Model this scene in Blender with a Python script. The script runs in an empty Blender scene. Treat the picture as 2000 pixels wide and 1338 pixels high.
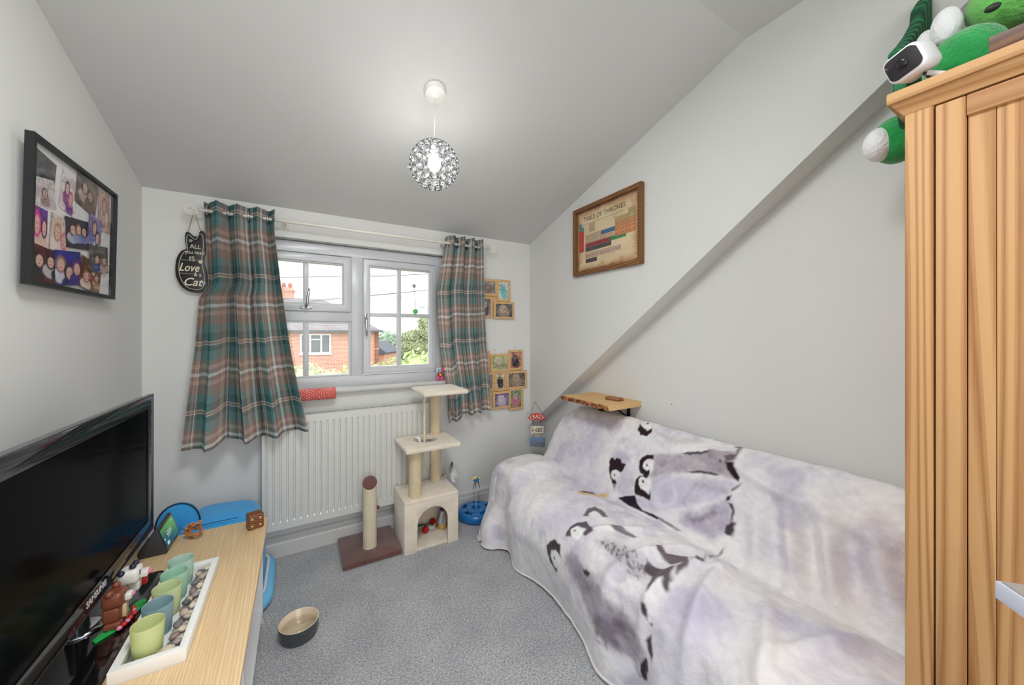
import bpy, bmesh, math, random
import numpy as np
from mathutils import Vector, Matrix

random.seed(7)
RNG = np.random.default_rng(7)
S = bpy.context.scene
COL = S.collection
PI = math.pi

def lin(r, g, b):
    f = lambda c: (c / 12.92 if c <= .04045 else ((c + .055) / 1.055) ** 2.4)
    return (f(r / 255), f(g / 255), f(b / 255))

# ------------------------------------------------------------------ camera
# room axes: X along the window wall (left wall X=0), Y=0 is the window wall (camera at negative Y), Z up, metres
cam_data = bpy.data.cameras.new('camera')
cam = bpy.data.objects.new('camera', cam_data)
COL.objects.link(cam)
cam.location = (0.659, -2.417, 1.25)
cam.rotation_euler = (PI / 2, 0, math.radians(-30.47))
cam_data.sensor_width = 36
cam_data.lens = 704.98 / 2000 * 36
cam_data.shift_y = -0.00835
cam_data.clip_start = .02
S.camera = cam

# ------------------------------------------------------------------ world: bright broken overcast
world = bpy.data.worlds.new('world')
S.world = world
world.use_nodes = True
wn = world.node_tree.nodes
wl = world.node_tree.links
wn.clear()
w_out = wn.new('ShaderNodeOutputWorld')
w_bg = wn.new('ShaderNodeBackground')
w_tc = wn.new('ShaderNodeTexCoord')
w_map = wn.new('ShaderNodeMapping')
w_map.inputs['Scale'].default_value = (1.6, 1.6, 5.0)
w_no = wn.new('ShaderNodeTexNoise')
w_no.inputs['Scale'].default_value = 3.2
w_no.inputs['Detail'].default_value = 6
w_rp = wn.new('ShaderNodeValToRGB')
w_rp.color_ramp.elements[0].position = .34
w_rp.color_ramp.elements[0].color = (.262, .275, .29, 1)
w_rp.color_ramp.elements[1].position = .56
w_rp.color_ramp.elements[1].color = (1, 1, 1, 1)
wl.new(w_tc.outputs['Generated'], w_map.inputs['Vector'])
wl.new(w_map.outputs['Vector'], w_no.inputs['Vector'])
wl.new(w_no.outputs['Fac'], w_rp.inputs['Fac'])
wl.new(w_rp.outputs['Color'], w_bg.inputs['Color'])
w_bg.inputs['Strength'].default_value = 3.6
wl.new(w_bg.outputs['Background'], w_out.inputs['Surface'])

# ------------------------------------------------------------------ lights and exposure
def area_light(name, loc, rot, sx, sy, power, color):
    d = bpy.data.lights.new(name, 'AREA')
    d.shape = 'RECTANGLE'
    d.size = sx
    d.size_y = sy
    d.energy = power
    d.color = color
    o = bpy.data.objects.new(name, d)
    o.location = loc
    o.rotation_euler = rot
    COL.objects.link(o)
    return o
# added fill light from behind the camera, placed in the unseen doorway
area_light('rear_fill_light', (.80, -3.62, 1.15), (PI / 2, 0, 0), 1.3, 2.1, 7, (.95, .98, 1.0))
# added overhead fill light, out of view, to even out the room's brightness
area_light('overhead_fill_light', (.78, -1.93, 2.40), (0, 0, 0), .5, .5, 27, (.96, .985, 1.0))
PENDANT_POWER = 7

S.view_settings.view_transform = 'Standard'
S.view_settings.look = 'None'
S.view_settings.gamma = 1
S.view_settings.use_curve_mapping = False
S.view_settings.exposure = -0.08
S.cycles.max_bounces = 10
S.cycles.diffuse_bounces = 6
S.cycles.transparent_max_bounces = 24

# ------------------------------------------------------------------ materials
def new_mat(name):
    m = bpy.data.materials.new(name)
    m.use_nodes = True
    nt = m.node_tree
    b = nt.nodes['Principled BSDF']
    return m, nt, b

def mat(name, rgb, rough=.5, metal=0., var=.08, vscale=6., bump=0., bscale=60., sheen=0., coat=0., spec=.5, emis=0., alpha=None):
    """plain procedural material: base colour broken up by noise, optional bump"""
    m, nt, b = new_mat(name)
    c = lin(*rgb)
    tc = nt.nodes.new('ShaderNodeTexCoord')
    no = nt.nodes.new('ShaderNodeTexNoise')
    no.inputs['Scale'].default_value = vscale
    no.inputs['Detail'].default_value = 4
    nt.links.new(tc.outputs['Object'], no.inputs['Vector'])
    rp = nt.nodes.new('ShaderNodeValToRGB')
    rp.color_ramp.elements[0].position = .3
    rp.color_ramp.elements[1].position = .7
    rp.color_ramp.elements[0].color = tuple(max(0, x * (1 - var)) for x in c) + (1,)
    rp.color_ramp.elements[1].color = tuple(min(1, x * (1 + var)) for x in c) + (1,)
    nt.links.new(no.outputs['Fac'], rp.inputs['Fac'])
    nt.links.new(rp.outputs['Color'], b.inputs['Base Color'])
    b.inputs['Roughness'].default_value = rough
    b.inputs['Metallic'].default_value = metal
    b.inputs['Specular IOR Level'].default_value = spec
    if sheen:
        b.inputs['Sheen Weight'].default_value = sheen
        b.inputs['Sheen Roughness'].default_value = .5
    if coat:
        b.inputs['Coat Weight'].default_value = coat
        b.inputs['Coat Roughness'].default_value = .08
    if emis:
        nt.links.new(rp.outputs['Color'], b.inputs['Emission Color'])
        b.inputs['Emission Strength'].default_value = emis
    if bump:
        n2 = nt.nodes.new('ShaderNodeTexNoise')
        n2.inputs['Scale'].default_value = bscale
        n2.inputs['Detail'].default_value = 3
        nt.links.new(tc.outputs['Object'], n2.inputs['Vector'])
        bp = nt.nodes.new('ShaderNodeBump')
        bp.inputs['Strength'].default_value = bump
        bp.inputs['Distance'].default_value = .004
        nt.links.new(n2.outputs['Fac'], bp.inputs['Height'])
        nt.links.new(bp.outputs['Normal'], b.inputs['Normal'])
    return m

def mat_carpet():
    m, nt, b = new_mat('carpet')
    tc = nt.nodes.new('ShaderNodeTexCoord')
    n1 = nt.nodes.new('ShaderNodeTexNoise')
    n1.inputs['Scale'].default_value = 150
    n1.inputs['Detail'].default_value = 3
    n1.inputs['Roughness'].default_value = .8
    n2 = nt.nodes.new('ShaderNodeTexNoise')
    n2.inputs['Scale'].default_value = 100
    n2.inputs['Detail'].default_value = 2
    n3 = nt.nodes.new('ShaderNodeTexNoise')
    n3.inputs['Scale'].default_value = 5
    for n in (n1, n2, n3):
        nt.links.new(tc.outputs['Object'], n.inputs['Vector'])
    r1 = nt.nodes.new('ShaderNodeValToRGB')
    e = r1.color_ramp.elements
    e[0].position = .36
    e[0].color = lin(88, 90, 94) + (1,)
    e[1].position = .66
    e[1].color = lin(238, 238, 236) + (1,)
    x = e.new(.5)
    x.color = lin(170, 172, 174) + (1,)
    r2 = nt.nodes.new('ShaderNodeValToRGB')
    e = r2.color_ramp.elements
    e[0].position = .38
    e[0].color = lin(150, 160, 178) + (1,)
    e[1].position = .62
    e[1].color = lin(200, 194, 182) + (1,)
    nt.links.new(n1.outputs['Fac'], r1.inputs['Fac'])
    nt.links.new(n2.outputs['Color'], r2.inputs['Fac'])
    mx = nt.nodes.new('ShaderNodeMix')
    mx.data_type = 'RGBA'
    mx.inputs['Factor'].default_value = .38
    nt.links.new(r1.outputs['Color'], mx.inputs['A'])
    nt.links.new(r2.outputs['Color'], mx.inputs['B'])
    r3 = nt.nodes.new('ShaderNodeValToRGB')
    r3.color_ramp.elements[0].position = .3
    r3.color_ramp.elements[0].color = (.82, .82, .84, 1)
    r3.color_ramp.elements[1].position = .7
    r3.color_ramp.elements[1].color = (1, 1, 1, 1)
    nt.links.new(n3.outputs['Fac'], r3.inputs['Fac'])
    mu = nt.nodes.new('ShaderNodeMix')
    mu.data_type = 'RGBA'
    mu.blend_type = 'MULTIPLY'
    mu.inputs['Factor'].default_value = 1
    nt.links.new(mx.outputs['Result'], mu.inputs['A'])
    nt.links.new(r3.outputs['Color'], mu.inputs['B'])
    nt.links.new(mu.outputs['Result'], b.inputs['Base Color'])
    b.inputs['Roughness'].default_value = 1
    b.inputs['Specular IOR Level'].default_value = .1
    b.inputs['Sheen Weight'].default_value = .25
    bp = nt.nodes.new('ShaderNodeBump')
    bp.inputs['Strength'].default_value = .7
    bp.inputs['Distance'].default_value = .006
    nt.links.new(n1.outputs['Fac'], bp.inputs['Height'])
    nt.links.new(bp.outputs['Normal'], b.inputs['Normal'])
    return m

def mat_wood(name, light, dark, scale=22, stretch=.06, axis=2, rough=.45, knots=False, dist=5., coat=0., contrast=(.25, .85), per_object=True, profile='SIN', detail=2.5, fine=.35):
    """long-grained wood, grain along the given object axis; each object gets its own shift of the grain"""
    m, nt, b = new_mat(name)
    tc = nt.nodes.new('ShaderNodeTexCoord')
    oi = nt.nodes.new('ShaderNodeObjectInfo')
    add = nt.nodes.new('ShaderNodeVectorMath')
    add.operation = 'ADD'
    mul = nt.nodes.new('ShaderNodeMath')
    mul.operation = 'MULTIPLY'
    mul.inputs[1].default_value = 13.7 if per_object else 0
    nt.links.new(oi.outputs['Random'], mul.inputs[0])
    cb = nt.nodes.new('ShaderNodeCombineXYZ')
    for i in range(3):
        nt.links.new(mul.outputs[0], cb.inputs[i])
    nt.links.new(tc.outputs['Object'], add.inputs[0])
    nt.links.new(cb.outputs[0], add.inputs[1])
    mp = nt.nodes.new('ShaderNodeMapping')
    sc = [1., 1., 1.]
    sc[axis] = stretch
    mp.inputs['Scale'].default_value = sc
    nt.links.new(add.outputs[0], mp.inputs['Vector'])
    wv = nt.nodes.new('ShaderNodeTexWave')
    wv.wave_type = 'BANDS'
    wv.wave_profile = profile
    wv.bands_direction = 'DIAGONAL'
    wv.inputs['Scale'].default_value = scale
    wv.inputs['Distortion'].default_value = dist
    wv.inputs['Detail'].default_value = detail
    wv.inputs['Detail Scale'].default_value = .8
    nt.links.new(mp.outputs['Vector'], wv.inputs['Vector'])
    fn = nt.nodes.new('ShaderNodeTexNoise')
    fn.inputs['Scale'].default_value = scale * 9
    fn.inputs['Detail'].default_value = 3
    mp2 = nt.nodes.new('ShaderNodeMapping')
    s2 = [1., 1., 1.]
    s2[axis] = .02
    mp2.inputs['Scale'].default_value = s2
    nt.links.new(add.outputs[0], mp2.inputs['Vector'])
    nt.links.new(mp2.outputs['Vector'], fn.inputs['Vector'])
    ma = nt.nodes.new('ShaderNodeMath')
    ma.operation = 'MULTIPLY_ADD'
    ma.inputs[1].default_value = fine
    nt.links.new(fn.outputs['Fac'], ma.inputs[0])
    if profile == 'SAW':
        # growth rings of a plain-sawn board: contour lines of a slow noise stretched along the grain
        rn = nt.nodes.new('ShaderNodeTexNoise')
        rn.inputs['Scale'].default_value = scale * .42
        rn.inputs['Detail'].default_value = .6
        nt.links.new(mp.outputs['Vector'], rn.inputs['Vector'])
        rm = nt.nodes.new('ShaderNodeMath')
        rm.operation = 'MULTIPLY'
        rm.inputs[1].default_value = dist * 1.5
        nt.links.new(rn.outputs['Fac'], rm.inputs[0])
        rf_ = nt.nodes.new('ShaderNodeMath')
        rf_.operation = 'FRACT'
        nt.links.new(rm.outputs[0], rf_.inputs[0])
        nt.links.new(rf_.outputs[0], ma.inputs[2])
    else:
        nt.links.new(wv.outputs['Fac'], ma.inputs[2])
    rp = nt.nodes.new('ShaderNodeValToRGB')
    e = rp.color_ramp.elements
    e[0].position = contrast[0]
    e[0].color = lin(*light) + (1,)
    e[1].position = contrast[1] + (.25 if profile == 'SIN' else -.07)
    e[1].color = lin(*dark) + (1,)
    if profile == 'SAW':
        e.new(contrast[1] + .05).color = tuple((p + q) / 2 for p, q in zip(lin(*light), lin(*dark))) + (1,)
    nt.links.new(ma.outputs[0], rp.inputs['Fac'])
    colour = rp.outputs['Color']
    if knots:
        vo = nt.nodes.new('ShaderNodeTexVoronoi')
        vo.inputs['Scale'].default_value = 5.0
        mp3 = nt.nodes.new('ShaderNodeMapping')
        s3 = [1., 1., 1.]
        s3[axis] = .45
        mp3.inputs['Scale'].default_value = s3
        nt.links.new(add.outputs[0], mp3.inputs['Vector'])
        nt.links.new(mp3.outputs['Vector'], vo.inputs['Vector'])
        kr = nt.nodes.new('ShaderNodeValToRGB')
        k = kr.color_ramp.elements
        k[0].position = .045
        k[0].color = (1, 1, 1, 1)
        k[1].position = .10
        k[1].color = (0, 0, 0, 1)
        nt.links.new(vo.outputs['Distance'], kr.inputs['Fac'])
        mk = nt.nodes.new('ShaderNodeMix')
        mk.data_type = 'RGBA'
        nt.links.new(kr.outputs['Color'], mk.inputs['Factor'])
        nt.links.new(colour, mk.inputs['A'])
        mk.inputs['B'].default_value = lin(104, 58, 30) + (1,)
        colour = mk.outputs['Result']
    nt.links.new(colour, b.inputs['Base Color'])
    b.inputs['Roughness'].default_value = rough
    if coat:
        b.inputs['Coat Weight'].default_value = coat
    bp = nt.nodes.new('ShaderNodeBump')
    bp.inputs['Strength'].default_value = .12
    bp.inputs['Distance'].default_value = .002
    nt.links.new(ma.outputs[0], bp.inputs['Height'])
    nt.links.new(bp.outputs['Normal'], b.inputs['Normal'])
    return m

def mat_pane(name, tint=(1, 1, 1), gloss=.06, rough=.0):
    """thin clear pane: mostly straight-through with a mirror share"""
    m = bpy.data.materials.new(name)
    m.use_nodes = True
    nt = m.node_tree
    nt.nodes.clear()
    o = nt.nodes.new('ShaderNodeOutputMaterial')
    t = nt.nodes.new('ShaderNodeBsdfTransparent')
    t.inputs['Color'].default_value = tuple(tint) + (1,)
    g = nt.nodes.new('ShaderNodeBsdfGlossy')
    g.inputs['Roughness'].default_value = rough
    lw = nt.nodes.new('ShaderNodeLayerWeight')
    pw = nt.nodes.new('ShaderNodeMath')
    pw.operation = 'POWER'
    pw.inputs[1].default_value = 5
    nt.links.new(lw.outputs['Facing'], pw.inputs[0])
    mul = nt.nodes.new('ShaderNodeMath')
    mul.operation = 'MULTIPLY_ADD'
    mul.inputs[1].default_value = .5
    mul.inputs[2].default_value = gloss * .5
    mul.use_clamp = True
    nt.links.new(pw.outputs[0], mul.inputs[0])
    x = nt.nodes.new('ShaderNodeMixShader')
    nt.links.new(mul.outputs[0], x.inputs[0])
    nt.links.new(t.outputs[0], x.inputs[1])
    nt.links.new(g.outputs[0], x.inputs[2])
    nt.links.new(x.outputs[0], o.inputs['Surface'])
    return m

def mat_frost(name, rgb, trans=.45):
    """frosted coloured glass: diffuse, translucent and straight-through shares"""
    m = bpy.data.materials.new(name)
    m.use_nodes = True
    nt = m.node_tree
    nt.nodes.clear()
    o = nt.nodes.new('ShaderNodeOutputMaterial')
    c = lin(*rgb) + (1,)
    d = nt.nodes.new('ShaderNodeBsdfPrincipled')
    d.inputs['Base Color'].default_value = c
    d.inputs['Roughness'].default_value = .35
    tl = nt.nodes.new('ShaderNodeBsdfTranslucent')
    tl.inputs['Color'].default_value = c
    tp = nt.nodes.new('ShaderNodeBsdfTransparent')
    tp.inputs['Color'].default_value = c
    no = nt.nodes.new('ShaderNodeTexNoise')
    no.inputs['Scale'].default_value = 40
    a = nt.nodes.new('ShaderNodeMixShader')
    a.inputs[0].default_value = trans
    nt.links.new(d.outputs[0], a.inputs[1])
    nt.links.new(tl.outputs[0], a.inputs[2])
    b = nt.nodes.new('ShaderNodeMixShader')
    mr = nt.nodes.new('ShaderNodeMapRange')
    mr.inputs['To Min'].default_value = .12
    mr.inputs['To Max'].default_value = .24
    nt.links.new(no.outputs['Fac'], mr.inputs['Value'])
    nt.links.new(mr.outputs[0], b.inputs[0])
    nt.links.new(a.outputs[0], b.inputs[1])
    nt.links.new(tp.outputs[0], b.inputs[2])
    nt.links.new(b.outputs[0], o.inputs['Surface'])
    return m

def mat_print(name, rough=.6, sheen=0., bump=0., bscale=200, coat=0.):
    """colour comes from the printed pattern stored on the surface (attribute 'Print')"""
    m, nt, b = new_mat(name)
    at = nt.nodes.new('ShaderNodeAttribute')
    at.attribute_name = 'Print'
    nt.links.new(at.outputs['Color'], b.inputs['Base Color'])
    b.inputs['Roughness'].default_value = rough
    if sheen:
        b.inputs['Sheen Weight'].default_value = sheen
        b.inputs['Sheen Roughness'].default_value = .4
        b.inputs['Specular IOR Level'].default_value = .2
    if coat:
        b.inputs['Coat Weight'].default_value = coat
        b.inputs['Coat Roughness'].default_value = .1
    if bump:
        tc = nt.nodes.new('ShaderNodeTexCoord')
        n2 = nt.nodes.new('ShaderNodeTexNoise')
        n2.inputs['Scale'].default_value = bscale
        n2.inputs['Detail'].default_value = 3
        nt.links.new(tc.outputs['Object'], n2.inputs['Vector'])
        bp = nt.nodes.new('ShaderNodeBump')
        bp.inputs['Strength'].default_value = bump
        bp.inputs['Distance'].default_value = .004
        nt.links.new(n2.outputs['Fac'], bp.inputs['Height'])
        nt.links.new(bp.outputs['Normal'], b.inputs['Normal'])
    return m

def mat_tartan():
    m, nt, b = new_mat('tartan_cloth')
    uv = nt.nodes.new('ShaderNodeUVMap')
    uv.uv_map = 'UVMap'
    sp = nt.nodes.new('ShaderNodeSeparateXYZ')
    nt.links.new(uv.outputs[0], sp.inputs[0])
    teal, dteal = lin(104, 146, 146), lin(66, 112, 114)
    taupe, pink = lin(156, 136, 126), lin(200, 172, 158)
    white, rose = lin(226, 236, 234), lin(232, 214, 206)
    stops = [(0, taupe), (.07, pink), (.13, taupe), (.19, white), (.235, taupe), (.30, pink), (.36, taupe), (.42, teal), (.56, dteal),
             (.64, rose), (.655, taupe), (.685, rose), (.70, dteal), (.82, teal), (.93, taupe)]
    outs = []
    for i in range(2):
        mu = nt.nodes.new('ShaderNodeMath')
        mu.operation = 'MULTIPLY'
        mu.inputs[1].default_value = 1 / .335 if i else 1 / .30
        fr = nt.nodes.new('ShaderNodeMath')
        fr.operation = 'FRACT'
        nt.links.new(sp.outputs[i], mu.inputs[0])
        nt.links.new(mu.outputs[0], fr.inputs[0])
        rp = nt.nodes.new('ShaderNodeValToRGB')
        rp.color_ramp.interpolation = 'CONSTANT'
        el = rp.color_ramp.elements
        el[0].position = 0
        el[0].color = stops[0][1] + (1,)
        el[1].position = stops[1][0]
        el[1].color = stops[1][1] + (1,)
        for p, c in stops[2:]:
            el.new(p).color = c + (1,)
        nt.links.new(fr.outputs[0], rp.inputs['Fac'])
        outs.append(rp.outputs['Color'])
    mx = nt.nodes.new('ShaderNodeMix')
    mx.data_type = 'RGBA'
    mx.inputs['Factor'].default_value = .5
    nt.links.new(outs[0], mx.inputs['A'])
    nt.links.new(outs[1], mx.inputs['B'])
    no = nt.nodes.new('ShaderNodeTexNoise')
    no.inputs['Scale'].default_value = 260
    nt.links.new(uv.outputs[0], no.inputs['Vector'])
    rr = nt.nodes.new('ShaderNodeMapRange')
    rr.inputs['To Min'].default_value = .78
    rr.inputs['To Max'].default_value = 1.12
    nt.links.new(no.outputs['Fac'], rr.inputs['Value'])
    mm = nt.nodes.new('ShaderNodeMix')
    mm.data_type = 'RGBA'
    mm.blend_type = 'MULTIPLY'
    mm.inputs['Factor'].default_value = 1
    nt.links.new(mx.outputs['Result'], mm.inputs['A'])
    nt.links.new(rr.outputs[0], mm.inputs['B'])
    nt.links.new(mm.outputs['Result'], b.inputs['Base Color'])
    b.inputs['Roughness'].default_value = .95
    b.inputs['Specular IOR Level'].default_value = .1
    bp = nt.nodes.new('ShaderNodeBump')
    bp.inputs['Strength'].default_value = .3
    bp.inputs['Distance'].default_value = .001
    nt.links.new(no.outputs['Fac'], bp.inputs['Height'])
    nt.links.new(bp.outputs['Normal'], b.inputs['Normal'])
    # daylight passes a little through the cloth
    tr = nt.nodes.new('ShaderNodeBsdfTranslucent')
    nt.links.new(mm.outputs['Result'], tr.inputs['Color'])
    ms = nt.nodes.new('ShaderNodeMixShader')
    ms.inputs[0].default_value = .15
    out = nt.nodes['Material Output']
    nt.links.new(b.outputs[0], ms.inputs[1])
    nt.links.new(tr.outputs[0], ms.inputs[2])
    nt.links.new(ms.outputs[0], out.inputs['Surface'])
    return m

def mat_brick(name, bscale, c1, c2, mortar, bw=.225, bh=.075, msize=.012):
    m, nt, b = new_mat(name)
    tc = nt.nodes.new('ShaderNodeTexCoord')
    sp = nt.nodes.new('ShaderNodeSeparateXYZ')
    nt.links.new(tc.outputs['Object'], sp.inputs[0])
    ad = nt.nodes.new('ShaderNodeMath')
    nt.links.new(sp.outputs[0], ad.inputs[0])
    nt.links.new(sp.outputs[1], ad.inputs[1])
    cb = nt.nodes.new('ShaderNodeCombineXYZ')
    nt.links.new(ad.outputs[0], cb.inputs[0])
    nt.links.new(sp.outputs[2], cb.inputs[1])
    br = nt.nodes.new('ShaderNodeTexBrick')
    br.inputs['Color1'].default_value = lin(*c1) + (1,)
    br.inputs['Color2'].default_value = lin(*c2) + (1,)
    br.inputs['Mortar'].default_value = lin(*mortar) + (1,)
    br.inputs['Scale'].default_value = bscale
    br.inputs['Brick Width'].default_value = bw
    br.inputs['Row Height'].default_value = bh
    br.inputs['Mortar Size'].default_value = msize
    nt.links.new(cb.outputs[0], br.inputs['Vector'])
    nt.links.new(br.outputs['Color'], b.inputs['Base Color'])
    b.inputs['Roughness'].default_value = .9
    bp = nt.nodes.new('ShaderNodeBump')
    bp.inputs['Strength'].default_value = .4
    bp.invert = True
    nt.links.new(br.outputs['Fac'], bp.inputs['Height'])
    nt.links.new(bp.outputs['Normal'], b.inputs['Normal'])
    return m

def mat_sisal(name, rgb1, rgb2, pitch):
    """rope wound round a post: bands up the post"""
    m, nt, b = new_mat(name)
    tc = nt.nodes.new('ShaderNodeTexCoord')
    wv = nt.nodes.new('ShaderNodeTexWave')
    wv.bands_direction = 'Z'
    wv.inputs['Scale'].default_value = .314 / pitch
    wv.inputs['Distortion'].default_value = 1.2
    wv.inputs['Detail'].default_value = 3
    wv.inputs['Detail Scale'].default_value = 6
    nt.links.new(tc.outputs['Object'], wv.inputs['Vector'])
    rp = nt.nodes.new('ShaderNodeValToRGB')
    rp.color_ramp.elements[0].color = lin(*rgb1) + (1,)
    rp.color_ramp.elements[1].color = lin(*rgb2) + (1,)
    nt.links.new(wv.outputs['Fac'], rp.inputs['Fac'])
    nt.links.new(rp.outputs['Color'], b.inputs['Base Color'])
    b.inputs['Roughness'].default_value = .95
    bp = nt.nodes.new('ShaderNodeBump')
    bp.inputs['Strength'].default_value = .6
    bp.inputs['Distance'].default_value = .003
    nt.links.new(wv.outputs['Fac'], bp.inputs['Height'])
    nt.links.new(bp.outputs['Normal'], b.inputs['Normal'])
    return m

_mc = {}
def flat(rgb, rough=.55, **k):
    key = (rgb, rough, tuple(sorted(k.items())))
    if key not in _mc:
        _mc[key] = mat('tone_%d_%d_%d' % rgb, rgb, rough, **k)
    return _mc[key]

M_WALL = mat('matt_white_paint', (216, 216, 213), .85, var=.012, vscale=3, bump=.05, bscale=90, spec=.25)
M_CEIL = mat('ceiling_paint', (204, 204, 202), .7, var=.015, vscale=2, bump=.05, bscale=70, spec=.3)
M_TRIM = mat('satin_white_paint', (200, 199, 196), .4, var=.02, vscale=3)
M_UPVC = mat('white_upvc', (198, 200, 203), .25, var=.01, vscale=2)
M_RAD = mat('radiator_enamel', (208, 208, 203), .3, var=.01, vscale=2)
M_CARPET = mat_carpet()
M_PANE = mat_pane('window_glass', (.97, .985, .98), .05)
M_PICGLASS = mat_pane('picture_glass', (.99, .99, .99), .03)
M_CHROME = mat('chrome', (200, 202, 206), .16, 1., var=.03)
M_TARTAN = mat_tartan()
M_PINE = mat_wood('pine', (190, 146, 96), (150, 100, 54), 30, .030, 2, .62, knots=True, dist=6, coat=0, profile='SAW', detail=1.2, fine=.25, contrast=(.55, .95))
M_PINE_H = mat_wood('pine_horizontal', (190, 146, 96), (156, 106, 60), 30, .022, 1, .62, dist=5, coat=0, profile='SAW', detail=1.2, fine=.25, contrast=(.55, .95))
M_OAK = mat_wood('oak_foil', (232, 206, 164), (216, 184, 138), 90, .02, 1, .42, dist=12, detail=3, fine=.7, contrast=(.2, 1.25))
M_WHITE = mat('white_melamine', (224, 226, 228), .35, var=.015)
M_PHOTO = mat_print('photo_paper', .35)
M_CREAM = mat('cream_plush', (226, 214, 196), .95, var=.09, vscale=14, bump=.8, bscale=170, sheen=.5, spec=.1)
M_BROWNPL = mat('brown_plush', (106, 70, 64), .95, var=.28, vscale=9, bump=.8, bscale=200, sheen=.5, spec=.1)
M_SISAL = mat_sisal('sisal_rope', (206, 184, 146), (236, 220, 188), .0065)
M_SISAL2 = mat_sisal('pale_sisal_rope', (212, 198, 168), (238, 228, 204), .006)
M_BLACKGLOSS = mat('black_gloss', (12, 12, 14), .08, var=.02, coat=.6)
M_BLACK = mat('black_paint', (22, 23, 26), .45, var=.05)
M_SCREEN = mat('tv_panel', (7, 7, 8), .12, var=.02, spec=.12)

M_SCREEN.node_tree.nodes['Principled BSDF'].inputs['IOR'].default_value = 1.14

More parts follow.
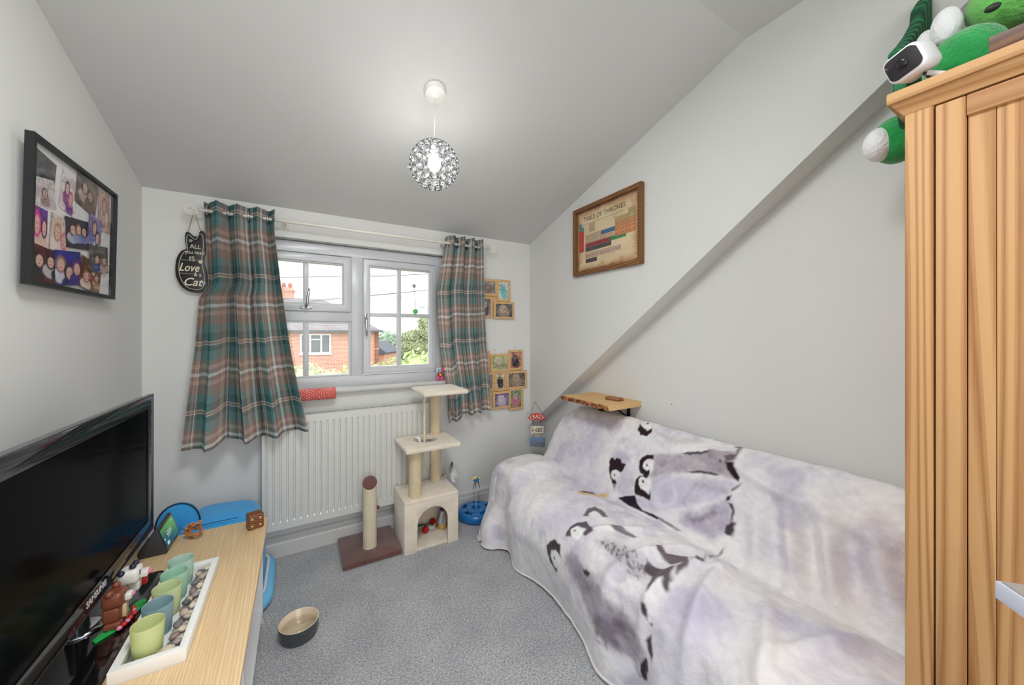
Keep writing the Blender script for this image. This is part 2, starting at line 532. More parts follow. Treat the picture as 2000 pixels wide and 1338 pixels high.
# ------------------------------------------------------------------ mesh helpers
class MB:
    """collects shapes in world coordinates; build() links them as ONE mesh object"""
    def __init__(s):
        s.v = []
        s.f = []
    def add(s, vs, fs):
        k = len(s.v)
        s.v += [tuple(map(float, p)) for p in vs]
        s.f += [tuple(i + k for i in q) for q in fs]
        return s
    def box(s, lo, hi):
        (a, b, c), (d, e, f) = lo, hi
        return s.add([(a, b, c), (d, b, c), (d, e, c), (a, e, c), (a, b, f), (d, b, f), (d, e, f), (a, e, f)],
                     [(0, 3, 2, 1), (4, 5, 6, 7), (0, 1, 5, 4), (1, 2, 6, 5), (2, 3, 7, 6), (3, 0, 4, 7)])
    def hexa(s, p8):
        return s.add(p8, [(0, 3, 2, 1), (4, 5, 6, 7), (0, 1, 5, 4), (1, 2, 6, 5), (2, 3, 7, 6), (3, 0, 4, 7)])
    def prism(s, poly, d0, d1, axis):
        """poly: 2D points; axis 0 -> (y,z) extruded along x, 1 -> (x,z) along y, 2 -> (x,y) along z"""
        n = len(poly)
        def P(p, d):
            return (d, p[0], p[1]) if axis == 0 else ((p[0], d, p[1]) if axis == 1 else (p[0], p[1], d))
        vs = [P(p, d0) for p in poly] + [P(p, d1) for p in poly]
        fs = [tuple(range(n - 1, -1, -1)), tuple(range(n, 2 * n))] + [(i, (i + 1) % n, n + (i + 1) % n, n + i) for i in range(n)]
        return s.add(vs, fs)
    def tube(s, path, r, n=8, closed=False, cap=True):
        P = [Vector(p) for p in path]
        m = len(P)
        R = r if hasattr(r, '__len__') else [r] * m
        up = None
        rings = []
        for i in range(m):
            if closed:
                t = (P[(i + 1) % m] - P[i - 1]).normalized()
            else:
                t = (P[min(i + 1, m - 1)] - P[max(i - 1, 0)]).normalized()
            if up is None:
                a = Vector((0, 0, 1)) if abs(t.z) < .9 else Vector((1, 0, 0))
                up = (a - t * a.dot(t)).normalized()
            else:
                up = (up - t * up.dot(t)).normalized()
            sd = t.cross(up)
            rings.append([P[i] + (up * math.cos(2 * PI * k / n) + sd * math.sin(2 * PI * k / n)) * R[i] for k in range(n)])
        vs = [q for rg in rings for q in rg]
        fs = []
        for i in range(m if closed else m - 1):
            j = (i + 1) % m
            for k in range(n):
                fs.append((i * n + k, i * n + (k + 1) % n, j * n + (k + 1) % n, j * n + k))
        if cap and not closed:
            fs.append(tuple(range(n - 1, -1, -1)))
            fs.append(tuple((m - 1) * n + k for k in range(n)))
        return s.add(vs, fs)
    def lathe(s, prof, c=(0, 0, 0), n=24, M=None, cap=True):
        """prof: (r,z) list; axis z through c, or transformed by M"""
        vs = []
        for r, z in prof:
            for k in range(n):
                a = 2 * PI * k / n
                p = Vector((r * math.cos(a), r * math.sin(a), z))
                p = (M @ p) if M is not None else p
                vs.append(tuple(p + Vector(c)))
        m = len(prof)
        fs = [(i * n + k, i * n + (k + 1) % n, (i + 1) * n + (k + 1) % n, (i + 1) * n + k) for i in range(m - 1) for k in range(n)]
        if cap and prof[0][0] > 1e-6:
            fs.append(tuple(range(n - 1, -1, -1)))
        if cap and prof[-1][0] > 1e-6:
            fs.append(tuple((m - 1) * n + k for k in range(n)))
        return s.add(vs, fs)
    def blob(s, c, r, nu=16, nv=10, rot=None, warp=None):
        rx, ry, rz = r if hasattr(r, '__len__') else (r, r, r)
        vs = []
        for i in range(nv + 1):
            th = PI * i / nv
            for k in range(nu):
                a = 2 * PI * k / nu
                p = Vector((rx * math.sin(th) * math.cos(a), ry * math.sin(th) * math.sin(a), rz * math.cos(th)))
                if warp:
                    p = Vector(warp(p))
                if rot is not None:
                    p = rot @ p
                vs.append(tuple(p + Vector(c)))
        fs = [(i * nu + k, (i + 1) * nu + k, (i + 1) * nu + (k + 1) % nu, i * nu + (k + 1) % nu) for i in range(nv) for k in range(nu)]
        return s.add(vs, fs)
    def move(s, M):
        s.v = [tuple(M @ Vector(p)) for p in s.v]
        return s
    def build(s, name, m, parent=None, smooth=False, bevel=0., seg=2, angle=None):
        off = world_loc(parent)
        me = bpy.data.meshes.new(name)
        me.from_pydata([(x - off[0], y - off[1], z - off[2]) for x, y, z in s.v], [], s.f)
        bm = bmesh.new()
        bm.from_mesh(me)
        bmesh.ops.remove_doubles(bm, verts=bm.verts, dist=1e-6)
        bmesh.ops.recalc_face_normals(bm, faces=bm.faces)
        if bevel:
            ed = [e for e in bm.edges if len(e.link_faces) == 2 and e.calc_face_angle(0) > .5]
            bmesh.ops.bevel(bm, geom=ed, offset=bevel, offset_type='OFFSET', segments=seg, profile=.5, affect='EDGES', clamp_overlap=True)
        bm.to_mesh(me)
        bm.free()
        if smooth:
            me.polygons.foreach_set('use_smooth', [True] * len(me.polygons))
            if angle:
                me.set_sharp_from_angle(angle=angle)
        elif bevel:
            me.polygons.foreach_set('use_smooth', [True] * len(me.polygons))
            me.set_sharp_from_angle(angle=.6)
        me.materials.append(m)
        o = bpy.data.objects.new(name, me)
        COL.objects.link(o)
        if parent is not None:
            o.parent = parent
        return o

def world_loc(o):
    v = Vector((0, 0, 0))
    while o is not None:
        v += o.location
        o = o.parent
    return v

def tag(o, label=None, cat=None, group=None, kind=None):
    if label:
        o['label'] = label
    if cat:
        o['category'] = cat
    if group:
        o['group'] = group
    if kind:
        o['kind'] = kind
    return o

def thing(name, loc, label, cat, group=None):
    o = bpy.data.objects.new(name, None)
    o.empty_display_size = .05
    o.location = loc
    COL.objects.link(o)
    return tag(o, label, cat, group)

def place(mesh_obj, loc, rot=(0, 0, 0), scale=(1, 1, 1), parent=None, name=None):
    """another copy of a mesh object sharing its mesh data"""
    o = mesh_obj.copy()
    if name:
        o.name = name
    COL.objects.link(o)
    o.parent = parent
    off = world_loc(parent)
    o.location = Vector(loc) - off
    o.rotation_euler = rot
    o.scale = scale
    return o

def box(name, lo, hi, m, parent=None, bevel=.002):
    return MB().box(lo, hi).build(name, m, parent, bevel=bevel)

def frame4(mb, a0, a1, b0, b1, w, d0, d1, axis):
    """four mitred bars round a rectangle; (a,b) are the in-plane axes, d the depth"""
    o = [(a0, b0), (a1, b0), (a1, b1), (a0, b1)]
    i = [(a0 + w, b0 + w), (a1 - w, b0 + w), (a1 - w, b1 - w), (a0 + w, b1 - w)]
    P = lambda p, d: (d, p[0], p[1]) if axis == 0 else ((p[0], d, p[1]) if axis == 1 else (p[0], p[1], d))
    vs = [P(p, d0) for p in o] + [P(p, d0) for p in i] + [P(p, d1) for p in o] + [P(p, d1) for p in i]
    fs = []
    for k in range(4):
        j = (k + 1) % 4
        fs += [(k, j, 4 + j, 4 + k), (8 + k, 12 + k, 12 + j, 8 + j), (k, 8 + k, 8 + j, j), (4 + k, 4 + j, 12 + j, 12 + k)]
    return mb.add(vs, fs)

# text: built-in font turned into a thin mesh lying on a plane
TX_BACK = Matrix(((1, 0, 0), (0, 0, -1), (0, 1, 0)))       # reads on a surface facing -Y
TX_RIGHT = Matrix(((0, 0, -1), (-1, 0, 0), (0, 1, 0)))     # on a surface facing -X
TX_LEFT = Matrix(((0, 0, 1), (1, 0, 0), (0, 1, 0)))        # on a surface facing +X
def text(name, body, size, loc, R, m, parent, shear=0., ext=.0004, align='CENTER', sx=1., bold=0., fit=None):
    cu = bpy.data.curves.new(name, 'FONT')
    cu.body = body
    cu.size = size
    cu.shear = shear
    cu.extrude = ext
    cu.offset = bold
    cu.align_x = align
    cu.align_y = 'CENTER'
    cu.resolution_u = 3
    t = bpy.data.objects.new(name, cu)
    COL.objects.link(t)
    dg = bpy.context.evaluated_depsgraph_get()
    me = bpy.data.meshes.new_from_object(t.evaluated_get(dg))
    bpy.data.objects.remove(t)
    bpy.data.curves.remove(cu)
    off = world_loc(parent)
    if fit:
        q = [v.co.x for v in me.vertices]
        sx = fit / (max(q) - min(q))
    for v in me.vertices:
        v.co = R @ Vector((v.co.x * sx, v.co.y, v.co.z)) + Vector(loc) - off
    me.materials.clear()
    me.materials.append(m)
    o = bpy.data.objects.new(name, me)
    COL.objects.link(o)
    o.parent = parent
    return o

# printed panels: a fine grid whose colours are the print itself
def vnoise(x, y, seed=0):
    """smooth value noise on arrays"""
    xi, yi = np.floor(x).astype(int), np.floor(y).astype(int)
    xf, yf = x - xi, y - yi
    def h(a, b):
        n = (a * 374761393 + b * 668265263 + seed * 974711) & 0x7fffffff
        n = ((n ^ (n >> 13)) * 1274126177) & 0x7fffffff
        return ((n ^ (n >> 16)) & 0xffff) / 65535.
    u, v = xf * xf * (3 - 2 * xf), yf * yf * (3 - 2 * yf)
    return (h(xi, yi) * (1 - u) + h(xi + 1, yi) * u) * (1 - v) + (h(xi, yi + 1) * (1 - u) + h(xi + 1, yi + 1) * u) * v

def fbm(x, y, seed=0, oct=4):
    t, a = 0, .5
    for i in range(oct):
        t = t + a * vnoise(x * 2 ** i, y * 2 ** i, seed + i)
        a *= .5
    return t / (1 - .5 ** oct)

def sstep(a, b, x):
    t = np.clip((x - a) / (b - a), 0, 1)
    return t * t * (3 - 2 * t)

class Canvas:
    def __init__(s, U, V, base):
        s.U, s.V = U, V
        s.c = np.zeros(U.shape + (3,)) + np.array(lin(*base))
    def put(s, mask, rgb):
        s.c += mask[..., None] * (np.array(lin(*rgb)) - s.c)
    def ell(s, cx, cy, rx, ry, rgb, rot=0., soft=.15, k=1.):
        x, y = s.U - cx, s.V - cy
        c_, s_ = math.cos(rot), math.sin(rot)
        d = np.hypot((x * c_ + y * s_) / rx, (-x * s_ + y * c_) / ry)
        s.put(k * (1 - sstep(1 - soft, 1 + soft, d)), rgb)
    def rect(s, x0, x1, y0, y1, rgb, k=1.):
        s.put(k * ((s.U >= x0) & (s.U < x1) & (s.V >= y0) & (s.V < y1)), rgb)
    def noise(s, sx, sy, lo, hi, rgb, seed=0, k=1.):
        s.put(k * sstep(lo, hi, fbm(s.U * sx, s.V * sy, seed)), rgb)
    def poly(s, pts, rgb, soft=.004, k=1., rag=0., ragscale=60, seed=3):
        s.put(k * poly_mask(s.U, s.V, pts, soft, rag, ragscale, seed), rgb)

def poly_mask(U, V, pts, soft=.004, rag=0., ragscale=60, seed=3):
    P = np.array(pts, float)
    x, y = U.ravel(), V.ravel()
    ins = np.zeros(x.shape, bool)
    dist = np.full(x.shape, 1e9)
    lo, hi = P.min(0) - 4 * soft - 3 * rag, P.max(0) + 4 * soft + 3 * rag
    sel = (x > lo[0]) & (x < hi[0]) & (y > lo[1]) & (y < hi[1])
    xs, ys = x[sel], y[sel]
    if rag:
        xs = xs + rag * (vnoise(xs * ragscale, ys * ragscale, seed) - .5) * 2
        ys = ys + rag * (vnoise(xs * ragscale + 31, ys * ragscale + 7, seed + 1) - .5) * 2
    i_ = np.zeros(xs.shape, bool)
    d_ = np.full(xs.shape, 1e9)
    for a, b in zip(P, np.roll(P, -1, 0)):
        e = b - a
        L = max(e @ e, 1e-12)
        t = np.clip(((xs - a[0]) * e[0] + (ys - a[1]) * e[1]) / L, 0, 1)
        d_ = np.minimum(d_, np.hypot(xs - a[0] - t * e[0], ys - a[1] - t * e[1]))
        cr = ((a[1] > ys) != (b[1] > ys))
        with np.errstate(divide='ignore', invalid='ignore'):
            cr &= xs < (b[0] - a[0]) * (ys - a[1]) / (b[1] - a[1] + 1e-12) + a[0]
        i_ ^= cr
    sd = np.where(i_, d_, -d_)
    out = np.zeros(x.shape)
    out[sel] = sstep(-soft, soft, sd)
    return out.reshape(U.shape)

def set_print(me, rgb):
    at = me.attributes.new('Print', 'FLOAT_COLOR', 'POINT')
    a = np.ones((len(me.vertices), 4), np.float32)
    a[:, :3] = rgb.reshape(-1, 3)
    at.data.foreach_set('color', a.ravel())

def panel(name, w, h, loc, R, paint, parent, nx=40, m=None, rot=0.):
    """flat printed sheet w x h, lower left corner at loc (rot: turn in its own plane)"""
    ny = max(4, int(nx * h / w))
    U, V = np.meshgrid(np.linspace(0, 1, nx + 1), np.linspace(0, 1, ny + 1))
    cv = Canvas(U, V, (200, 200, 200))
    cv.asp = h / w
    paint(cv)
    c_, s_ = math.cos(rot), math.sin(rot)
    off = world_loc(parent)
    vs = []
    for u, v in zip(U.ravel(), V.ravel()):
        x, y = u * w, v * h
        p = R @ Vector((x * c_ - y * s_, x * s_ + y * c_, 0)) + Vector(loc) - off
        vs.append(tuple(p))
    fs = [(j * (nx + 1) + i, j * (nx + 1) + i + 1, (j + 1) * (nx + 1) + i + 1, (j + 1) * (nx + 1) + i) for j in range(ny) for i in range(nx)]
    me = bpy.data.meshes.new(name)
    me.from_pydata(vs, [], fs)
    set_print(me, np.clip(cv.c, 0, 1))
    me.materials.append(m or M_PHOTO)
    o = bpy.data.objects.new(name, me)
    COL.objects.link(o)
    o.parent = parent
    return o
# ================================================================== THE SETTING
W, WR = 2.245, 2.365                 # upper right wall and its recessed lower part
ZC, ZF, YC = 1.964, 2.468, -1.623    # ceiling height at the window wall, flat ceiling height, where the slope turns flat
YR = -3.5

def struct(name, mb, m, smooth=False, bevel=0., label=None):
    o = mb.build(name, m, None, smooth=smooth, bevel=bevel)
    tag(o, label, None, None, 'structure')
    return o

struct('floor', MB().box((-.1, YR - .1, -.1), (2.5, .25, 0)), M_CARPET, label='grey speckled carpet floor')
struct('wall_left', MB().box((-.12, YR, 0), (0, 0, 2.62)), M_WALL)
wb = MB()
WX0, WX1, WZ0, WZ1 = .40, 1.55, .925, 1.80
wb.box((-.12, 0, 0), (2.5, .25, WZ0))
wb.box((-.12, 0, WZ1), (2.5, .25, 2.12))
wb.box((-.12, 0, WZ0), (WX0, .25, WZ1))
wb.box((WX1, 0, WZ0), (2.5, .25, WZ1))
struct('wall_back', wb, M_WALL)
wr = MB()
wr.box((WR, YR, 0), (2.5, 0, 2.62))
wr.prism([(0, .526), (0, 2.05), (-1.62, 2.6), (-2.76, 2.586)], W, WR, 0)
struct('wall_right', wr, M_WALL)
wq = MB()
wq.box((-.12, YR - .12, 0), (.25, YR, 2.62))
wq.box((1.65, YR - .12, 0), (2.5, YR, 2.62))
wq.box((.25, YR - .12, 2.2), (1.65, YR, 2.62))
struct('wall_rear', wq, M_WALL)
ce = MB()
sl = (ZF - ZC) / (-YC)
ce.prism([(.05, ZC - .05 * sl), (YC, ZF), (YR, ZF), (YR, ZF + .12), (YC - .02, ZF + .12), (.05, ZC + .12)], -.05, 2.45, 0)
struct('ceiling', ce, M_CEIL)
sk = MB()
prof = [(0, 0), (-.018, 0), (-.018, .074), (-.014, .080), (-.014, .100), (-.010, .110), (-.004, .117), (0, .117)]
sk.prism(prof, 0, WR, 0)
struct('baseboard_back', sk, M_TRIM)
struct('baseboard_left', MB().prism([(-p[0], p[1]) for p in prof], YR, -.018, 1), M_TRIM)
# architrave round the doorway behind
da = MB()
frame4(da, .19, 1.71, -.06, 2.26, .06, YR, YR + .018, 1)
struct('trim_1', da, M_TRIM)

# ------------------------------------------------------------------ window
win = thing('window_1', (.975, .05, WZ0), 'white casement window with glazing bars between the tartan curtains', None)
win['kind'] = 'structure'
FY0, FY1 = .05, .12
fr = MB()
frame4(fr, WX0, WX1, WZ0, 1.795, .062, FY0, FY1, 1)
fr.box((.938, FY0, .98), (1.007, FY1, 1.74))
fr.box((.46, FY0, 1.326), (.94, FY1, 1.388))
fr.build('window_frame', M_UPVC, win, bevel=.004)
def sash(x0, x1, z0, z1, w, y0=.036, y1=.10):
    m = MB()
    frame4(m, x0, x1, z0, z1, w, y0, y1, 1)
    o = m.build('sash', M_UPVC, win, bevel=.005)
    g = MB()
    frame4(g, x0 + w - .001, x1 - w + .001, z0 + w - .001, z1 - w + .001, .008, y0 + .012, y1 - .01, 1)
    g.build('glazing_bead', M_UPVC, o, bevel=.002)
    return o
s1 = sash(.462, .937, 1.386, 1.727, .044)
s2 = sash(1.006, 1.487, .993, 1.728, .040)
bead = MB()
frame4(bead, .462, .938, .987, 1.327, .012, .058, .10, 1)
fixed = bead.build('glazing_bead', M_UPVC, win, bevel=.002)
PY = .078
def bar(lo, hi, par):
    box('glazing_bar', lo, hi, M_UPVC, par, .003)
def pane(x0, x1, z0, z1, par):
    box('pane', (x0, PY - .002, z0), (x1, PY + .002, z1), M_PANE, par, 0)
bar((.676, .062, 1.43), (.706, .094, 1.683), s1)
bar((.676, .062, .999), (.706, .094, 1.315), fixed)
bar((1.224, .062, 1.033), (1.25, .094, 1.688), s2)
bar((1.046, .063, 1.362), (1.447, .093, 1.388), s2)
for x0, x1 in ((.506, .676), (.706, .893)):
    pane(x0, x1, 1.43, 1.683, s1)
for x0, x1 in ((.474, .676), (.706, .926)):
    pane(x0, x1, .999, 1.315, fixed)
for x0, x1 in ((1.046, 1.224), (1.25, 1.447)):
    pane(x0, x1, 1.033, 1.362, s2)
    pane(x0, x1, 1.388, 1.688, s2)
# handles
h = MB()
h.box((1.012, .024, 1.315), (1.030, .037, 1.385))
hp = h.build('handle_plate', M_CHROME, s2, bevel=.004)
h = MB()
h.tube([(1.021, .026, 1.352), (1.021, .008, 1.352), (1.022, .006, 1.33), (1.024, .008, 1.28), (1.026, .010, 1.238)], [.009, .009, .010, .009, .006], 8)
h.build('handle_lever', M_CHROME, hp, smooth=True)
h = MB()
h.box((.662, .024, 1.398), (.722, .037, 1.414))
hp = h.build('handle_plate', M_CHROME, s1, bevel=.004)
h = MB()
h.tube([(.692, .026, 1.406), (.692, .006, 1.406), (.696, .0, 1.43), (.702, -.010, 1.48), (.707, -.016, 1.515)], [.009, .009, .010, .009, .005], 8)
h.build('handle_lever', M_CHROME, hp, smooth=True)
# sill board
sb = MB()
sb.prism([(.055, .928), (-.032, .928), (-.042, .922), (-.044, .912), (-.040, .900), (-.030, .896), (.055, .896)], .37, 1.58, 0)
struct('trim_2', sb, M_TRIM, label='white rounded windowsill board').name = 'trim_2'

# ================================================================== OUTSIDE (the camera sees it through the panes)
CX, CY = .659, -2.417
RV, FV = Vector((.8619, -.5071, 0)), Vector((.5071, .8619, 0))
def out(a, b, z):
    p = Vector((CX, CY, 0)) + RV * a + FV * b
    return (p.x, p.y, z)
OUTM = Matrix(((RV.x, FV.x, 0, CX), (RV.y, FV.y, 0, CY), (0, 0, 1, 0), (0, 0, 0, 1)))
M_GROUND = mat('lawn', (120, 132, 92), .95, var=.25, vscale=.6)
g = MB()
g.add([(-60, .3, -2.9), (60, .3, -2.9), (60, 90, -2.9), (-60, 90, -2.9)], [(0, 1, 2, 3)])
struct('ground', g, M_GROUND)
M_BRICK = mat_brick('red_brick', 1, (212, 136, 112), (198, 118, 94), (214, 196, 184))
M_TILE = mat_brick('roof_tile', 1, (150, 142, 144), (134, 128, 132), (112, 106, 110), .25, .16, .012)
M_FRAMEW = mat('white_window_paint', (240, 240, 240), .4, var=.01)
M_DARKGLASS = mat('dark_window_glass', (86, 92, 98), .1, var=.25, vscale=1.5, coat=.4)
M_GUTTER = mat('grey_gutter', (96, 98, 104), .5)
hl = out(-12.5, 22.5, -2.9)
house = thing('brick_house', hl, 'red brick house with hipped grey roof across the road', 'house')
# house axes: x along its front (0 at the near right corner, negative to the left), y into the house
HM_ = OUTM @ Matrix.Translation((-7.75, 21, 0)) @ Matrix.Rotation(math.radians(21), 4, 'Z')
b0, b1, a0, a1 = 0, 8.0, -14.0, 0
EZ, RZ = 1.40, 3.52
wx0, wx1, wz0, wz1 = -4.0, -2.5, .17, 1.26
m = MB()
m.box((a0, b0, -2.9), (wx0, b0 + .25, EZ)); m.box((wx1, b0, -2.9), (a1, b0 + .25, EZ))
m.box((wx0, b0, -2.9), (wx1, b0 + .25, wz0)); m.box((wx0, b0, wz1), (wx1, b0 + .25, EZ))
m.box((a1 - .25, b0, -2.9), (a1, b1, EZ)); m.box((a0, b0, -2.9), (a0 + .25, b1, EZ)); m.box((a0, b1 - .25, -2.9), (a1, b1, EZ))
m.move(HM_).build('wall', M_BRICK, house)
MB().box((a0, b0 - .02, .36), (wx0 - .05, b0 + .02, .42)).move(HM_).build('brick_course', mat('pale_brick_course', (222, 166, 142), .9), house)
MB().box((wx1 + .05, b0 - .02, .36), (a1 + .02, b0 + .02, .42)).move(HM_).build('brick_course', mat('pale_brick_course', (222, 166, 142), .9), house)
e = .25
m = MB()
m.add([(a0 - e, b0 - e, EZ), (a1 + e, b0 - e, EZ), (a1 + e, b1 + e, EZ), (a0 - e, b1 + e, EZ), (a0 + 3.4, 4, RZ), (-3.35, 4, RZ)],
      [(0, 1, 5, 4), (1, 2, 5), (2, 3, 4, 5), (3, 0, 4), (0, 3, 2, 1)])
roof = m.move(HM_).build('roof', M_TILE, house)
MB().box((a0 - e, b0 - e - .1, EZ - .06), (a1 + e, b0 - e + .03, EZ + .06)).move(HM_).build('gutter', M_GUTTER, house)
m = MB().box((-5.80, 4.0, 2.9), (-5.10, 4.6, 3.95)).box((-5.87, 3.93, 3.95), (-5.03, 4.67, 4.08)).box((-5.80, 4.0, 4.08), (-5.10, 4.6, 4.2))
ch = m.move(HM_).build('chimney', M_BRICK, house)
for cx in (-5.62, -5.28):
    m = MB().lathe([(.13, 4.18), (.10, 4.40), (.12, 4.45), (.09, 4.5)], (cx, 4.3, 0), 12)
    m.move(HM_).build('chimney_pot', mat('terracotta', (186, 116, 92), .8), ch, smooth=True)
m = MB()
frame4(m, wx0, wx1, wz0, wz1, .075, b0 - .03, b0 + .12, 1)
m.move(HM_)
hw = m.build('window', M_FRAMEW, house)
for lo_, hi_ in (((wx0 + .44, -.03, wz0 + .07), (wx0 + .52, .1, wz1 - .07)), ((wx1 - .52, -.03, wz0 + .07), (wx1 - .44, .1, wz1 - .07)), ((wx0 + .52, -.03, wz1 - .34), (wx1 - .52, .1, wz1 - .28))):
    MB().box(lo_, hi_).move(HM_).build('window_bar', M_FRAMEW, hw)
MB().box((wx0 - .05, -.1, wz0 - .07), (wx1 + .05, .05, wz0 + .0)).move(HM_).build('window_sill', M_FRAMEW, hw)
for p0, p1, q0, q1 in ((wx0 + .075, wx0 + .44, wz0 + .075, wz1 - .075), (wx0 + .52, wx1 - .52, wz0 + .075, wz1 - .34), (wx0 + .52, wx1 - .52, wz1 - .28, wz1 - .075), (wx1 - .44, wx1 - .075, wz0 + .075, wz1 - .075)):
    MB().box((p0, .05, q0), (p1, .07, q1)).move(HM_).build('pane', M_DARKGLASS, hw)
gl = out(-11.8, 33, -2.9)
gar = thing('garage', gl, 'low slate roofed garage beside the brick house', 'garage')
MB().box((-12.3, 31.5, -2.9), (-11.2, 35, -.4)).move(OUTM).build('wall', M_BRICK, gar)
MB().prism([(-12.5, .62), (-12.2, .60), (-10.9, -.38), (-11.0, -.5), (-12.5, -.5)], 31.3, 35.2, 1).move(OUTM).build('roof', mat('slate', (92, 98, 112), .7), gar)

def leaf_mat(name, rgb, var):
    return mat(name, rgb, .8, var=var, vscale=2.2, spec=.2)
def foliage(name, lobes, n, size, m, parent, seed):
    """leaves scattered through lobes (centre, radii)"""
    r = np.random.default_rng(seed)
    vs, fs = [], []
    tot = sum(l[1][0] * l[1][2] for l in lobes)
    for c, rad in lobes:
        k = int(n * rad[0] * rad[2] / tot)
        d = r.normal(size=(k, 3))
        d /= np.linalg.norm(d, axis=1)[:, None]
        rr = (.72 + .36 * r.random(k))[:, None]
        P = np.array(c) + d * rr * np.array(rad)
        for p, nd in zip(P, d):
            nv = Vector(nd + r.normal(size=3) * .7).normalized()
            t = nv.orthogonal().normalized()
            q = nv.cross(t)
            s1 = size * (.6 + .8 * r.random())
            b = len(vs)
            p = Vector(p)
            vs += [tuple(p - t * s1), tuple(p + q * s1 * .5), tuple(p + t * s1), tuple(p - q * s1 * .5)]
            fs.append((b, b + 1, b + 2, b + 3))
    return MB().add(vs, fs).build(name, m, parent)
def tree(name, label, a, b, lobes, n, size, m, seed, trunk, cat='tree', group=None):
    t = thing(name, out(a, b, -2.9), label, cat, group)
    L = [(out(a + l[0][0], b + l[0][1], l[0][2]), l[1]) for l in lobes]
    foliage('foliage', L, n, size, m, t, seed)
    inner = MB()
    for c, rad in L:
        inner.blob(c, [q * .74 for q in rad], 12, 8)
    inner.build('inner_foliage', m, t)
    if trunk:
        MB().tube([out(a, b, -2.9), out(a + .05, b, trunk)], [.22, .12], 8).build('trunk', mat('bark', (92, 78, 66), .9), t)
    else:
        MB().tube([out(a, b, -2.9), out(a + .02, b, lobes[0][0][2])], [.06, .03], 6).build('stem', mat('bark', (92, 78, 66), .9), t)
    return t
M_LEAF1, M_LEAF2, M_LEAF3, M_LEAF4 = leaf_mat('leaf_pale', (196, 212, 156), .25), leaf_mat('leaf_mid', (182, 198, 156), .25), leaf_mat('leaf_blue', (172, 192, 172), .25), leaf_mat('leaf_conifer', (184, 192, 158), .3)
rh = random.Random(4)
hedge = [((-1.9 + .55 * i, rh.uniform(-.2, .2), .02 + rh.uniform(-.25, .15) + .035 * i), (.55, .55, .62)) for i in range(9)]
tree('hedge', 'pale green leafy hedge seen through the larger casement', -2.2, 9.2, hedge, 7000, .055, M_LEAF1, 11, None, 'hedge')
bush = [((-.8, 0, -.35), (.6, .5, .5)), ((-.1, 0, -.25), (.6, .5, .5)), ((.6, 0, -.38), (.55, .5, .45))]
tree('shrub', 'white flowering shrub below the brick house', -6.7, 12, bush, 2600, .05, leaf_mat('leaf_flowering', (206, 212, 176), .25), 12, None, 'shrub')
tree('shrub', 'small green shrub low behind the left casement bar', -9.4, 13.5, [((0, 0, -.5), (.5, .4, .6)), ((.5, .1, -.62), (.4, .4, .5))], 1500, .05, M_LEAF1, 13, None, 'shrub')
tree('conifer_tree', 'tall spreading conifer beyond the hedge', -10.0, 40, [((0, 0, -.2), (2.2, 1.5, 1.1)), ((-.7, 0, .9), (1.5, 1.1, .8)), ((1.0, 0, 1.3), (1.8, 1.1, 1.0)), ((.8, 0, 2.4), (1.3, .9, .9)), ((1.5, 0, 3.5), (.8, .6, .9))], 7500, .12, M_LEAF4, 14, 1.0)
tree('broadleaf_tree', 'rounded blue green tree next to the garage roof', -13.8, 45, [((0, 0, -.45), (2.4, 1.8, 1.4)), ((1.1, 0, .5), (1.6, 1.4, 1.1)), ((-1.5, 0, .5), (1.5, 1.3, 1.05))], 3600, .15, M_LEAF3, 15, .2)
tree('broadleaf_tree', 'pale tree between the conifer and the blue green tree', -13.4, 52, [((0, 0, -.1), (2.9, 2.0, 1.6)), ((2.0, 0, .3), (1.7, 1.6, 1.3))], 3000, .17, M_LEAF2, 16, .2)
M_WIRE = mat('cable_sheath', (120, 122, 126), .6)
for lab, p in (('upper overhead cable across the sky', [(-10.5, 14, 3.44), (-8.0, 14, 3.46), (-4.8, 14, 3.50), (-1.5, 14, 3.66)]),
               ('lower slanting overhead cable above the roof', [(-9.5, 14, 2.36), (-7.0, 14, 2.60), (-4.6, 14, 2.82), (-1.5, 14, 3.12)])):
    tag(MB().tube([out(*q) for q in p], .02, 5).build('overhead_cable', M_WIRE, None), lab, 'cable', 'overhead cables')

# ================================================================== RADIATOR
rx0, rx1, rz0, rz1, ry = .488, 1.475, .190, .795, -.100
rad = thing('radiator', (.98, -.03, .19), 'white ribbed panel radiator under the window', 'radiator')
npch = 30
pitch = (rx1 - rx0 - .02) / npch
xs, ds = [rx0, rx0 + .01], [0, 0]
for i in range(npch):
    x = rx0 + .01 + i * pitch
    for fx, d in ((.06, 0), (.16, .0075), (.30, .0075), (.40, 0)):
        xs.append(x + fx * pitch)
        ds.append(d)
xs += [rx1 - .006, rx1]
ds += [0, 0]
rows = [(rz0, 0), (rz0 + .036, 0), (rz0 + .046, 1), (rz1 - .046, 1), (rz1 - .036, 0), (rz1, 0)]
vs, fs = [], []
for z, k in rows:
    for x, d in zip(xs, ds):
        vs.append((x, ry + d * k, z))
n = len(xs)
for j in range(len(rows) - 1):
    for i in range(n - 1):
        fs.append((j * n + i, j * n + i + 1, (j + 1) * n + i + 1, (j + 1) * n + i))
MB().add(vs, fs).build('front_panel', M_RAD, rad)
for z in (rz0, rz1 - .012):
    box('panel_rim', (rx0, ry + .001, z), (rx1, ry + .006, z + .012), M_RAD, rad, .002)
box('back_panel', (rx0, -.045, rz0), (rx1, -.032, rz1), M_RAD, rad, .003)
for x0, x1 in ((rx0 - .002, rx0 + .002), (rx1 - .002, rx1 + .002)):
    box('side_panel', (x0, ry + .002, rz0 + .004), (x1, -.034, rz1 + .004), M_RAD, rad, .001)
MB().box((rx0 + .01, ry + .008, rz1 - .045), (rx1 - .01, -.046, rz1 - .035)).build('grille_dark_strip', mat('grille_slot_shade', (46, 46, 46), .8), rad)  # dark strip standing in for the shade inside the grille slots
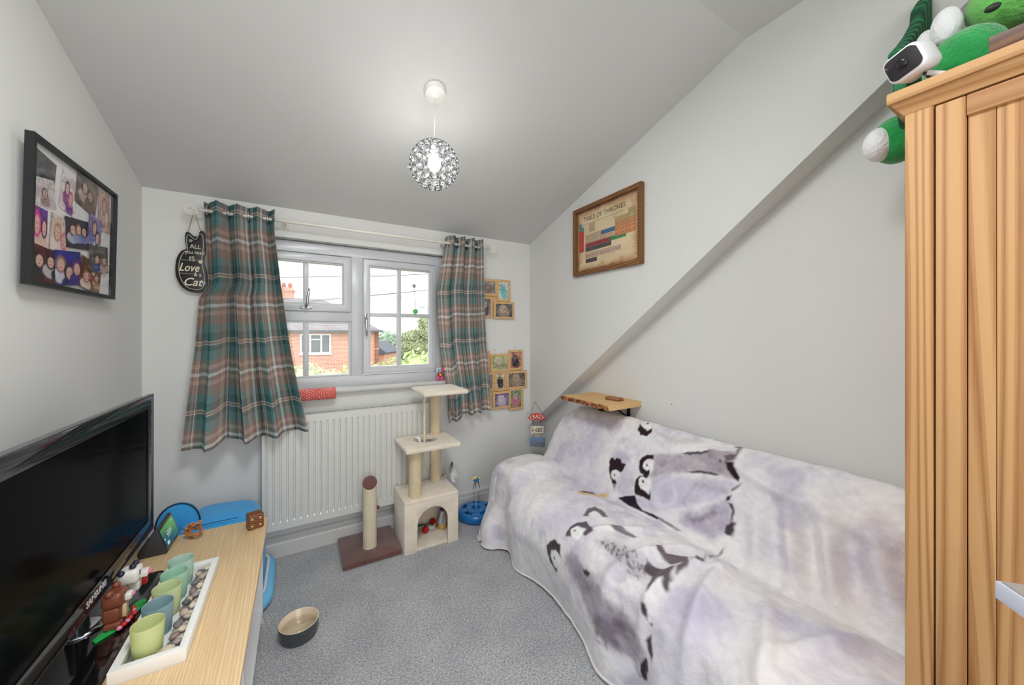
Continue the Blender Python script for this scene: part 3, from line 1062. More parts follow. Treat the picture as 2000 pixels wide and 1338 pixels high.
gr = MB()
gr.box((rx0, ry + .002, rz1 + .0), (rx1, ry + .012, rz1 + .004)).box((rx0, -.048, rz1), (rx1, -.034, rz1 + .004))
for i in range(84):
    x = rx0 + .006 + i * (rx1 - rx0 - .012) / 83
    gr.box((x - .0028, ry + .01, rz1 + .0005), (x + .0028, -.046, rz1 + .0038))
gr.build('top_grille', M_RAD, rad)['kind'] = 'stuff'
for x in (rx0 + .12, rx1 - .12):
    box('wall_bracket', (x - .015, -.034, .3), (x + .015, -.002, .7), M_RAD, rad, .001)
m = MB().tube([(rx1 + .002, -.062, .235), (rx1 + .035, -.062, .235)], .009, 10).tube([(rx1 + .035, -.062, .235), (rx1 + .035, -.062, .10)], .0075, 8).tube([(rx1 + .035, -.062, .235), (rx1 + .035, -.062, .29)], [.014, .016], 12)
m.build('valve', mat('cream_valve', (214, 204, 182), .4), rad, smooth=True)

# ================================================================== CURTAIN POLE AND CURTAINS
PX0, PX1, PYY, PZ = .225, 1.845, -.085, 1.866
pole = thing('curtain_pole', (1.04, -.085, 1.866), 'cream metal curtain pole with scroll finials above the window', 'curtain pole')
M_POLE = mat('cream_metal', (232, 228, 216), .35, var=.02)
MB().tube([(PX0, PYY, PZ), (PX1, PYY, PZ)], .0085, 10).build('rod', M_POLE, pole, smooth=True)
for sgn, x in ((-1, PX0), (1, PX1)):
    path = []
    for i in range(46):
        a = i / 45 * 2.4 * 2 * PI
        r = .030 * (1 - i / 45 * .8)
        path.append((x + sgn * (.028 - r * math.cos(a) * 1.0), PYY, PZ - r * math.sin(a) * .95))
    MB().tube([(x - sgn * .02, PYY, PZ)] + path, .0032, 6).build('scroll_finial', M_POLE, pole, smooth=True)
for x in (.59, 1.50):
    MB().tube([(x, 0, PZ), (x, PYY, PZ)], .006, 8).tube([(x, 0, PZ), (x, -.004, PZ)], .02, 12).build('pole_bracket', M_POLE, pole, smooth=True)

def smooth_curve(pts, t):
    p = np.array(pts, float)
    return np.interp(t, p[:, 0], p[:, 1])

def curtain(label, xl, xr, zb, zt, folds, y0, amp, width_m, phase, seed, bulge, tuck=0.):
    """pleated cloth: xl/xr edge curves over drop b (0 top, 1 hem); folds swing to and fro round the pole"""
    nu, nv = 220, 70
    A, B = np.meshgrid(np.linspace(0, 1, nu + 1), np.linspace(0, 1, nv + 1))
    XL, XR = smooth_curve(xl, B), smooth_curve(xr, B)
    ph = 2 * PI * folds * A + phase + .5 * np.sin(3 * B + 4 * A) * B + 1.3 * (vnoise(A * 3, B * .8, seed + 3) - .5) * sstep(.05, .4, B)
    am = smooth_curve(amp, B)
    warp = .10 * np.sin(2 * PI * folds * A * 2 + phase * 2) / folds * (1 - .4 * B)      # rounds the pleats
    X = XL + (XR - XL) * np.clip(A + warp * np.minimum(1, np.minimum(A, 1 - A) * 8), -.02, 1.02)
    X = X + .010 * B * (vnoise(A * 6, B * 3, seed) - .5) * 2
    yb = smooth_curve(y0, B)
    Y = yb + am * np.sin(ph) * (.75 + .5 * vnoise(A * folds, B * 1.5, seed + 5)) + .012 * B * (vnoise(A * 9, B * 5, seed + 9) - .5)
    Y = Y - bulge * np.sin(PI * np.clip(B, 0, 1)) * A * .3
    Y = np.minimum(Y, -.018 - .03 * (B > .62) * sstep(.5, .7, XR))
    ZB = smooth_curve(zb, A)
    Z = zt - (zt - ZB) * B - .010 * np.abs(np.sin(ph)) * B + .008 * (vnoise(A * 12, B * 2, seed + 2) - .5) * B
    if tuck:
        k = sstep(.86, 1, B) * (1 - sstep(.0, .5, A))
        Y = Y + k * .05
        Z = Z + k * .02 * np.sin(9 * A)
    if tuck:
        k = sstep(.62, .74, B) * (1 - sstep(1.56, 1.62, X))
        Y = Y * (1 - k) + np.clip(Y, -.076, -.050) * k
    vs = np.stack([X, Y, Z], -1).reshape(-1, 3)
    fs = [(j * (nu + 1) + i, j * (nu + 1) + i + 1, (j + 1) * (nu + 1) + i + 1, (j + 1) * (nu + 1) + i) for j in range(nv) for i in range(nu)]
    loc = Vector((float(X.mean()), -.1, float(Z.min())))
    t = thing('curtain', loc, label, 'curtain', 'tartan curtains')
    me = bpy.data.meshes.new('curtain_cloth')
    me.from_pydata([tuple(Vector(v) - loc) for v in vs], [], fs)
    uv = me.uv_layers.new(name='UVMap')
    UU = (A * width_m).ravel()
    VV = ((1 - B) * 1.22 + .05).ravel()
    li = np.empty(len(me.loops), int)
    me.loops.foreach_get('vertex_index', li)
    uv.data.foreach_set('uv', np.stack([UU[li], VV[li]], -1).ravel())
    me.polygons.foreach_set('use_smooth', [True] * len(me.polygons))
    me.materials.append(M_TARTAN)
    o = bpy.data.objects.new('cloth', me)
    COL.objects.link(o)
    o.parent = t
    sm = o.modifiers.new('thickness', 'SOLIDIFY')
    sm.thickness = .0018
    # eyelets where the pole passes through
    for k in range(int(folds * 2)):
        a = (k + .5 - phase / PI) / (2 * folds)
        if 0.02 < a < .98:
            x = float(np.interp(a, np.linspace(0, 1, nu + 1), X[int(nv * .04)]))
            ring = MB()
            ring.tube([(x + .003 * (i % 2), PYY + .021 * math.cos(2 * PI * i / 20), PZ + .021 * math.sin(2 * PI * i / 20)) for i in range(20)], .004, 6, closed=True)
            ring.build('eyelet', M_CHROME, t, smooth=True)
    return t
curtain('wide tartan curtain gathered on the cat sign side of the window',
        [(0, .243), (.12, .250), (.34, .262), (.40, .226), (.6, .218), (1, .178)], [(0, .545), (.1, .545), (.35, .575), (.6, .615), (1, .690)],
        [(0, .695), (.25, .705), (.3, .735), (.5, .715), (.7, .725), (1, .745)], 1.915, 3.6,
        [(0, -.085), (.3, -.105), (.75, -.145), (1, -.165)], [(0, .038), (.3, .058), (1, .056)], 1.20, .4, 21, .10)
curtain('narrower tartan curtain tucked behind the cat tree top',
        [(0, 1.525), (.3, 1.462), (.6, 1.475), (.85, 1.53), (1, 1.545)], [(0, 1.775), (.3, 1.785), (.6, 1.80), (1, 1.845)],
        [(0, .645), (.2, .645), (.35, .70), (.6, .69), (1, .715)], 1.918, 3.5,
        [(0, -.085), (.3, -.09), (1, -.09)], [(0, .040), (.3, .040), (1, .036)], 1.0, 1.3, 57, .0, tuck=1)
# the penguin chicks printed on the throw: colour, strength, edge softness, raggedness, outline in cloth coordinates (along, across)
PENGUIN_PRINT = [
    ((176, 168, 190), 0.55, 0.02, 0.0055, [(0.595,0.5474),(0.616,0.5726),(0.627,0.6021),(0.582,0.6062),(0.537,0.5956),(0.526,0.5809),(0.669,0.5648),(0.694,0.5355),(0.712,0.4995),(0.649,0.4816),(0.61,0.4843),(0.6,0.509),(0.606,0.5316)]),
    ((150, 140, 150), 0.8, 0.012, 0.0044, [(0.752,0.631),(0.803,0.6455),(0.868,0.6552),(0.91,0.6654),(1.004,0.6916),(1.06,0.7),(1.112,0.7142),(1.12,0.6898),(1.113,0.6732),(1.141,0.6617),(1.155,0.6415),(1.121,0.6363),(1.091,0.638),(1.034,0.6334),(0.974,0.626),(0.895,0.6031),(0.826,0.586),(0.787,0.5639),(0.77,0.5658),(0.769,0.5941)]),
    ((192, 186, 204), 0.85, 0.012, 0.0022, [(0.788,0.5614),(0.827,0.5847),(0.868,0.5919),(0.943,0.5977),(1.021,0.6146),(1.109,0.6291),(1.15,0.6285),(1.148,0.6237),(1.133,0.6063),(1.08,0.5747),(0.994,0.5393),(0.94,0.5157),(0.863,0.4881),(0.843,0.4801),(0.801,0.474),(0.751,0.4835),(0.732,0.4955),(0.803,0.5022),(0.798,0.5278)]),
    ((216, 212, 222), 0.7, 0.012, 0.00165, [(0.821,0.5578),(0.852,0.5752),(0.899,0.5672),(0.928,0.548),(0.929,0.5281),(0.9,0.5054),(0.86,0.4922),(0.829,0.5029),(0.815,0.532)]),
    ((184, 176, 198), 0.8, 0.02, 0.0022, [(0.826,0.5505),(0.857,0.5657),(0.891,0.5577),(0.91,0.5383),(0.902,0.5188),(0.868,0.5105),(0.835,0.5257)]),
    ((140, 130, 146), 0.7, 0.02, 0.0033, [(0.996,0.5965),(1.052,0.6017),(1.104,0.6064),(1.12,0.6032),(1.085,0.5974),(1.03,0.5945)]),
    ((158, 148, 170), 0.75, 0.02, 0.0066, [(0.971,0.5092),(1.04,0.5318),(1.078,0.5605),(1.13,0.5872),(1.156,0.5667),(1.166,0.5429),(1.156,0.5141),(1.12,0.4836),(1.076,0.4836),(1.001,0.4852),(0.969,0.4888)]),
    ((112, 100, 118), 0.7, 0.012, 0.0066, [(1.006,0.4992),(1.06,0.5281),(1.091,0.5476),(1.107,0.5449),(1.082,0.5246),(1.034,0.4998)]),
    ((120, 108, 120), 0.75, 0.02, 0.0066, [(0.718,0.1795),(0.783,0.1958),(0.842,0.1867),(0.912,0.1799),(0.976,0.1678),(1.034,0.1588),(1.087,0.1504),(1.127,0.1357),(1.149,0.1176),(1.135,0.0977),(1.107,0.0817),(1.049,0.0782),(0.993,0.0711),(0.954,0.0823),(0.896,0.0947),(0.844,0.1183),(0.777,0.1405),(0.727,0.1567)]),
    ((84, 72, 84), 0.6, 0.02, 0.00825, [(0.92,0.0977),(0.97,0.1275),(1.014,0.1264),(1.047,0.1639),(1.088,0.1481),(1.116,0.131),(1.069,0.1196),(1.029,0.1145),(1.049,0.0811),(0.993,0.074),(0.954,0.0823)]),
    ((92, 80, 92), 0.6, 0.02, 0.0066, [(0.817,0.1645),(0.875,0.1707),(0.911,0.1567),(0.875,0.1371),(0.84,0.1413)]),
    ((196, 190, 204), 0.8, 0.015, 0.0044, [(0.897,0.1914),(0.959,0.2025),(1.046,0.199),(1.106,0.2038),(1.093,0.179),(1.028,0.1809),(0.957,0.1799)]),
    ((150, 142, 150), 0.55, 0.02, 0.0055, [(0.832,0.2514),(0.856,0.2742),(0.922,0.2924),(0.99,0.2857),(1.059,0.2843),(1.105,0.2728),(1.102,0.2385),(1.041,0.2352),(0.973,0.2461),(0.901,0.2427)]),
    ((40, 22, 32), 1, 0.004, 0.00275, [(0.505,0.5642),(0.506,0.577),(0.521,0.5801),(0.535,0.5746),(0.547,0.5843),(0.567,0.5852),(0.582,0.5755),(0.615,0.5741),(0.61,0.5594),(0.603,0.5471),(0.6,0.5393),(0.587,0.5454),(0.564,0.5472),(0.543,0.5397),(0.539,0.5301),(0.551,0.5198),(0.567,0.5156),(0.584,0.5178),(0.599,0.5116),(0.595,0.5033),(0.578,0.5008),(0.554,0.5113),(0.534,0.5255),(0.517,0.5442)]),
    ((230, 228, 228), 1, 0.004, 0.00055, [(0.541,0.5379),(0.564,0.5468),(0.595,0.5442),(0.603,0.5367),(0.601,0.5212),(0.585,0.5175),(0.563,0.5159),(0.548,0.5225)]),
    ((140, 126, 136), 0.9, 0.004, 0, [(0.57,0.5025),(0.595,0.5049),(0.595,0.4867)]),
    ((40, 22, 32), 1, 0.003, 0, [(0.571,0.5299),(0.573,0.5279),(0.571,0.5261),(0.568,0.5254),(0.565,0.5259),(0.562,0.5287),(0.561,0.5307),(0.563,0.5324),(0.565,0.5332),(0.569,0.5326)]),
    ((40, 22, 32), 1, 0.004, 0.00165, [(0.691,0.5812),(0.683,0.5975),(0.691,0.6138),(0.712,0.6251),(0.747,0.6313),(0.759,0.6163),(0.749,0.6187),(0.722,0.6137),(0.709,0.6025),(0.71,0.588),(0.727,0.5825),(0.742,0.5801),(0.752,0.5871),(0.764,0.5728),(0.764,0.5587),(0.747,0.5582),(0.732,0.566),(0.715,0.5657),(0.701,0.5714)]),
    ((230, 228, 228), 1, 0.004, 0.00055, [(0.71,0.5936),(0.717,0.6083),(0.735,0.6146),(0.757,0.6159),(0.769,0.5941),(0.766,0.5763),(0.752,0.5871),(0.739,0.5807),(0.717,0.5836)]),
    ((40, 22, 32), 1, 0.003, 0, [(0.735,0.5962),(0.736,0.5936),(0.734,0.5914),(0.732,0.5908),(0.729,0.5919),(0.726,0.5945),(0.725,0.5974),(0.726,0.5997),(0.729,0.6001),(0.732,0.5986)]),
    ((40, 22, 32), 0.9, 0.004, 0.0033, [(0.891,0.6647),(0.947,0.6784),(1.008,0.6929),(1.022,0.6907),(0.982,0.679),(0.936,0.6661),(0.902,0.6617)]),
    ((40, 22, 32), 0.9, 0.004, 0.0022, [(0.935,0.6155),(0.981,0.6307),(1.012,0.6345),(1.075,0.6379),(1.07,0.632),(1.016,0.6276),(0.976,0.6221)]),
    ((40, 22, 32), 1, 0.005, 0.0033, [(1.097,0.6713),(1.122,0.6774),(1.141,0.6617),(1.156,0.6484),(1.157,0.635),(1.139,0.6379),(1.117,0.6473),(1.102,0.6584)]),
    ((96, 80, 86), 0.9, 0.006, 0.0044, [(1.087,0.7274),(1.12,0.7422),(1.122,0.7166),(1.121,0.6929),(1.121,0.6797),(1.105,0.6741),(1.083,0.6879),(1.113,0.702),(1.111,0.7213)]),
    ((40, 22, 32), 0.9, 0.004, 0.0011, [(1.086,0.6702),(1.086,0.6678),(1.084,0.6665),(1.08,0.6658),(1.077,0.6666),(1.075,0.6684),(1.076,0.6703),(1.078,0.6721),(1.081,0.6727),(1.084,0.6721)]),
    ((40, 22, 32), 1, 0.004, 0.0022, [(0.712,0.5079),(0.703,0.5257),(0.706,0.5435),(0.72,0.558),(0.743,0.5644),(0.757,0.5602),(0.731,0.5575),(0.721,0.5469),(0.725,0.5332),(0.739,0.5255),(0.768,0.5237),(0.793,0.5184),(0.79,0.5313),(0.807,0.5136),(0.808,0.503),(0.786,0.5032),(0.759,0.5049),(0.738,0.5027),(0.723,0.5017)]),
    ((230, 228, 228), 1, 0.004, 0.00055, [(0.721,0.5469),(0.736,0.5586),(0.765,0.5562),(0.785,0.558),(0.787,0.5363),(0.793,0.5184),(0.769,0.5225),(0.739,0.5255),(0.723,0.5356)]),
    ((40, 22, 32), 1, 0.003, 0, [(0.752,0.5473),(0.752,0.5448),(0.749,0.5428),(0.746,0.5419),(0.742,0.5425),(0.739,0.5445),(0.739,0.547),(0.741,0.549),(0.746,0.5499),(0.749,0.5491)]),
    ((28, 20, 40), 1, 0.004, 0.0011, [(0.635,0.4701),(0.665,0.4838),(0.723,0.499),(0.753,0.4814),(0.795,0.4696),(0.847,0.4745),(0.882,0.4724),(0.879,0.4655),(0.81,0.4649),(0.752,0.4634),(0.7,0.4642),(0.662,0.4677)]),
    ((28, 20, 40), 0.7, 0.004, 0.0011, [(0.865,0.47),(0.887,0.4736),(0.967,0.4708),(0.99,0.469),(0.973,0.4634),(0.907,0.4661)]),
    ((40, 22, 32), 0.95, 0.004, 0.0022, [(1.135,0.5793),(1.151,0.5809),(1.164,0.569),(1.167,0.5467),(1.161,0.5433),(1.156,0.5666),(1.142,0.5752)]),
    ((50, 36, 46), 0.95, 0.006, 0.0044, [(1.149,0.5319),(1.16,0.5413),(1.177,0.5415),(1.18,0.525),(1.176,0.5109),(1.159,0.5083),(1.147,0.5114)]),
    ((40, 22, 32), 0.95, 0.004, 0.00275, [(1.124,0.5925),(1.139,0.6009),(1.141,0.5876),(1.129,0.5811),(1.123,0.5877)]),
    ((110, 94, 100), 0.9, 0.004, 0.00165, [(1.134,0.6136),(1.168,0.6362),(1.157,0.6211),(1.14,0.6093)]),
    ((84, 66, 76), 0.85, 0.005, 0.0022, [(1.148,0.4272),(1.157,0.4695),(1.162,0.479),(1.164,0.467),(1.156,0.4487),(1.159,0.4175)]),
    ((210, 176, 116), 0.9, 0.004, 0.00165, [(0.494,0.3774),(0.493,0.4089),(0.533,0.4235),(0.533,0.4628),(0.579,0.4676),(0.564,0.4236),(0.552,0.3933),(0.515,0.372)]),
    ((70, 56, 56), 0.9, 0.004, 0.00165, [(0.489,0.3887),(0.505,0.4397),(0.538,0.4298),(0.515,0.3905)]),
    ((76, 62, 70), 0.9, 0.005, 0.0022, [(0.686,0.2953),(0.659,0.3271),(0.656,0.3568),(0.702,0.358),(0.767,0.3435),(0.755,0.3315),(0.715,0.3384),(0.686,0.3397),(0.686,0.3228),(0.703,0.3047)]),
    ((230, 228, 228), 0.9, 0.004, 0.00055, [(0.695,0.3119),(0.684,0.3351),(0.715,0.3384),(0.747,0.3304),(0.729,0.3138),(0.712,0.308)]),
    ((74, 60, 68), 0.95, 0.005, 0.00275, [(0.688,0.2179),(0.686,0.2415),(0.697,0.2621),(0.725,0.2842),(0.775,0.2761),(0.79,0.273),(0.78,0.2456),(0.761,0.2488),(0.764,0.2637),(0.72,0.2598),(0.701,0.242),(0.723,0.2251)]),
    ((230, 228, 228), 0.95, 0.004, 0.00055, [(0.699,0.2384),(0.715,0.2572),(0.756,0.2603),(0.763,0.2448),(0.753,0.2259),(0.723,0.2262)]),
    ((40, 22, 32), 0.9, 0.003, 0, [(0.727,0.2448),(0.726,0.2435),(0.725,0.2418),(0.721,0.2407),(0.717,0.2403),(0.716,0.2408),(0.715,0.2421),(0.717,0.2437),(0.719,0.2449),(0.723,0.2454)]),
    ((66, 50, 60), 0.92, 0.006, 0.0055, [(1.05,0.2861),(1.093,0.2822),(1.128,0.2871),(1.15,0.3025),(1.17,0.2707),(1.181,0.2555),(1.169,0.2485),(1.145,0.266),(1.138,0.2544),(1.122,0.2287),(1.112,0.2362),(1.111,0.2574),(1.074,0.2566)]),
    ((84, 66, 76), 0.85, 0.005, 0.00165, [(0.801,0.3083),(0.845,0.3333),(0.888,0.3366),(0.934,0.3369),(0.933,0.3263),(0.881,0.3204),(0.83,0.3117)]),
    ((84, 66, 76), 0.9, 0.005, 0.0033, [(1.034,0.3259),(1.056,0.3367),(1.087,0.3318),(1.139,0.3483),(1.165,0.3373),(1.173,0.313),(1.166,0.2894),(1.154,0.3052),(1.15,0.3234),(1.125,0.3105),(1.088,0.3112)]),
    ((84, 66, 76), 0.9, 0.005, 0.00275, [(1.144,0.3624),(1.136,0.3923),(1.16,0.3924),(1.141,0.4257),(1.179,0.3735),(1.161,0.365),(1.167,0.3431)]),
    ((44, 28, 38), 0.97, 0.005, 0.0033, [(0.589,0.1604),(0.603,0.18),(0.639,0.1918),(0.681,0.1907),(0.694,0.1648),(0.679,0.164),(0.652,0.169),(0.623,0.1585),(0.615,0.1402),(0.646,0.1181),(0.668,0.1215),(0.655,0.1047),(0.612,0.1186),(0.594,0.1413)]),
    ((230, 228, 228), 0.95, 0.004, 0.00055, [(0.622,0.156),(0.653,0.1681),(0.684,0.1655),(0.692,0.1529),(0.679,0.1333),(0.658,0.1263),(0.626,0.1357)]),
    ((40, 22, 32), 0.9, 0.003, 0, [(0.653,0.1461),(0.652,0.1429),(0.649,0.14),(0.646,0.1384),(0.644,0.1401),(0.642,0.1426),(0.643,0.1462),(0.645,0.1489),(0.649,0.15),(0.651,0.1488)]),
    ((40, 22, 32), 0.95, 0.005, 0.0022, [(0.834,0.179),(0.857,0.1847),(0.878,0.1832),(0.87,0.1724),(0.846,0.1691)]),
    ((40, 22, 32), 1, 0.005, 0.0044, [(1.128,0.0889),(1.15,0.115),(1.162,0.1127),(1.165,0.0948),(1.157,0.071),(1.141,0.067),(1.13,0.0781)]),
    ((40, 22, 32), 0.95, 0.005, 0.0033, [(1.149,0.1449),(1.167,0.1613),(1.182,0.1352),(1.183,0.1195),(1.164,0.1296)]),
    ((40, 22, 32), 0.95, 0.005, 0.00275, [(1.113,0.2047),(1.133,0.208),(1.145,0.2013),(1.148,0.1849),(1.131,0.1906)]),
    ((40, 22, 32), 0.9, 0.004, 0.0011, [(1.157,0.1808),(1.168,0.1857),(1.167,0.179)]),
    ((40, 22, 32), 1, 0.004, 0.0033, [(0.613,0.6926),(0.606,0.7148),(0.654,0.7037),(0.673,0.6981),(0.69,0.7103),(0.701,0.6987),(0.68,0.6818),(0.639,0.6787)]),
    ((230, 228, 228), 1, 0.004, 0.00055, [(0.617,0.7117),(0.619,0.7349),(0.652,0.7422),(0.684,0.7091),(0.656,0.7007)]),
    ((40, 22, 32), 1, 0.003, 0, [(0.652,0.7252),(0.654,0.7225),(0.654,0.7201),(0.65,0.7196),(0.645,0.7201),(0.641,0.7225),(0.639,0.7253),(0.64,0.7276),(0.643,0.7291),(0.648,0.728)]),
    ((160, 150, 156), 0.4, 0.015, 0.0055, [(0.709,0.7046),(0.834,0.7061),(0.929,0.7287),(0.974,0.7132),(0.85,0.6859),(0.789,0.686)]),
    ((60, 46, 56), 0.85, 0.003, 0, [(1.046,0.2682),(1.05,0.2676),(1.054,0.2647),(1.051,0.2653)]),
    ((60, 46, 56), 0.85, 0.003, 0, [(0.969,0.2485),(0.974,0.2479),(0.977,0.2456),(0.974,0.2451)]),
    ((60, 46, 56), 0.85, 0.003, 0, [(0.917,0.2546),(0.927,0.2539),(0.935,0.2486),(0.927,0.2483)]),
    ((60, 46, 56), 0.85, 0.003, 0, [(0.991,0.2627),(1.0,0.2623),(1.007,0.2571),(1.001,0.2567)]),
    ((60, 46, 56), 0.85, 0.003, 0, [(1.057,0.2643),(1.064,0.2636),(1.071,0.259),(1.065,0.259)]),
    ((60, 46, 56), 0.85, 0.003, 0, [(1.071,0.238),(1.074,0.2375),(1.077,0.2355),(1.073,0.2355)]),
    ((60, 46, 56), 0.85, 0.003, 0, [(0.979,0.2677),(0.986,0.2673),(0.993,0.2625),(0.988,0.2622)]),
    ((60, 46, 56), 0.85, 0.003, 0, [(0.878,0.2596),(0.888,0.2587),(0.896,0.2534),(0.888,0.2532)]),
    ((60, 46, 56), 0.85, 0.003, 0, [(1.032,0.2674),(1.04,0.267),(1.048,0.2613),(1.042,0.2609)]),
    ((60, 46, 56), 0.85, 0.003, 0, [(1.014,0.2534),(1.024,0.2527),(1.031,0.2475),(1.024,0.2471)]),
    ((60, 46, 56), 0.85, 0.003, 0, [(1.068,0.2472),(1.071,0.2472),(1.074,0.2449),(1.071,0.2451)]),
    ((60, 46, 56), 0.85, 0.003, 0, [(0.882,0.2556),(0.891,0.2552),(0.9,0.2496),(0.894,0.2495)]),
    ((60, 46, 56), 0.85, 0.003, 0, [(0.993,0.2816),(1.0,0.2813),(1.008,0.2758),(1.002,0.2759)]),
    ((60, 46, 56), 0.85, 0.003, 0, [(1.032,0.2501),(1.038,0.2497),(1.043,0.2459),(1.038,0.2459)]),
    ((60, 46, 56), 0.85, 0.003, 0, [(0.981,0.2484),(0.989,0.2474),(0.995,0.2429),(0.989,0.2429)]),
    ((60, 46, 56), 0.85, 0.003, 0, [(0.94,0.2875),(0.95,0.2864),(0.959,0.2803),(0.952,0.2802)]),
    ((60, 46, 56), 0.85, 0.003, 0, [(0.943,0.2556),(0.952,0.2551),(0.96,0.2496),(0.954,0.2495)]),
    ((60, 46, 56), 0.85, 0.003, 0, [(0.943,0.2578),(0.95,0.2574),(0.955,0.2541),(0.95,0.2536)]),
    ((60, 46, 56), 0.85, 0.003, 0, [(1.059,0.2438),(1.067,0.2433),(1.072,0.2388),(1.066,0.239)]),
    ((60, 46, 56), 0.85, 0.003, 0, [(0.92,0.2631),(0.927,0.2623),(0.934,0.2578),(0.929,0.2578)]),
    ((60, 46, 56), 0.85, 0.003, 0, [(0.956,0.2584),(0.964,0.2581),(0.971,0.2533),(0.965,0.2534)]),
    ((60, 46, 56), 0.85, 0.003, 0, [(0.971,0.2631),(0.978,0.2626),(0.986,0.2577),(0.98,0.2576)]),
    ((60, 46, 56), 0.85, 0.003, 0, [(0.905,0.2702),(0.915,0.2694),(0.925,0.2631),(0.917,0.263)]),
    ((60, 46, 56), 0.85, 0.003, 0, [(0.885,0.2659),(0.891,0.2655),(0.897,0.2616),(0.892,0.2616)]),
    ((60, 46, 56), 0.85, 0.003, 0, [(0.914,0.2666),(0.921,0.2661),(0.928,0.2612),(0.923,0.2615)]),
    ((60, 46, 56), 0.85, 0.003, 0, [(0.999,0.2757),(1.005,0.2756),(1.01,0.2716),(1.006,0.2716)]),
    ((60, 46, 56), 0.85, 0.003, 0, [(1.051,0.2568),(1.057,0.256),(1.063,0.2519),(1.058,0.2518)]),
    ((60, 46, 56), 0.85, 0.003, 0, [(1.02,0.2629),(1.027,0.2622),(1.033,0.258),(1.028,0.258)]),
    ((60, 46, 56), 0.85, 0.003, 0, [(0.983,0.286),(0.991,0.2853),(0.999,0.2796),(0.994,0.2797)]),
    ((60, 46, 56), 0.85, 0.003, 0, [(1.025,0.2498),(1.03,0.2496),(1.034,0.2461),(1.03,0.246)]),
    ((60, 46, 56), 0.85, 0.003, 0, [(0.855,0.261),(0.865,0.2605),(0.875,0.2541),(0.867,0.2541)]),
    ((60, 46, 56), 0.85, 0.003, 0, [(0.933,0.2667),(0.939,0.2663),(0.946,0.2625),(0.94,0.2622)]),
    ((60, 46, 56), 0.85, 0.003, 0, [(1.015,0.2778),(1.021,0.2772),(1.029,0.2719),(1.024,0.272)]),
    ((60, 46, 56), 0.85, 0.003, 0, [(0.988,0.2828),(0.996,0.2821),(1.004,0.2766),(0.999,0.2767)]),
    ((60, 46, 56), 0.85, 0.003, 0, [(1.018,0.2403),(1.024,0.2404),(1.029,0.2367),(1.024,0.2367)]),
    ((60, 46, 56), 0.85, 0.003, 0, [(0.902,0.2525),(0.908,0.2522),(0.912,0.2492),(0.908,0.2491)]),
    ((60, 46, 56), 0.85, 0.003, 0, [(0.996,0.2627),(1.004,0.2623),(1.012,0.257),(1.005,0.2566)]),
    ((60, 46, 56), 0.85, 0.003, 0, [(0.987,0.284),(0.991,0.2838),(0.996,0.28),(0.993,0.2801)]),
    ((60, 46, 56), 0.85, 0.003, 0, [(1.07,0.2541),(1.074,0.2541),(1.077,0.2518),(1.074,0.2517)]),
    ((60, 46, 56), 0.85, 0.003, 0, [(1.046,0.2625),(1.053,0.2616),(1.06,0.257),(1.054,0.2568)]),
    ((60, 46, 56), 0.85, 0.003, 0, [(0.951,0.2843),(0.956,0.284),(0.963,0.2803),(0.959,0.2803)]),
    ((60, 46, 56), 0.85, 0.003, 0, [(0.941,0.2606),(0.947,0.2601),(0.953,0.256),(0.949,0.256)]),
    ((60, 46, 56), 0.85, 0.003, 0, [(1.028,0.2552),(1.035,0.2546),(1.042,0.2497),(1.036,0.25)]),
    ((60, 46, 56), 0.85, 0.003, 0, [(0.895,0.259),(0.903,0.2582),(0.911,0.2535),(0.905,0.2534)]),
    ((60, 46, 56), 0.85, 0.003, 0, [(0.911,0.2604),(0.92,0.2599),(0.928,0.2546),(0.921,0.2546)]),
    ((60, 46, 56), 0.85, 0.003, 0, [(0.895,0.2764),(0.901,0.2757),(0.908,0.2716),(0.903,0.2716)]),
    ((60, 46, 56), 0.85, 0.003, 0, [(1.027,0.2393),(1.033,0.239),(1.036,0.2364),(1.032,0.236)]),
    ((60, 46, 56), 0.85, 0.003, 0, [(0.971,0.2594),(0.978,0.259),(0.985,0.2544),(0.979,0.254)]),
    ((60, 46, 56), 0.85, 0.003, 0, [(0.892,0.274),(0.897,0.2737),(0.902,0.2703),(0.898,0.2703)]),
    ((60, 46, 56), 0.85, 0.003, 0, [(1.052,0.2592),(1.058,0.2591),(1.064,0.2549),(1.059,0.2549)]),
    ((60, 46, 56), 0.85, 0.003, 0, [(1.037,0.2597),(1.045,0.259),(1.051,0.2542),(1.045,0.2541)]),
    ((60, 46, 56), 0.85, 0.003, 0, [(1.005,0.2811),(1.011,0.2804),(1.016,0.2765),(1.012,0.2765)]),
    ((60, 46, 56), 0.85, 0.003, 0, [(0.881,0.2633),(0.888,0.2628),(0.895,0.2581),(0.889,0.2582)]),
    ((60, 46, 56), 0.85, 0.003, 0, [(0.973,0.2745),(0.981,0.2741),(0.988,0.2689),(0.982,0.2688)]),
    ((60, 46, 56), 0.85, 0.003, 0, [(0.976,0.2556),(0.981,0.2553),(0.985,0.2524),(0.981,0.2523)]),
    ((60, 46, 56), 0.85, 0.003, 0, [(0.933,0.2702),(0.942,0.2694),(0.95,0.2639),(0.943,0.2638)]),
    ((60, 46, 56), 0.85, 0.003, 0, [(0.999,0.2821),(1.006,0.2814),(1.013,0.2764),(1.008,0.2765)]),
    ((60, 46, 56), 0.85, 0.003, 0, [(1.006,0.2535),(1.015,0.2529),(1.022,0.2477),(1.015,0.2474)]),
    ((60, 46, 56), 0.85, 0.003, 0, [(1.024,0.2597),(1.028,0.2591),(1.032,0.2564),(1.029,0.2569)]),
    ((60, 46, 56), 0.85, 0.003, 0, [(1.05,0.2662),(1.055,0.2659),(1.06,0.2625),(1.056,0.2624)]),
    ((60, 46, 56), 0.85, 0.003, 0, [(0.914,0.2694),(0.918,0.2691),(0.922,0.2664),(0.919,0.2664)]),
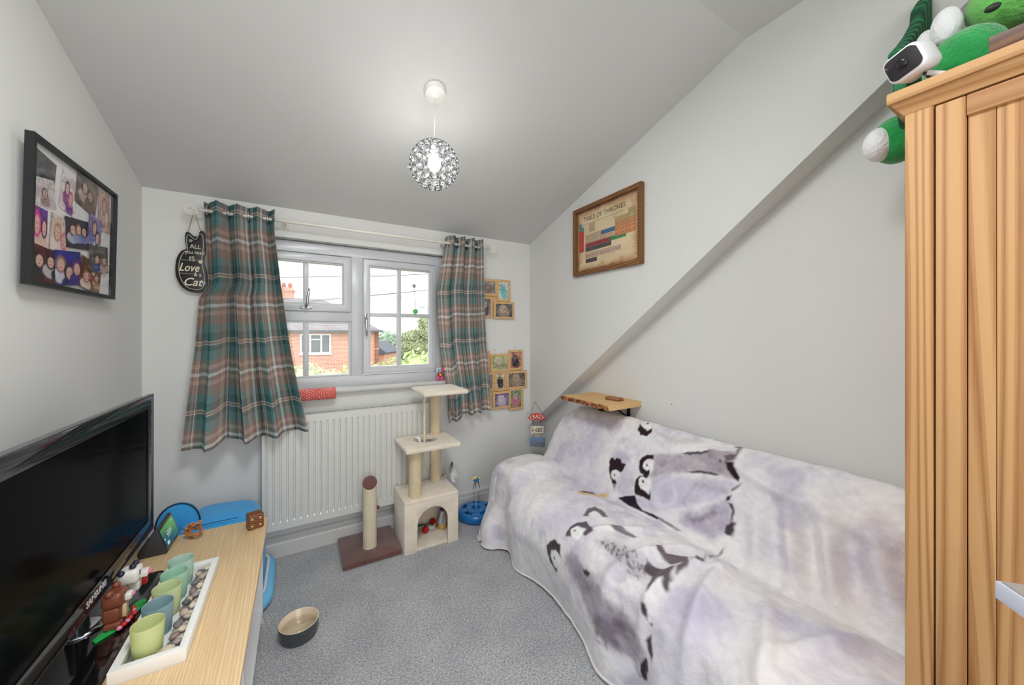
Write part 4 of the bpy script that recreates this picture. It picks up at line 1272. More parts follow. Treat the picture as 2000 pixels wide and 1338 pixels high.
    ((60, 46, 56), 0.85, 0.003, 0, [(1.077,0.2656),(1.082,0.2654),(1.087,0.2618),(1.083,0.2618)]),
    ((60, 46, 56), 0.85, 0.003, 0, [(0.945,0.2779),(0.955,0.2772),(0.964,0.271),(0.957,0.2706)]),
    ((60, 46, 56), 0.85, 0.003, 0, [(1.076,0.2569),(1.082,0.2562),(1.086,0.2527),(1.082,0.2527)]),
    ((60, 46, 56), 0.85, 0.003, 0, [(0.86,0.2637),(0.869,0.2633),(0.878,0.2578),(0.871,0.2577)]),
    ((60, 46, 56), 0.85, 0.003, 0, [(0.948,0.2535),(0.954,0.2535),(0.959,0.2496),(0.955,0.2495)]),
    ((60, 46, 56), 0.85, 0.003, 0, [(1.053,0.242),(1.056,0.2416),(1.06,0.2389),(1.056,0.239)]),
    ((60, 46, 56), 0.85, 0.003, 0, [(0.91,0.2742),(0.918,0.2737),(0.927,0.2682),(0.921,0.2683)]),
    ((60, 46, 56), 0.85, 0.003, 0, [(1.048,0.2702),(1.054,0.2696),(1.06,0.2655),(1.055,0.2655)]),
    ((60, 46, 56), 0.85, 0.003, 0, [(0.981,0.2851),(0.986,0.2843),(0.992,0.2805),(0.988,0.2805)]),
]
# ================================================================== SOFA UNDER A THROW
SY0, SY1 = -.47, -2.165          # ends of the sofa along the wall
sofa = thing('sofa', (1.98, -1.3, 0), 'compact sofa along the sloping wall hidden beneath the penguin throw', 'sofa')
M_SOFA = mat('charcoal_fabric', (62, 62, 68), .95, bump=.4, bscale=220)
box('seat', (1.74, SY1 + .02, .16), (2.02, SY0 - .04, .365), M_SOFA, sofa, .02)
MB().prism([(2.09, .16), (2.13, .43), (2.265, .69), (2.29, .715), (2.305, .69), (2.30, .16)], SY1 + .02, SY0 - .06, 1).build('backrest', M_SOFA, sofa, bevel=.01)
box('arm', (1.74, SY0 - .20, .16), (2.04, SY0 - .04, .41), M_SOFA, sofa, .02)
for x in (1.75, 2.24):
    for y in (SY0 - .08, SY1 + .08):
        MB().lathe([(.018, 0), (.024, .165)], (x, y, 0), 12).build('leg', M_BLACK, sofa, smooth=True)

def catmull(P, n):
    P = np.array(P, float)
    Q = np.vstack([2 * P[0] - P[1], P, 2 * P[-1] - P[-2]])
    o = []
    for i in range(1, len(Q) - 2):
        t = np.linspace(0, 1, 24, endpoint=False)[:, None]
        p0, p1, p2, p3 = Q[i - 1], Q[i], Q[i + 1], Q[i + 2]
        o.append(.5 * (2 * p1 + (p2 - p0) * t + (2 * p0 - 5 * p1 + 4 * p2 - p3) * t * t + (3 * p1 - p0 - 3 * p2 + p3) * t ** 3))
    o = np.vstack(o + [Q[-2][None]])
    d = np.r_[0, np.cumsum(np.hypot(*np.diff(o, axis=0).T))]
    s_ = np.linspace(0, d[-1], n)
    return np.stack([np.interp(s_, d, o[:, 0]), np.interp(s_, d, o[:, 1])], -1), d[-1]

NA, NV = 500, 360
def throw_surface():
    """rest surface of the throw: a runs along the sofa (a<0 hangs down its window-side end), v from front hem to behind the back"""
    side = .47
    a = np.linspace(-side, SY0 - SY1, NA)
    hem = [(-.38, 1.60), (-.45, 1.600), (-.50, 1.600), (-.58, 1.655), (-.75, 1.672), (-.97, 1.680), (-1.25, 1.640), (-1.49, 1.622), (-1.8, 1.605), (-2.2, 1.60)]
    hy = np.array(hem)[::-1]
    P = np.zeros((NA, NV, 3))
    arm_k = lambda y: sstep(-.74, -.60, y)
    for i, ai in enumerate(a):
        y = SY0 - max(ai, 0)
        hx = float(np.interp(y, hy[:, 0], hy[:, 1]))
        k = float(arm_k(np.array(y)))
        up = .055 * k
        ctl = [(hx, .010), (hx - .004 + .3 * (1.63 - hx), .10), (1.635 + .035 * k, .24), (1.655 + .03 * k, .33 + up * .3), (1.71, .392 + up * .9), (1.80, .418 + up), (1.93, .422 + up), (2.00 + .02 * k, .408 + up * .9),
               (2.045 + .015 * k, .405 + up * .7), (2.085 + .01 * k, .46 + up * .3), (2.145, .575), (2.205, .69), (2.245, .745), (2.285, .768), (2.322, .750), (2.338, .68), (2.340, .50), (2.340, .36)]
        pr, L = catmull(ctl, NV)
        # the two top corners of the back are rounded
        rc = sstep(0, .10, np.array(ai))
        pr[:, 1] -= (1 - rc) * .035 * sstep(.6, .75, pr[:, 1])
        P[i, :, 0] = pr[:, 0]
        P[i, :, 1] = y
        P[i, :, 2] = pr[:, 1]
        if ai < 0:
            d = -ai
            r = .05
            if d < PI * r / 2:
                dy, dr = r * math.sin(d / r), r * (1 - math.cos(d / r))
            else:
                dy, dr = r + .06 * (d - PI * r / 2), r + (d - PI * r / 2)
            zt = pr[:, 1]
            f = np.clip(1 - dr / .445, 0, 1)
            P[i, :, 2] = np.maximum(.010 + (zt - .010) * f, .010)
            P[i, :, 1] = y + dy * np.minimum(1, zt / .15 + .25)
            # the hanging corner kicks out to the front
            P[i, :, 0] -= .016 * (1 - f) * np.clip(1 - (pr[:, 0] - 1.6) / .3, 0, 1)
    return a, P

def throw_folds(a, P):
    """soft folds pushed along the surface normal"""
    dA = np.gradient(P, axis=0)
    dV = np.gradient(P, axis=1)
    N = np.cross(dV, dA)
    N /= np.linalg.norm(N, axis=2)[..., None] + 1e-9
    N = np.where((N[..., 0:1] * -1 + N[..., 2:3] < 0), -N, N)
    A = np.repeat(a[:, None], NV, 1)
    X, Y, Z = P[..., 0], P[..., 1], P[..., 2]
    d = .010 * (fbm(A * 5, X * 4 + Z * 4, 5) - .5) * 2
    front = 1 - sstep(.30, .42, Z)
    front *= (X < 1.76)
    side = (A < 0) * (1 - sstep(.3, .45, Z))
    # hanging pleats get deeper towards the hem
    d += front * (1 - Z / .42) * .027 * np.sin(A * 17 + 2.5 * np.sin(A * 5)) * (A > .02)
    d += side * .012 * np.sin(X * 34)
    # bunching where seat meets back towards the wardrobe end
    bk = np.exp(-((Z - .52) / .10) ** 2) * (X > 2.03) * sstep(1.15, 1.3, A)
    d += bk * .026 * np.sin((A + .35 * Z) * 46 + 1.5 * np.sin(A * 9)) * (.5 + .8 * vnoise(A * 7, Z * 3, 9))
    # long drag ridges over the seat
    def ridge(a0, x0, a1, x1, w, h):
        e = np.array([a1 - a0, x1 - x0])
        L2 = e @ e
        t = np.clip(((A - a0) * e[0] + (X - x0) * e[1]) / L2, 0, 1)
        dd = np.hypot(A - a0 - t * e[0], X - x0 - t * e[1])
        return h * np.exp(-(dd / w) ** 2) * (Z > .12) * np.sin(PI * np.clip(t * .8 + .1, 0, 1)) * (A > 0)
    d += ridge(.95, 1.62, 1.13, 2.02, .022, .026) + ridge(1.30, 1.60, 1.22, 1.98, .026, .034) + ridge(1.02, 1.78, 1.25, 1.92, .016, .018)
    d += ridge(1.12, 1.60, 1.17, 1.90, .020, .022) + ridge(1.45, 1.66, 1.60, 2.0, .022, .020)
    d += ridge(.55, 1.95, .95, 2.03, .012, .010) + ridge(.75, 1.72, .98, 1.98, .012, .012) + ridge(1.52, 1.60, 1.36, 1.95, .026, .030)
    # drag lines on the back rest
    def bridge(a0, z0, a1, z1, w, h):
        e = np.array([a1 - a0, z1 - z0])
        L2 = e @ e
        t = np.clip(((A - a0) * e[0] + (Z - z0) * e[1]) / L2, 0, 1)
        dd = np.hypot(A - a0 - t * e[0], Z - z0 - t * e[1])
        return h * np.exp(-(dd / w) ** 2) * (X > 2.05) * (A > 0) * (X < 2.30)
    d += bridge(1.02, .73, 1.30, .66, .020, .020) + bridge(.98, .52, 1.08, .70, .018, .016) + bridge(.60, .50, 1.0, .60, .02, .012) + bridge(1.30, .66, 1.60, .62, .02, .014)
    d += .004 * (fbm(A * 22, (X + Z) * 14, 31) - .5) * 2 * (A > 0)
    Q = P + N * d[..., None]
    Q[..., 2] = np.maximum(Q[..., 2], .006)
    Q[..., 0] = np.minimum(Q[..., 0], 2.352)
    return Q, N

TA, TP = throw_surface()
TQ, TN = throw_folds(TA, TP)
# arc length across the cloth on the plain part: the print's second coordinate
_v = np.linspace(0, 1, NV)
def throw_print():
    U, V = np.meshgrid(TA, _v, indexing='ij')
    cv = Canvas(U, V, (220, 217, 221))
    cv.put(.8 * sstep(.42, .7, fbm(U * 3.2, V * 7, 41)), (196, 191, 208))
    cv.put(.6 * sstep(.5, .75, fbm(U * 5.5 + 9, V * 9, 44)), (232, 230, 227))
    cv.put(.55 * sstep(.52, .76, fbm(U * 9 + 3, V * 16, 47)), (178, 172, 194))
    cv.put(.35 * sstep(1.2, 1.7, U) * sstep(.4, .7, fbm(U * 4, V * 8, 51)), (230, 216, 204))  # warm bounce off the pine wardrobe, painted into the cloth colour
    for rgb, k, soft, rag, pts in PENGUIN_PRINT:
        # soft is in metres; v spans about 1.5 m of cloth
        P = np.array(pts, float)
        if k < .9:
            k = k * (.55 + .75 * np.clip(fbm(U * 26, V * 60, 71), 0, 1))
        cv.put(k * poly_mask(U, V * 1.5, np.stack([P[:, 0], P[:, 1] * 1.5], -1), soft, rag, 70, 5), rgb)
    # short pile streaks
    cv.c *= (1 + .22 * (fbm(U * 60, V * 120, 61) - .5))[..., None]
    return np.clip(cv.c, 0, 1)
throw = thing('throw_blanket', (1.62, -1.3, .006), 'pale lilac fleece throw printed with penguin chicks, draped over the sofa', 'blanket')
tm = bpy.data.meshes.new('throw_cloth')
off = throw.location
tm.from_pydata((TQ.reshape(-1, 3) - np.array(off)).tolist(), [],
               [(i * NV + j, i * NV + j + 1, (i + 1) * NV + j + 1, (i + 1) * NV + j) for i in range(NA - 1) for j in range(NV - 1)])
tm.polygons.foreach_set('use_smooth', [True] * len(tm.polygons))
set_print(tm, throw_print())
M_THROW = mat_print('fleece', .95, sheen=.35, bump=.5, bscale=170)
tm.materials.append(M_THROW)
tob = bpy.data.objects.new('printed_cloth', tm)
COL.objects.link(tob)
tob.parent = throw
hemp = [tuple(TQ[i, 0] + np.array([-.003, 0, .003])) for i in range(NA - 1, 0, -6) if TA[i] > -.05] + [tuple(TQ[i, 0] + np.array([-.002, .002, .003])) for i in range(0, 1)]
hemp += [tuple(TQ[0, j] + np.array([0, .003, .003])) for j in range(6, NV - 90, 8)]
MB().tube(hemp, .0055, 6).build('hem_binding', mat('hem_satin', (214, 208, 208), .7, bump=.3), throw, smooth=True)

# ================================================================== TV UNIT
TVT = .45
unit = thing('tv_unit', (.32, -1.13, 0), 'low oak topped white unit with open shelf under the television', 'tv unit')
UY0, UY1 = -1.76, -.51
box('top', (.09, UY0, .428), (.541, UY1, TVT), M_OAK, unit, .002)
for y0, y1 in ((UY1 - .022, UY1 - .004), (UY0 + .004, UY0 + .022), (-1.144, -1.126)):
    box('side_panel', (.10, y0, 0), (.522, y1, .427), M_WHITE, unit, .001)
box('back_panel', (.094, UY0 + .02, .05), (.10, UY1 - .02, .427), M_WHITE, unit, 0)
box('base_shelf', (.10, UY0 + .022, .04), (.520, UY1 - .022, .058), M_WHITE, unit, .001)
box('divider_shelf', (.10, UY0 + .022, .285), (.515, UY1 - .022, .298), M_WHITE, unit, .001)
def drawer(y0, y1):
    c, r = (y0 + y1) / 2, .032
    poly = [(y0, .30), (y1, .30), (y1, .424)] + [(c + r * math.cos(a), .424 - .9 * r * math.sin(a)) for a in np.linspace(0, PI, 14)] + [(y0, .424)]
    d = MB().prism(poly, .506, .522, 0).build('drawer', M_WHITE, unit, bevel=.001)
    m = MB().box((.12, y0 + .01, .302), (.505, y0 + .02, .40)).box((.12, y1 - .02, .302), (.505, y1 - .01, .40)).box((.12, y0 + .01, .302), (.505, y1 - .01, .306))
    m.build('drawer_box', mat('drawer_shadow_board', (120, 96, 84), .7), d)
for y0, y1 in ((-1.125, -.834), (-.830, -.536), (-1.44, -1.148), (-1.735, -1.444)):
    drawer(y0, y1)

# ------------------------------------------------------------------ television
tv = thing('television', (.2, -1.02, TVT), 'glossy black flat screen television on a glass foot', 'television')
ty0, ty1, tz0, tz1 = -1.52, -.645, .554, 1.032
txf = .205
bz = MB()
bz.prism([(ty0, tz0), (ty1, tz0), (ty1, tz1), (ty0, tz1)], txf - .035, txf - .004, 0)
bz.build('casing', M_BLACKGLOSS, tv, bevel=.012, seg=3)
m = MB()
frame4(m, ty0, ty1, tz0, tz1, .044, txf - .004, txf, 0)
bezel = m.build('bezel', mat('glossy_bezel', (20, 18, 22), .07, var=.1, spec=.5), tv, bevel=.0015)
m = MB()
frame4(m, ty0 - .003, ty1 + .003, tz0 - .003, tz1 + .003, .0035, txf - .012, txf + .001, 0)
m.build('silver_edge', mat('silver_trim', (110, 106, 116), .25, .9), bezel)
box('screen', (txf - .006, ty0 + .040, tz0 + .040), (txf - .003, ty1 - .040, tz1 - .040), M_SCREEN, tv, 0)
text('brand_lettering', 'SAMSUNG', .022, (txf + .0006, -1.063, tz0 + .022), TX_LEFT, flat((206, 206, 210), .3), bezel, ext=.0003, sx=1.05, bold=.0006)
MB().tube([(.155, -1.02, TVT + .008), (.155, -1.02, .60)], [.024, .018], 20).build('neck', mat('smoked_neck', (70, 72, 78), .1, .6), tv, smooth=True, angle=.6)
MB().lathe([(.045, 0), (.044, .006), (.03, .011), (0, .012)], (.158, -1.00, TVT + .007), 24).build('neck_collar', M_CHROME, tv, smooth=True)
def round_rect(x0, x1, y0, y1, r, n=6):
    o = []
    for cx, cy, a0 in ((x1 - r, y1 - r, 0), (x0 + r, y1 - r, PI / 2), (x0 + r, y0 + r, PI), (x1 - r, y0 + r, 1.5 * PI)):
        o += [(cx + r * math.cos(a0 + PI / 2 * i / n), cy + r * math.sin(a0 + PI / 2 * i / n)) for i in range(n + 1)]
    return o
MB().prism(round_rect(.095, .272, -1.262, -.778, .018), TVT, TVT + .008, 2).build('foot_plate', M_BLACKGLOSS, tv, bevel=.0012)
m = MB()
pts = [(x, y, TVT + .0085) for x, y in round_rect(.098, .269, -1.259, -.781, .016)]
m.tube(pts, .0012, 6, closed=True)
m.build('foot_rim', mat('red_brown_rim', (110, 60, 44), .2, .3), tv, smooth=True)

# ------------------------------------------------------------------ candle tray
tray = thing('candle_tray', (.35, -1.04, TVT), 'long white wooden tray holding five candle glasses and pebbles', 'tray')
ax0, ax1, ay0, ay1, az = .284, .421, -1.255, -.833, TVT
m = MB()
frame4(m, ax0, ax1, ay0, ay1, .017, az + .004, az + .034, 2)
m.build('rim', mat('white_wood', (236, 235, 231), .5, var=.02, vscale=12), tray, bevel=.0015)
box('base', (ax0 + .002, ay0 + .002, az), (ax1 - .002, ay1 - .002, az + .008), M_WHITE, tray, 0)
glasses = [('pale lime frosted candle glass at the near end of the white tray', (240, 246, 200), -1.192),
           ('slate blue frosted candle glass in the white tray', (184, 210, 218), -1.118),
           ('yellow green frosted candle glass in the middle of the white tray', (236, 244, 208), -1.043),
           ('mint frosted candle glass second from the far end of the white tray', (210, 240, 224), -.972),
           ('pale aqua frosted candle glass at the far end of the white tray', (220, 242, 234), -.900)]
for lab, rgb, y in glasses:
    c = (.3355, y, az + .009)
    t = thing('candle_glass', c, lab, 'candle holder', 'frosted candle glasses')
    fm = mat_frost('frost_%d' % rgb[2], rgb)
    pr = [(.0, .0), (.026, .0), (.0275, .004), (.0315, .075), (.0312, .078), (.0300, .077), (.0268, .012), (.0, .010)]
    MB().lathe(pr, c, 32).build('glass', fm, t, smooth=True, angle=.8)
    MB().lathe([(.0, .0), (.0245, .0), (.025, .022), (.0, .020)], (c[0], c[1], c[2] + .0105), 24).build('wax', mat('wax_%d' % rgb[2], tuple(min(255, int(q * .5 + 120)) for q in rgb), .6), t, smooth=True, angle=.6)
    MB().tube([(c[0], c[1], c[2] + .03), (c[0] + .001, c[1], c[2] + .038)], .0012, 5).build('wick', M_BLACK, t)
# pebbles
pebs = []
peb_cols = [(206, 192, 172), (188, 172, 152), (150, 142, 138), (112, 108, 108), (214, 204, 192), (140, 120, 112), (176, 160, 146), (92, 92, 96)]
peb_mats = [mat('pebble_%d' % i, c, .45, var=.18, vscale=60) for i, c in enumerate(peb_cols)]
rp = random.Random(12)
base_peb = []
for i, pm in enumerate(peb_mats):
    w1 = [rp.uniform(-.2, .2) for _ in range(4)]
    q = MB().blob((0, 0, 0), (.0105, .0085, .0058), 12, 8, warp=lambda p, w=w1: (p.x * (1 + w[0] * p.y / .01), p.y * (1 + w[1] * p.x / .01), p.z * (1 + w[2] * p.x / .01)))
    o = q.build('pebble', pm, None, smooth=True)
    base_peb.append([o, False])
spots = []
for k in range(46):          # strip on the room side of the glasses
    spots.append(((.379 if k % 2 else .394) + rp.uniform(-.003, .003), ay0 + .034 + k * .0079 + rp.uniform(-.003, .003), az + .0150 + (k % 3) * .005, rp.uniform(.9, 1.2)))
for k in range(9):           # near end
    spots.append((.308 + (k % 5) * .018 + rp.uniform(-.003, .003), ay0 + .028 + (k // 5) * .012, az + .0148 + rp.uniform(0, .003), rp.uniform(.85, 1.2)))
for k in range(7):           # wall side
    spots.append((.309 + rp.uniform(-.002, .002), -1.155 + k * .036 + rp.uniform(-.005, .005), az + .0148, rp.uniform(.7, .9)))
spots.append((.378, ay0 + .030, az + .022, 1.75))
for i, (x, y, z, s_) in enumerate(spots):
    k = i % 8 if i < len(spots) - 1 else 0
    b, used = base_peb[k]
    if not used:
        o = b
        o.location = (x, y, z)
        base_peb[k][1] = True
    else:
        o = place(b, (x, y, z))
    o.rotation_euler = (rp.uniform(-.3, .3), rp.uniform(-.3, .3), rp.uniform(0, 6.28))
    o.scale = (s_, s_, s_)
    if i == len(spots) - 1:
        tag(o, 'largest peach pebble in front of the nearest candle glass', 'pebble', 'pebbles in the candle tray')
    else:
        hue = ('beige', 'tan', 'warm grey', 'dark grey', 'cream', 'brown', 'sandy', 'blue black')[k]
        where = 'in the strip beside the candle glasses' if i < 46 else ('at the near end of the tray' if i < 55 else 'between the glasses and the wall side rim')
        tag(o, 'small %s pebble %s' % (hue, where), 'pebble', 'pebbles in the candle tray')

# ------------------------------------------------------------------ brick-built toy
toy = thing('brick_toy', (.225, -1.01, TVT + .008), 'brick built brown bear and spotted cow on a green plate', 'toy')
TZ = TVT + .0085
C_BR, C_WH, C_NV, C_PK, C_RD, C_GR, C_TN, C_PU = (flat(c, .3, var=.03) for c in ((122, 66, 46), (226, 222, 214), (34, 36, 62), (226, 130, 160), (206, 36, 36), (40, 158, 72), (214, 190, 150), (140, 110, 180)))
m = MB().prism([(.210, -1.085), (.236, -1.06), (.262, -1.0), (.270, -.950), (.262, -.936), (.246, -.940), (.232, -.985), (.216, -1.03), (.200, -1.072)], TZ, TZ + .005, 2)
plate = m.build('green_plate', C_GR, toy, bevel=.001)
for i in range(9):
    x, y = .226 + .0050 * i, -1.055 + .0125 * i
    MB().lathe([(.0035, 0), (.0035, .003)], (x, y, TZ + .005), 10).build('stud', C_GR, plate)
bx, by = .224, -1.030
def rb(name, c, s3, m, bev=.004):
    return MB().box([c[i] - s3[i] / 2 for i in range(3)], [c[i] + s3[i] / 2 for i in range(3)]).build(name, m, toy, bevel=bev, seg=3)
rb('bear_foot', (bx + .006, by - .016, TZ + .014), (.034, .022, .016), C_BR)
rb('bear_foot', (bx + .014, by + .012, TZ + .014), (.034, .022, .016), C_BR)
rb('bear_body', (bx + .002, by, TZ + .040), (.036, .042, .040), C_BR, .008)
rb('bear_belly', (bx + .022, by + .006, TZ + .038), (.010, .022, .034), C_TN, .003)
rb('bear_head', (bx + .004, by, TZ + .078), (.042, .048, .038), C_BR, .010)
rb('bear_muzzle', (bx + .029, by + .006, TZ + .072), (.016, .022, .018), C_WH, .004)
rb('bear_nose', (bx + .039, by + .007, TZ + .074), (.006, .010, .008), C_PK, .002)
for dy in (-.022, .022):
    MB().blob((bx, by + dy, TZ + .100), .009, 12, 8).build('bear_ear', C_BR, toy, smooth=True)
cx_, cy_ = .240, -.955
MB().tube([(cx_ + .002, cy_, TZ + .004), (cx_ + .002, cy_, TZ + .055)], .004, 10).build('cow_stand', mat_pane('clear_plastic', (.9, .92, .95), .2), toy, smooth=True)
rb('cow_head', (cx_ - .004, cy_, TZ + .094), (.046, .050, .040), C_WH, .010)
rb('cow_body', (cx_ + .006, cy_, TZ + .062), (.024, .026, .026), C_WH, .004)
rb('cow_muzzle', (cx_ + .026, cy_ + .003, TZ + .090), (.018, .026, .018), C_WH, .004)
rb('cow_nose', (cx_ + .038, cy_ + .003, TZ + .092), (.008, .014, .011), C_PK, .002)
rb('cow_flag', (cx_ + .022, cy_ + .020, TZ + .062), (.010, .014, .026), C_RD, .002)
for c in ((cx_ - .016, cy_ - .022, TZ + .112), (cx_ + .004, cy_ + .014, TZ + .118), (cx_ + .004, cy_ - .008, TZ + .120)):
    MB().blob(c, .008, 12, 8).build('cow_patch', C_NV, toy, smooth=True)
rb('cow_eye', (cx_ + .019, cy_ - .010, TZ + .100), (.003, .007, .012), C_NV, .001)
for i, (dx, dy, mm) in enumerate(((.030, -.018, C_RD), (.034, -.006, C_PK), (.036, .006, C_RD), (.030, .016, C_PU), (.040, .022, C_RD), (.024, -.030, C_PK), (.034, .038, C_PK), (.028, .052, C_RD))):
    MB().lathe([(.0055, 0), (.0065, .004), (.004, .008), (0, .009)], (bx + dx * .9, by + dy, TZ + .0055), 8).build('flower', mm, toy, smooth=True)

# ------------------------------------------------------------------ smart display
dp = thing('smart_display', (.21, -.56, TVT), 'small charcoal smart display with a green screen', 'display')
dy0, dy1 = -.648, -.488
prof_d = [(.244, TVT + .004), (.216, TVT + .090), (.211, TVT + .092), (.206, TVT + .088), (.186, TVT + .055), (.168, TVT + .030), (.163, TVT + .018), (.165, TVT + .006), (.172, TVT + .001), (.240, TVT + .001)]
MB().prism(prof_d, dy0, dy1, 1).build('body', mat('charcoal_knit', (58, 58, 60), .9, bump=.5, bscale=500), dp, bevel=.003)
sx_, sz_ = (.244 - .216), .086
def onscr(y, k, o=.0012):            # point on the sloping front, k from bottom to top
    n = Vector((sz_, 0, sx_)).normalized()
    return Vector((.244 - sx_ * k, y, TVT + .004 + sz_ * k)) + n * o
MB().add([onscr(dy0 + .003, .03), onscr(dy1 - .003, .03), onscr(dy1 - .003, .97), onscr(dy0 + .003, .97)], [(0, 1, 2, 3)]).build('glass_front', M_BLACKGLOSS, dp)
Rs = Matrix(((0, -sx_ / .0904, sz_ / .0904), (1, 0, 0), (0, sz_ / .0904, sx_ / .0904)))
def scr(cv):
    cv.c[:] = np.array(lin(52, 96, 70))
    cv.ell(.75, .9, .7, .6, (82, 150, 72), soft=.8)
    cv.ell(.1, .2, .6, .5, (36, 70, 84), soft=.8)
    for y in (.62, .50, .38):
        cv.rect(.30, .66 - .1 * (y < .5), y, y + .035, (196, 216, 200), .8)
    cv.rect(.05, .13, .40, .47, (150, 190, 180), .8)
    cv.rect(.12, .28, .10, .26, (178, 214, 204), .9)
    cv.rect(.80, .84, .86, .90, (210, 226, 210), .8)
    cv.rect(.88, .92, .86, .90, (210, 226, 210), .8)
M_LIT = mat_print('lit_screen', .15)
_b = M_LIT.node_tree.nodes['Principled BSDF']
M_LIT.node_tree.links.new(M_LIT.node_tree.nodes['Attribute'].outputs['Color'], _b.inputs['Emission Color'])
_b.inputs['Emission Strength'].default_value = .55
panel('lit_screen', .140, .072, onscr(dy0 + .010, .10, .0018), Rs, scr, dp, 60, M_LIT)

# ------------------------------------------------------------------ wooden knot puzzle, dice block, white ornament
M_PUZ = mat_wood('puzzle_wood', (196, 132, 74), (150, 88, 44), 60, .2, 0, .4, dist=3)
kn = thing('burr_puzzle', (.305, -.56, TVT), 'interlocking orange brown wooden knot puzzle', 'puzzle')
kc = Vector((.303, -.560, TVT + .030))
for i, (ax, an) in enumerate((((1, .3, .5), 0), ((-.4, 1, .35), .5), ((.2, -.5, 1), 1.0), ((1, -.6, -.2), 1.6), ((.5, .9, -.6), 2.2), ((-.2, .5, .9), .9))):
    t = Vector(ax).normalized()
    u = t.orthogonal().normalized()
    w = t.cross(u)
    c0 = kc + (u * math.cos(an * 2) + w * math.sin(an * 2)) * .012
    path = [c0 + t * (s_ * .030) + (u * math.cos(an * 2) + w * math.sin(an * 2)) * (.008 * math.cos(s_ * 1.4)) for s_ in np.linspace(-1, 1, 9)]
    MB().tube(path, [.0066 if 0 < j < 8 else .006 for j in range(9)], 4).build('stick', M_PUZ, kn, bevel=.0012)
dc = thing('wooden_dice', (.5, -.61, TVT), 'dark walnut wooden block with round pips on the oak corner', 'block')
q = MB().box((-.0265, -.0245, 0), (.0265, .0245, .058))
q.move(Matrix.Translation((.499, -.585, TVT)) @ Matrix.Rotation(math.radians(17), 4, 'Z'))
body = q.build('block', mat_wood('walnut', (140, 88, 50), (92, 52, 30), 70, .2, 0, .4, dist=3), dc, bevel=.004, seg=3)
for dx, dz in ((-.014, .015), (.014, .015), (-.014, .043), (.014, .043)):
    q = MB().lathe([(.0042, -.0004), (.0042, .0006), (0, .0008)], (0, 0, 0), 14, M=Matrix.Rotation(PI / 2, 4, 'X'))
    q.move(Matrix.Translation((.499, -.585, TVT)) @ Matrix.Rotation(math.radians(17), 4, 'Z') @ Matrix.Translation((dx, -.0245, dz)))
    q.build('pip', flat((206, 172, 120), .5), body)
wo = thing('white_ornament', (.135, -.535, TVT), 'small white ornament behind the television', 'ornament')
MB().box((.112, -.555, TVT), (.160, -.517, TVT + .050)).build('base', M_WHITE, wo, bevel=.006)
m = MB()
for i in range(6):
    a = i * 1.05
    m.blob((.136 + .012 * math.cos(a), -.536 + .010 * math.sin(a), TVT + .062 + .006 * (i % 3)), .012, 10, 8)
m.build('flower_head', M_WHITE, wo, smooth=True)
MB().tube([(.150, -.565, TVT + .006), (.160, -.60, TVT + .004), (.165, -.68, TVT + .004), (.150, -.76, TVT + .004)], .003, 6).build('power_lead', M_WHITE, wo, smooth=True)

# ------------------------------------------------------------------ blue pet bed behind the unit
bed = thing('pet_bed', (.32, -.28, 0), 'bright blue fabric cat bed with a raised flap behind the tv unit', 'pet bed')
M_BLUE = mat('blue_felt', (56, 158, 222), .9, var=.06, vscale=8, bump=.5, bscale=240, sheen=.2)
def bw(p):
    k = 1 + .05 * math.sin(p.x * 40) * math.cos(p.y * 30)
    return (p.x * k, p.y * k, p.z)
def sq(p, rx, ry, rz):
    f = lambda v, r: r * math.copysign(abs(v / r) ** .6, v)
    return bw(Vector((f(p.x, rx), f(p.y, ry), f(p.z, rz))))
MB().blob((.335, -.275, .205), (.175, .195, .225), 40, 24, warp=lambda p: sq(p, .175, .20, .225)).build('dome', M_BLUE, bed, smooth=True)
flap = []
for i in range(15):
    a = i / 14 * PI
    flap.append((.205 - .075 * math.cos(a), .40 + .115 * math.sin(a) ** .8))
m = MB().prism(flap, -.335, -.315, 1)
fl = m.build('flap', M_BLUE, bed, bevel=.006)
MB().tube([(x, -.336, z) for x, z in flap], .003, 6).build('piping', M_BLACK, fl, smooth=True)
MB().tube([(.20, -.40, .428), (.30, -.41, .431), (.42, -.40, .428)], .002, 5).build('seam', mat('blue_seam', (24, 96, 160), .9), bed)
rim = [(x, y, .035) for x, y in round_rect(.150, .520, -.470, -.065, .08, 8)]
MB().tube(rim, .034, 12, closed=True).build('base_cushion', mat('light_blue_felt', (116, 190, 232), .9, bump=.4, bscale=240), bed, smooth=True)
rim2 = [(x, y, .073) for x, y in round_rect(.153, .519, -.468, -.067, .08, 8)]
MB().tube(rim2, .007, 8, closed=True).build('white_trim', flat((226, 228, 232), .8), bed, smooth=True)

# ------------------------------------------------------------------ feeding bowl
bowl = thing('feeding_bowl', (.655, -.685, 0), 'round cream and slate stoneware feeding bowl on the carpet', 'bowl')
MB().lathe([(0, .004), (.060, .004), (.066, .010), (.074, .060), (.0745, .064), (.0725, .066)], (.657, -.682, 0), 48, cap=False).build('outer_glaze', mat('slate_glaze', (66, 70, 74), .35, var=.08), bowl, smooth=True, angle=.9)
MB().lathe([(.0735, .0655), (.0715, .0668), (.0690, .0650), (.064, .022), (.056, .014), (0, .013)], (.657, -.682, 0), 48, cap=False).build('inner_glaze', mat('cream_glaze', (222, 202, 176), .18, var=.03, coat=.4), bowl, smooth=True)
MB().lathe([(.0665, .040), (0, .0402)], (.657, -.682, 0), 48).build('water', mat_pane('bowl_water', (.97, .97, .95), .06), bowl, smooth=True)
# ================================================================== CAT TREE
ct = thing('cat_tree', (1.327, -.21, 0), 'cream plush cat tree with house, posts and platforms beside the radiator', 'cat tree')
X0, X1, Y0, Y1 = 1.165, 1.488, -.368, -.110
t_ = .014
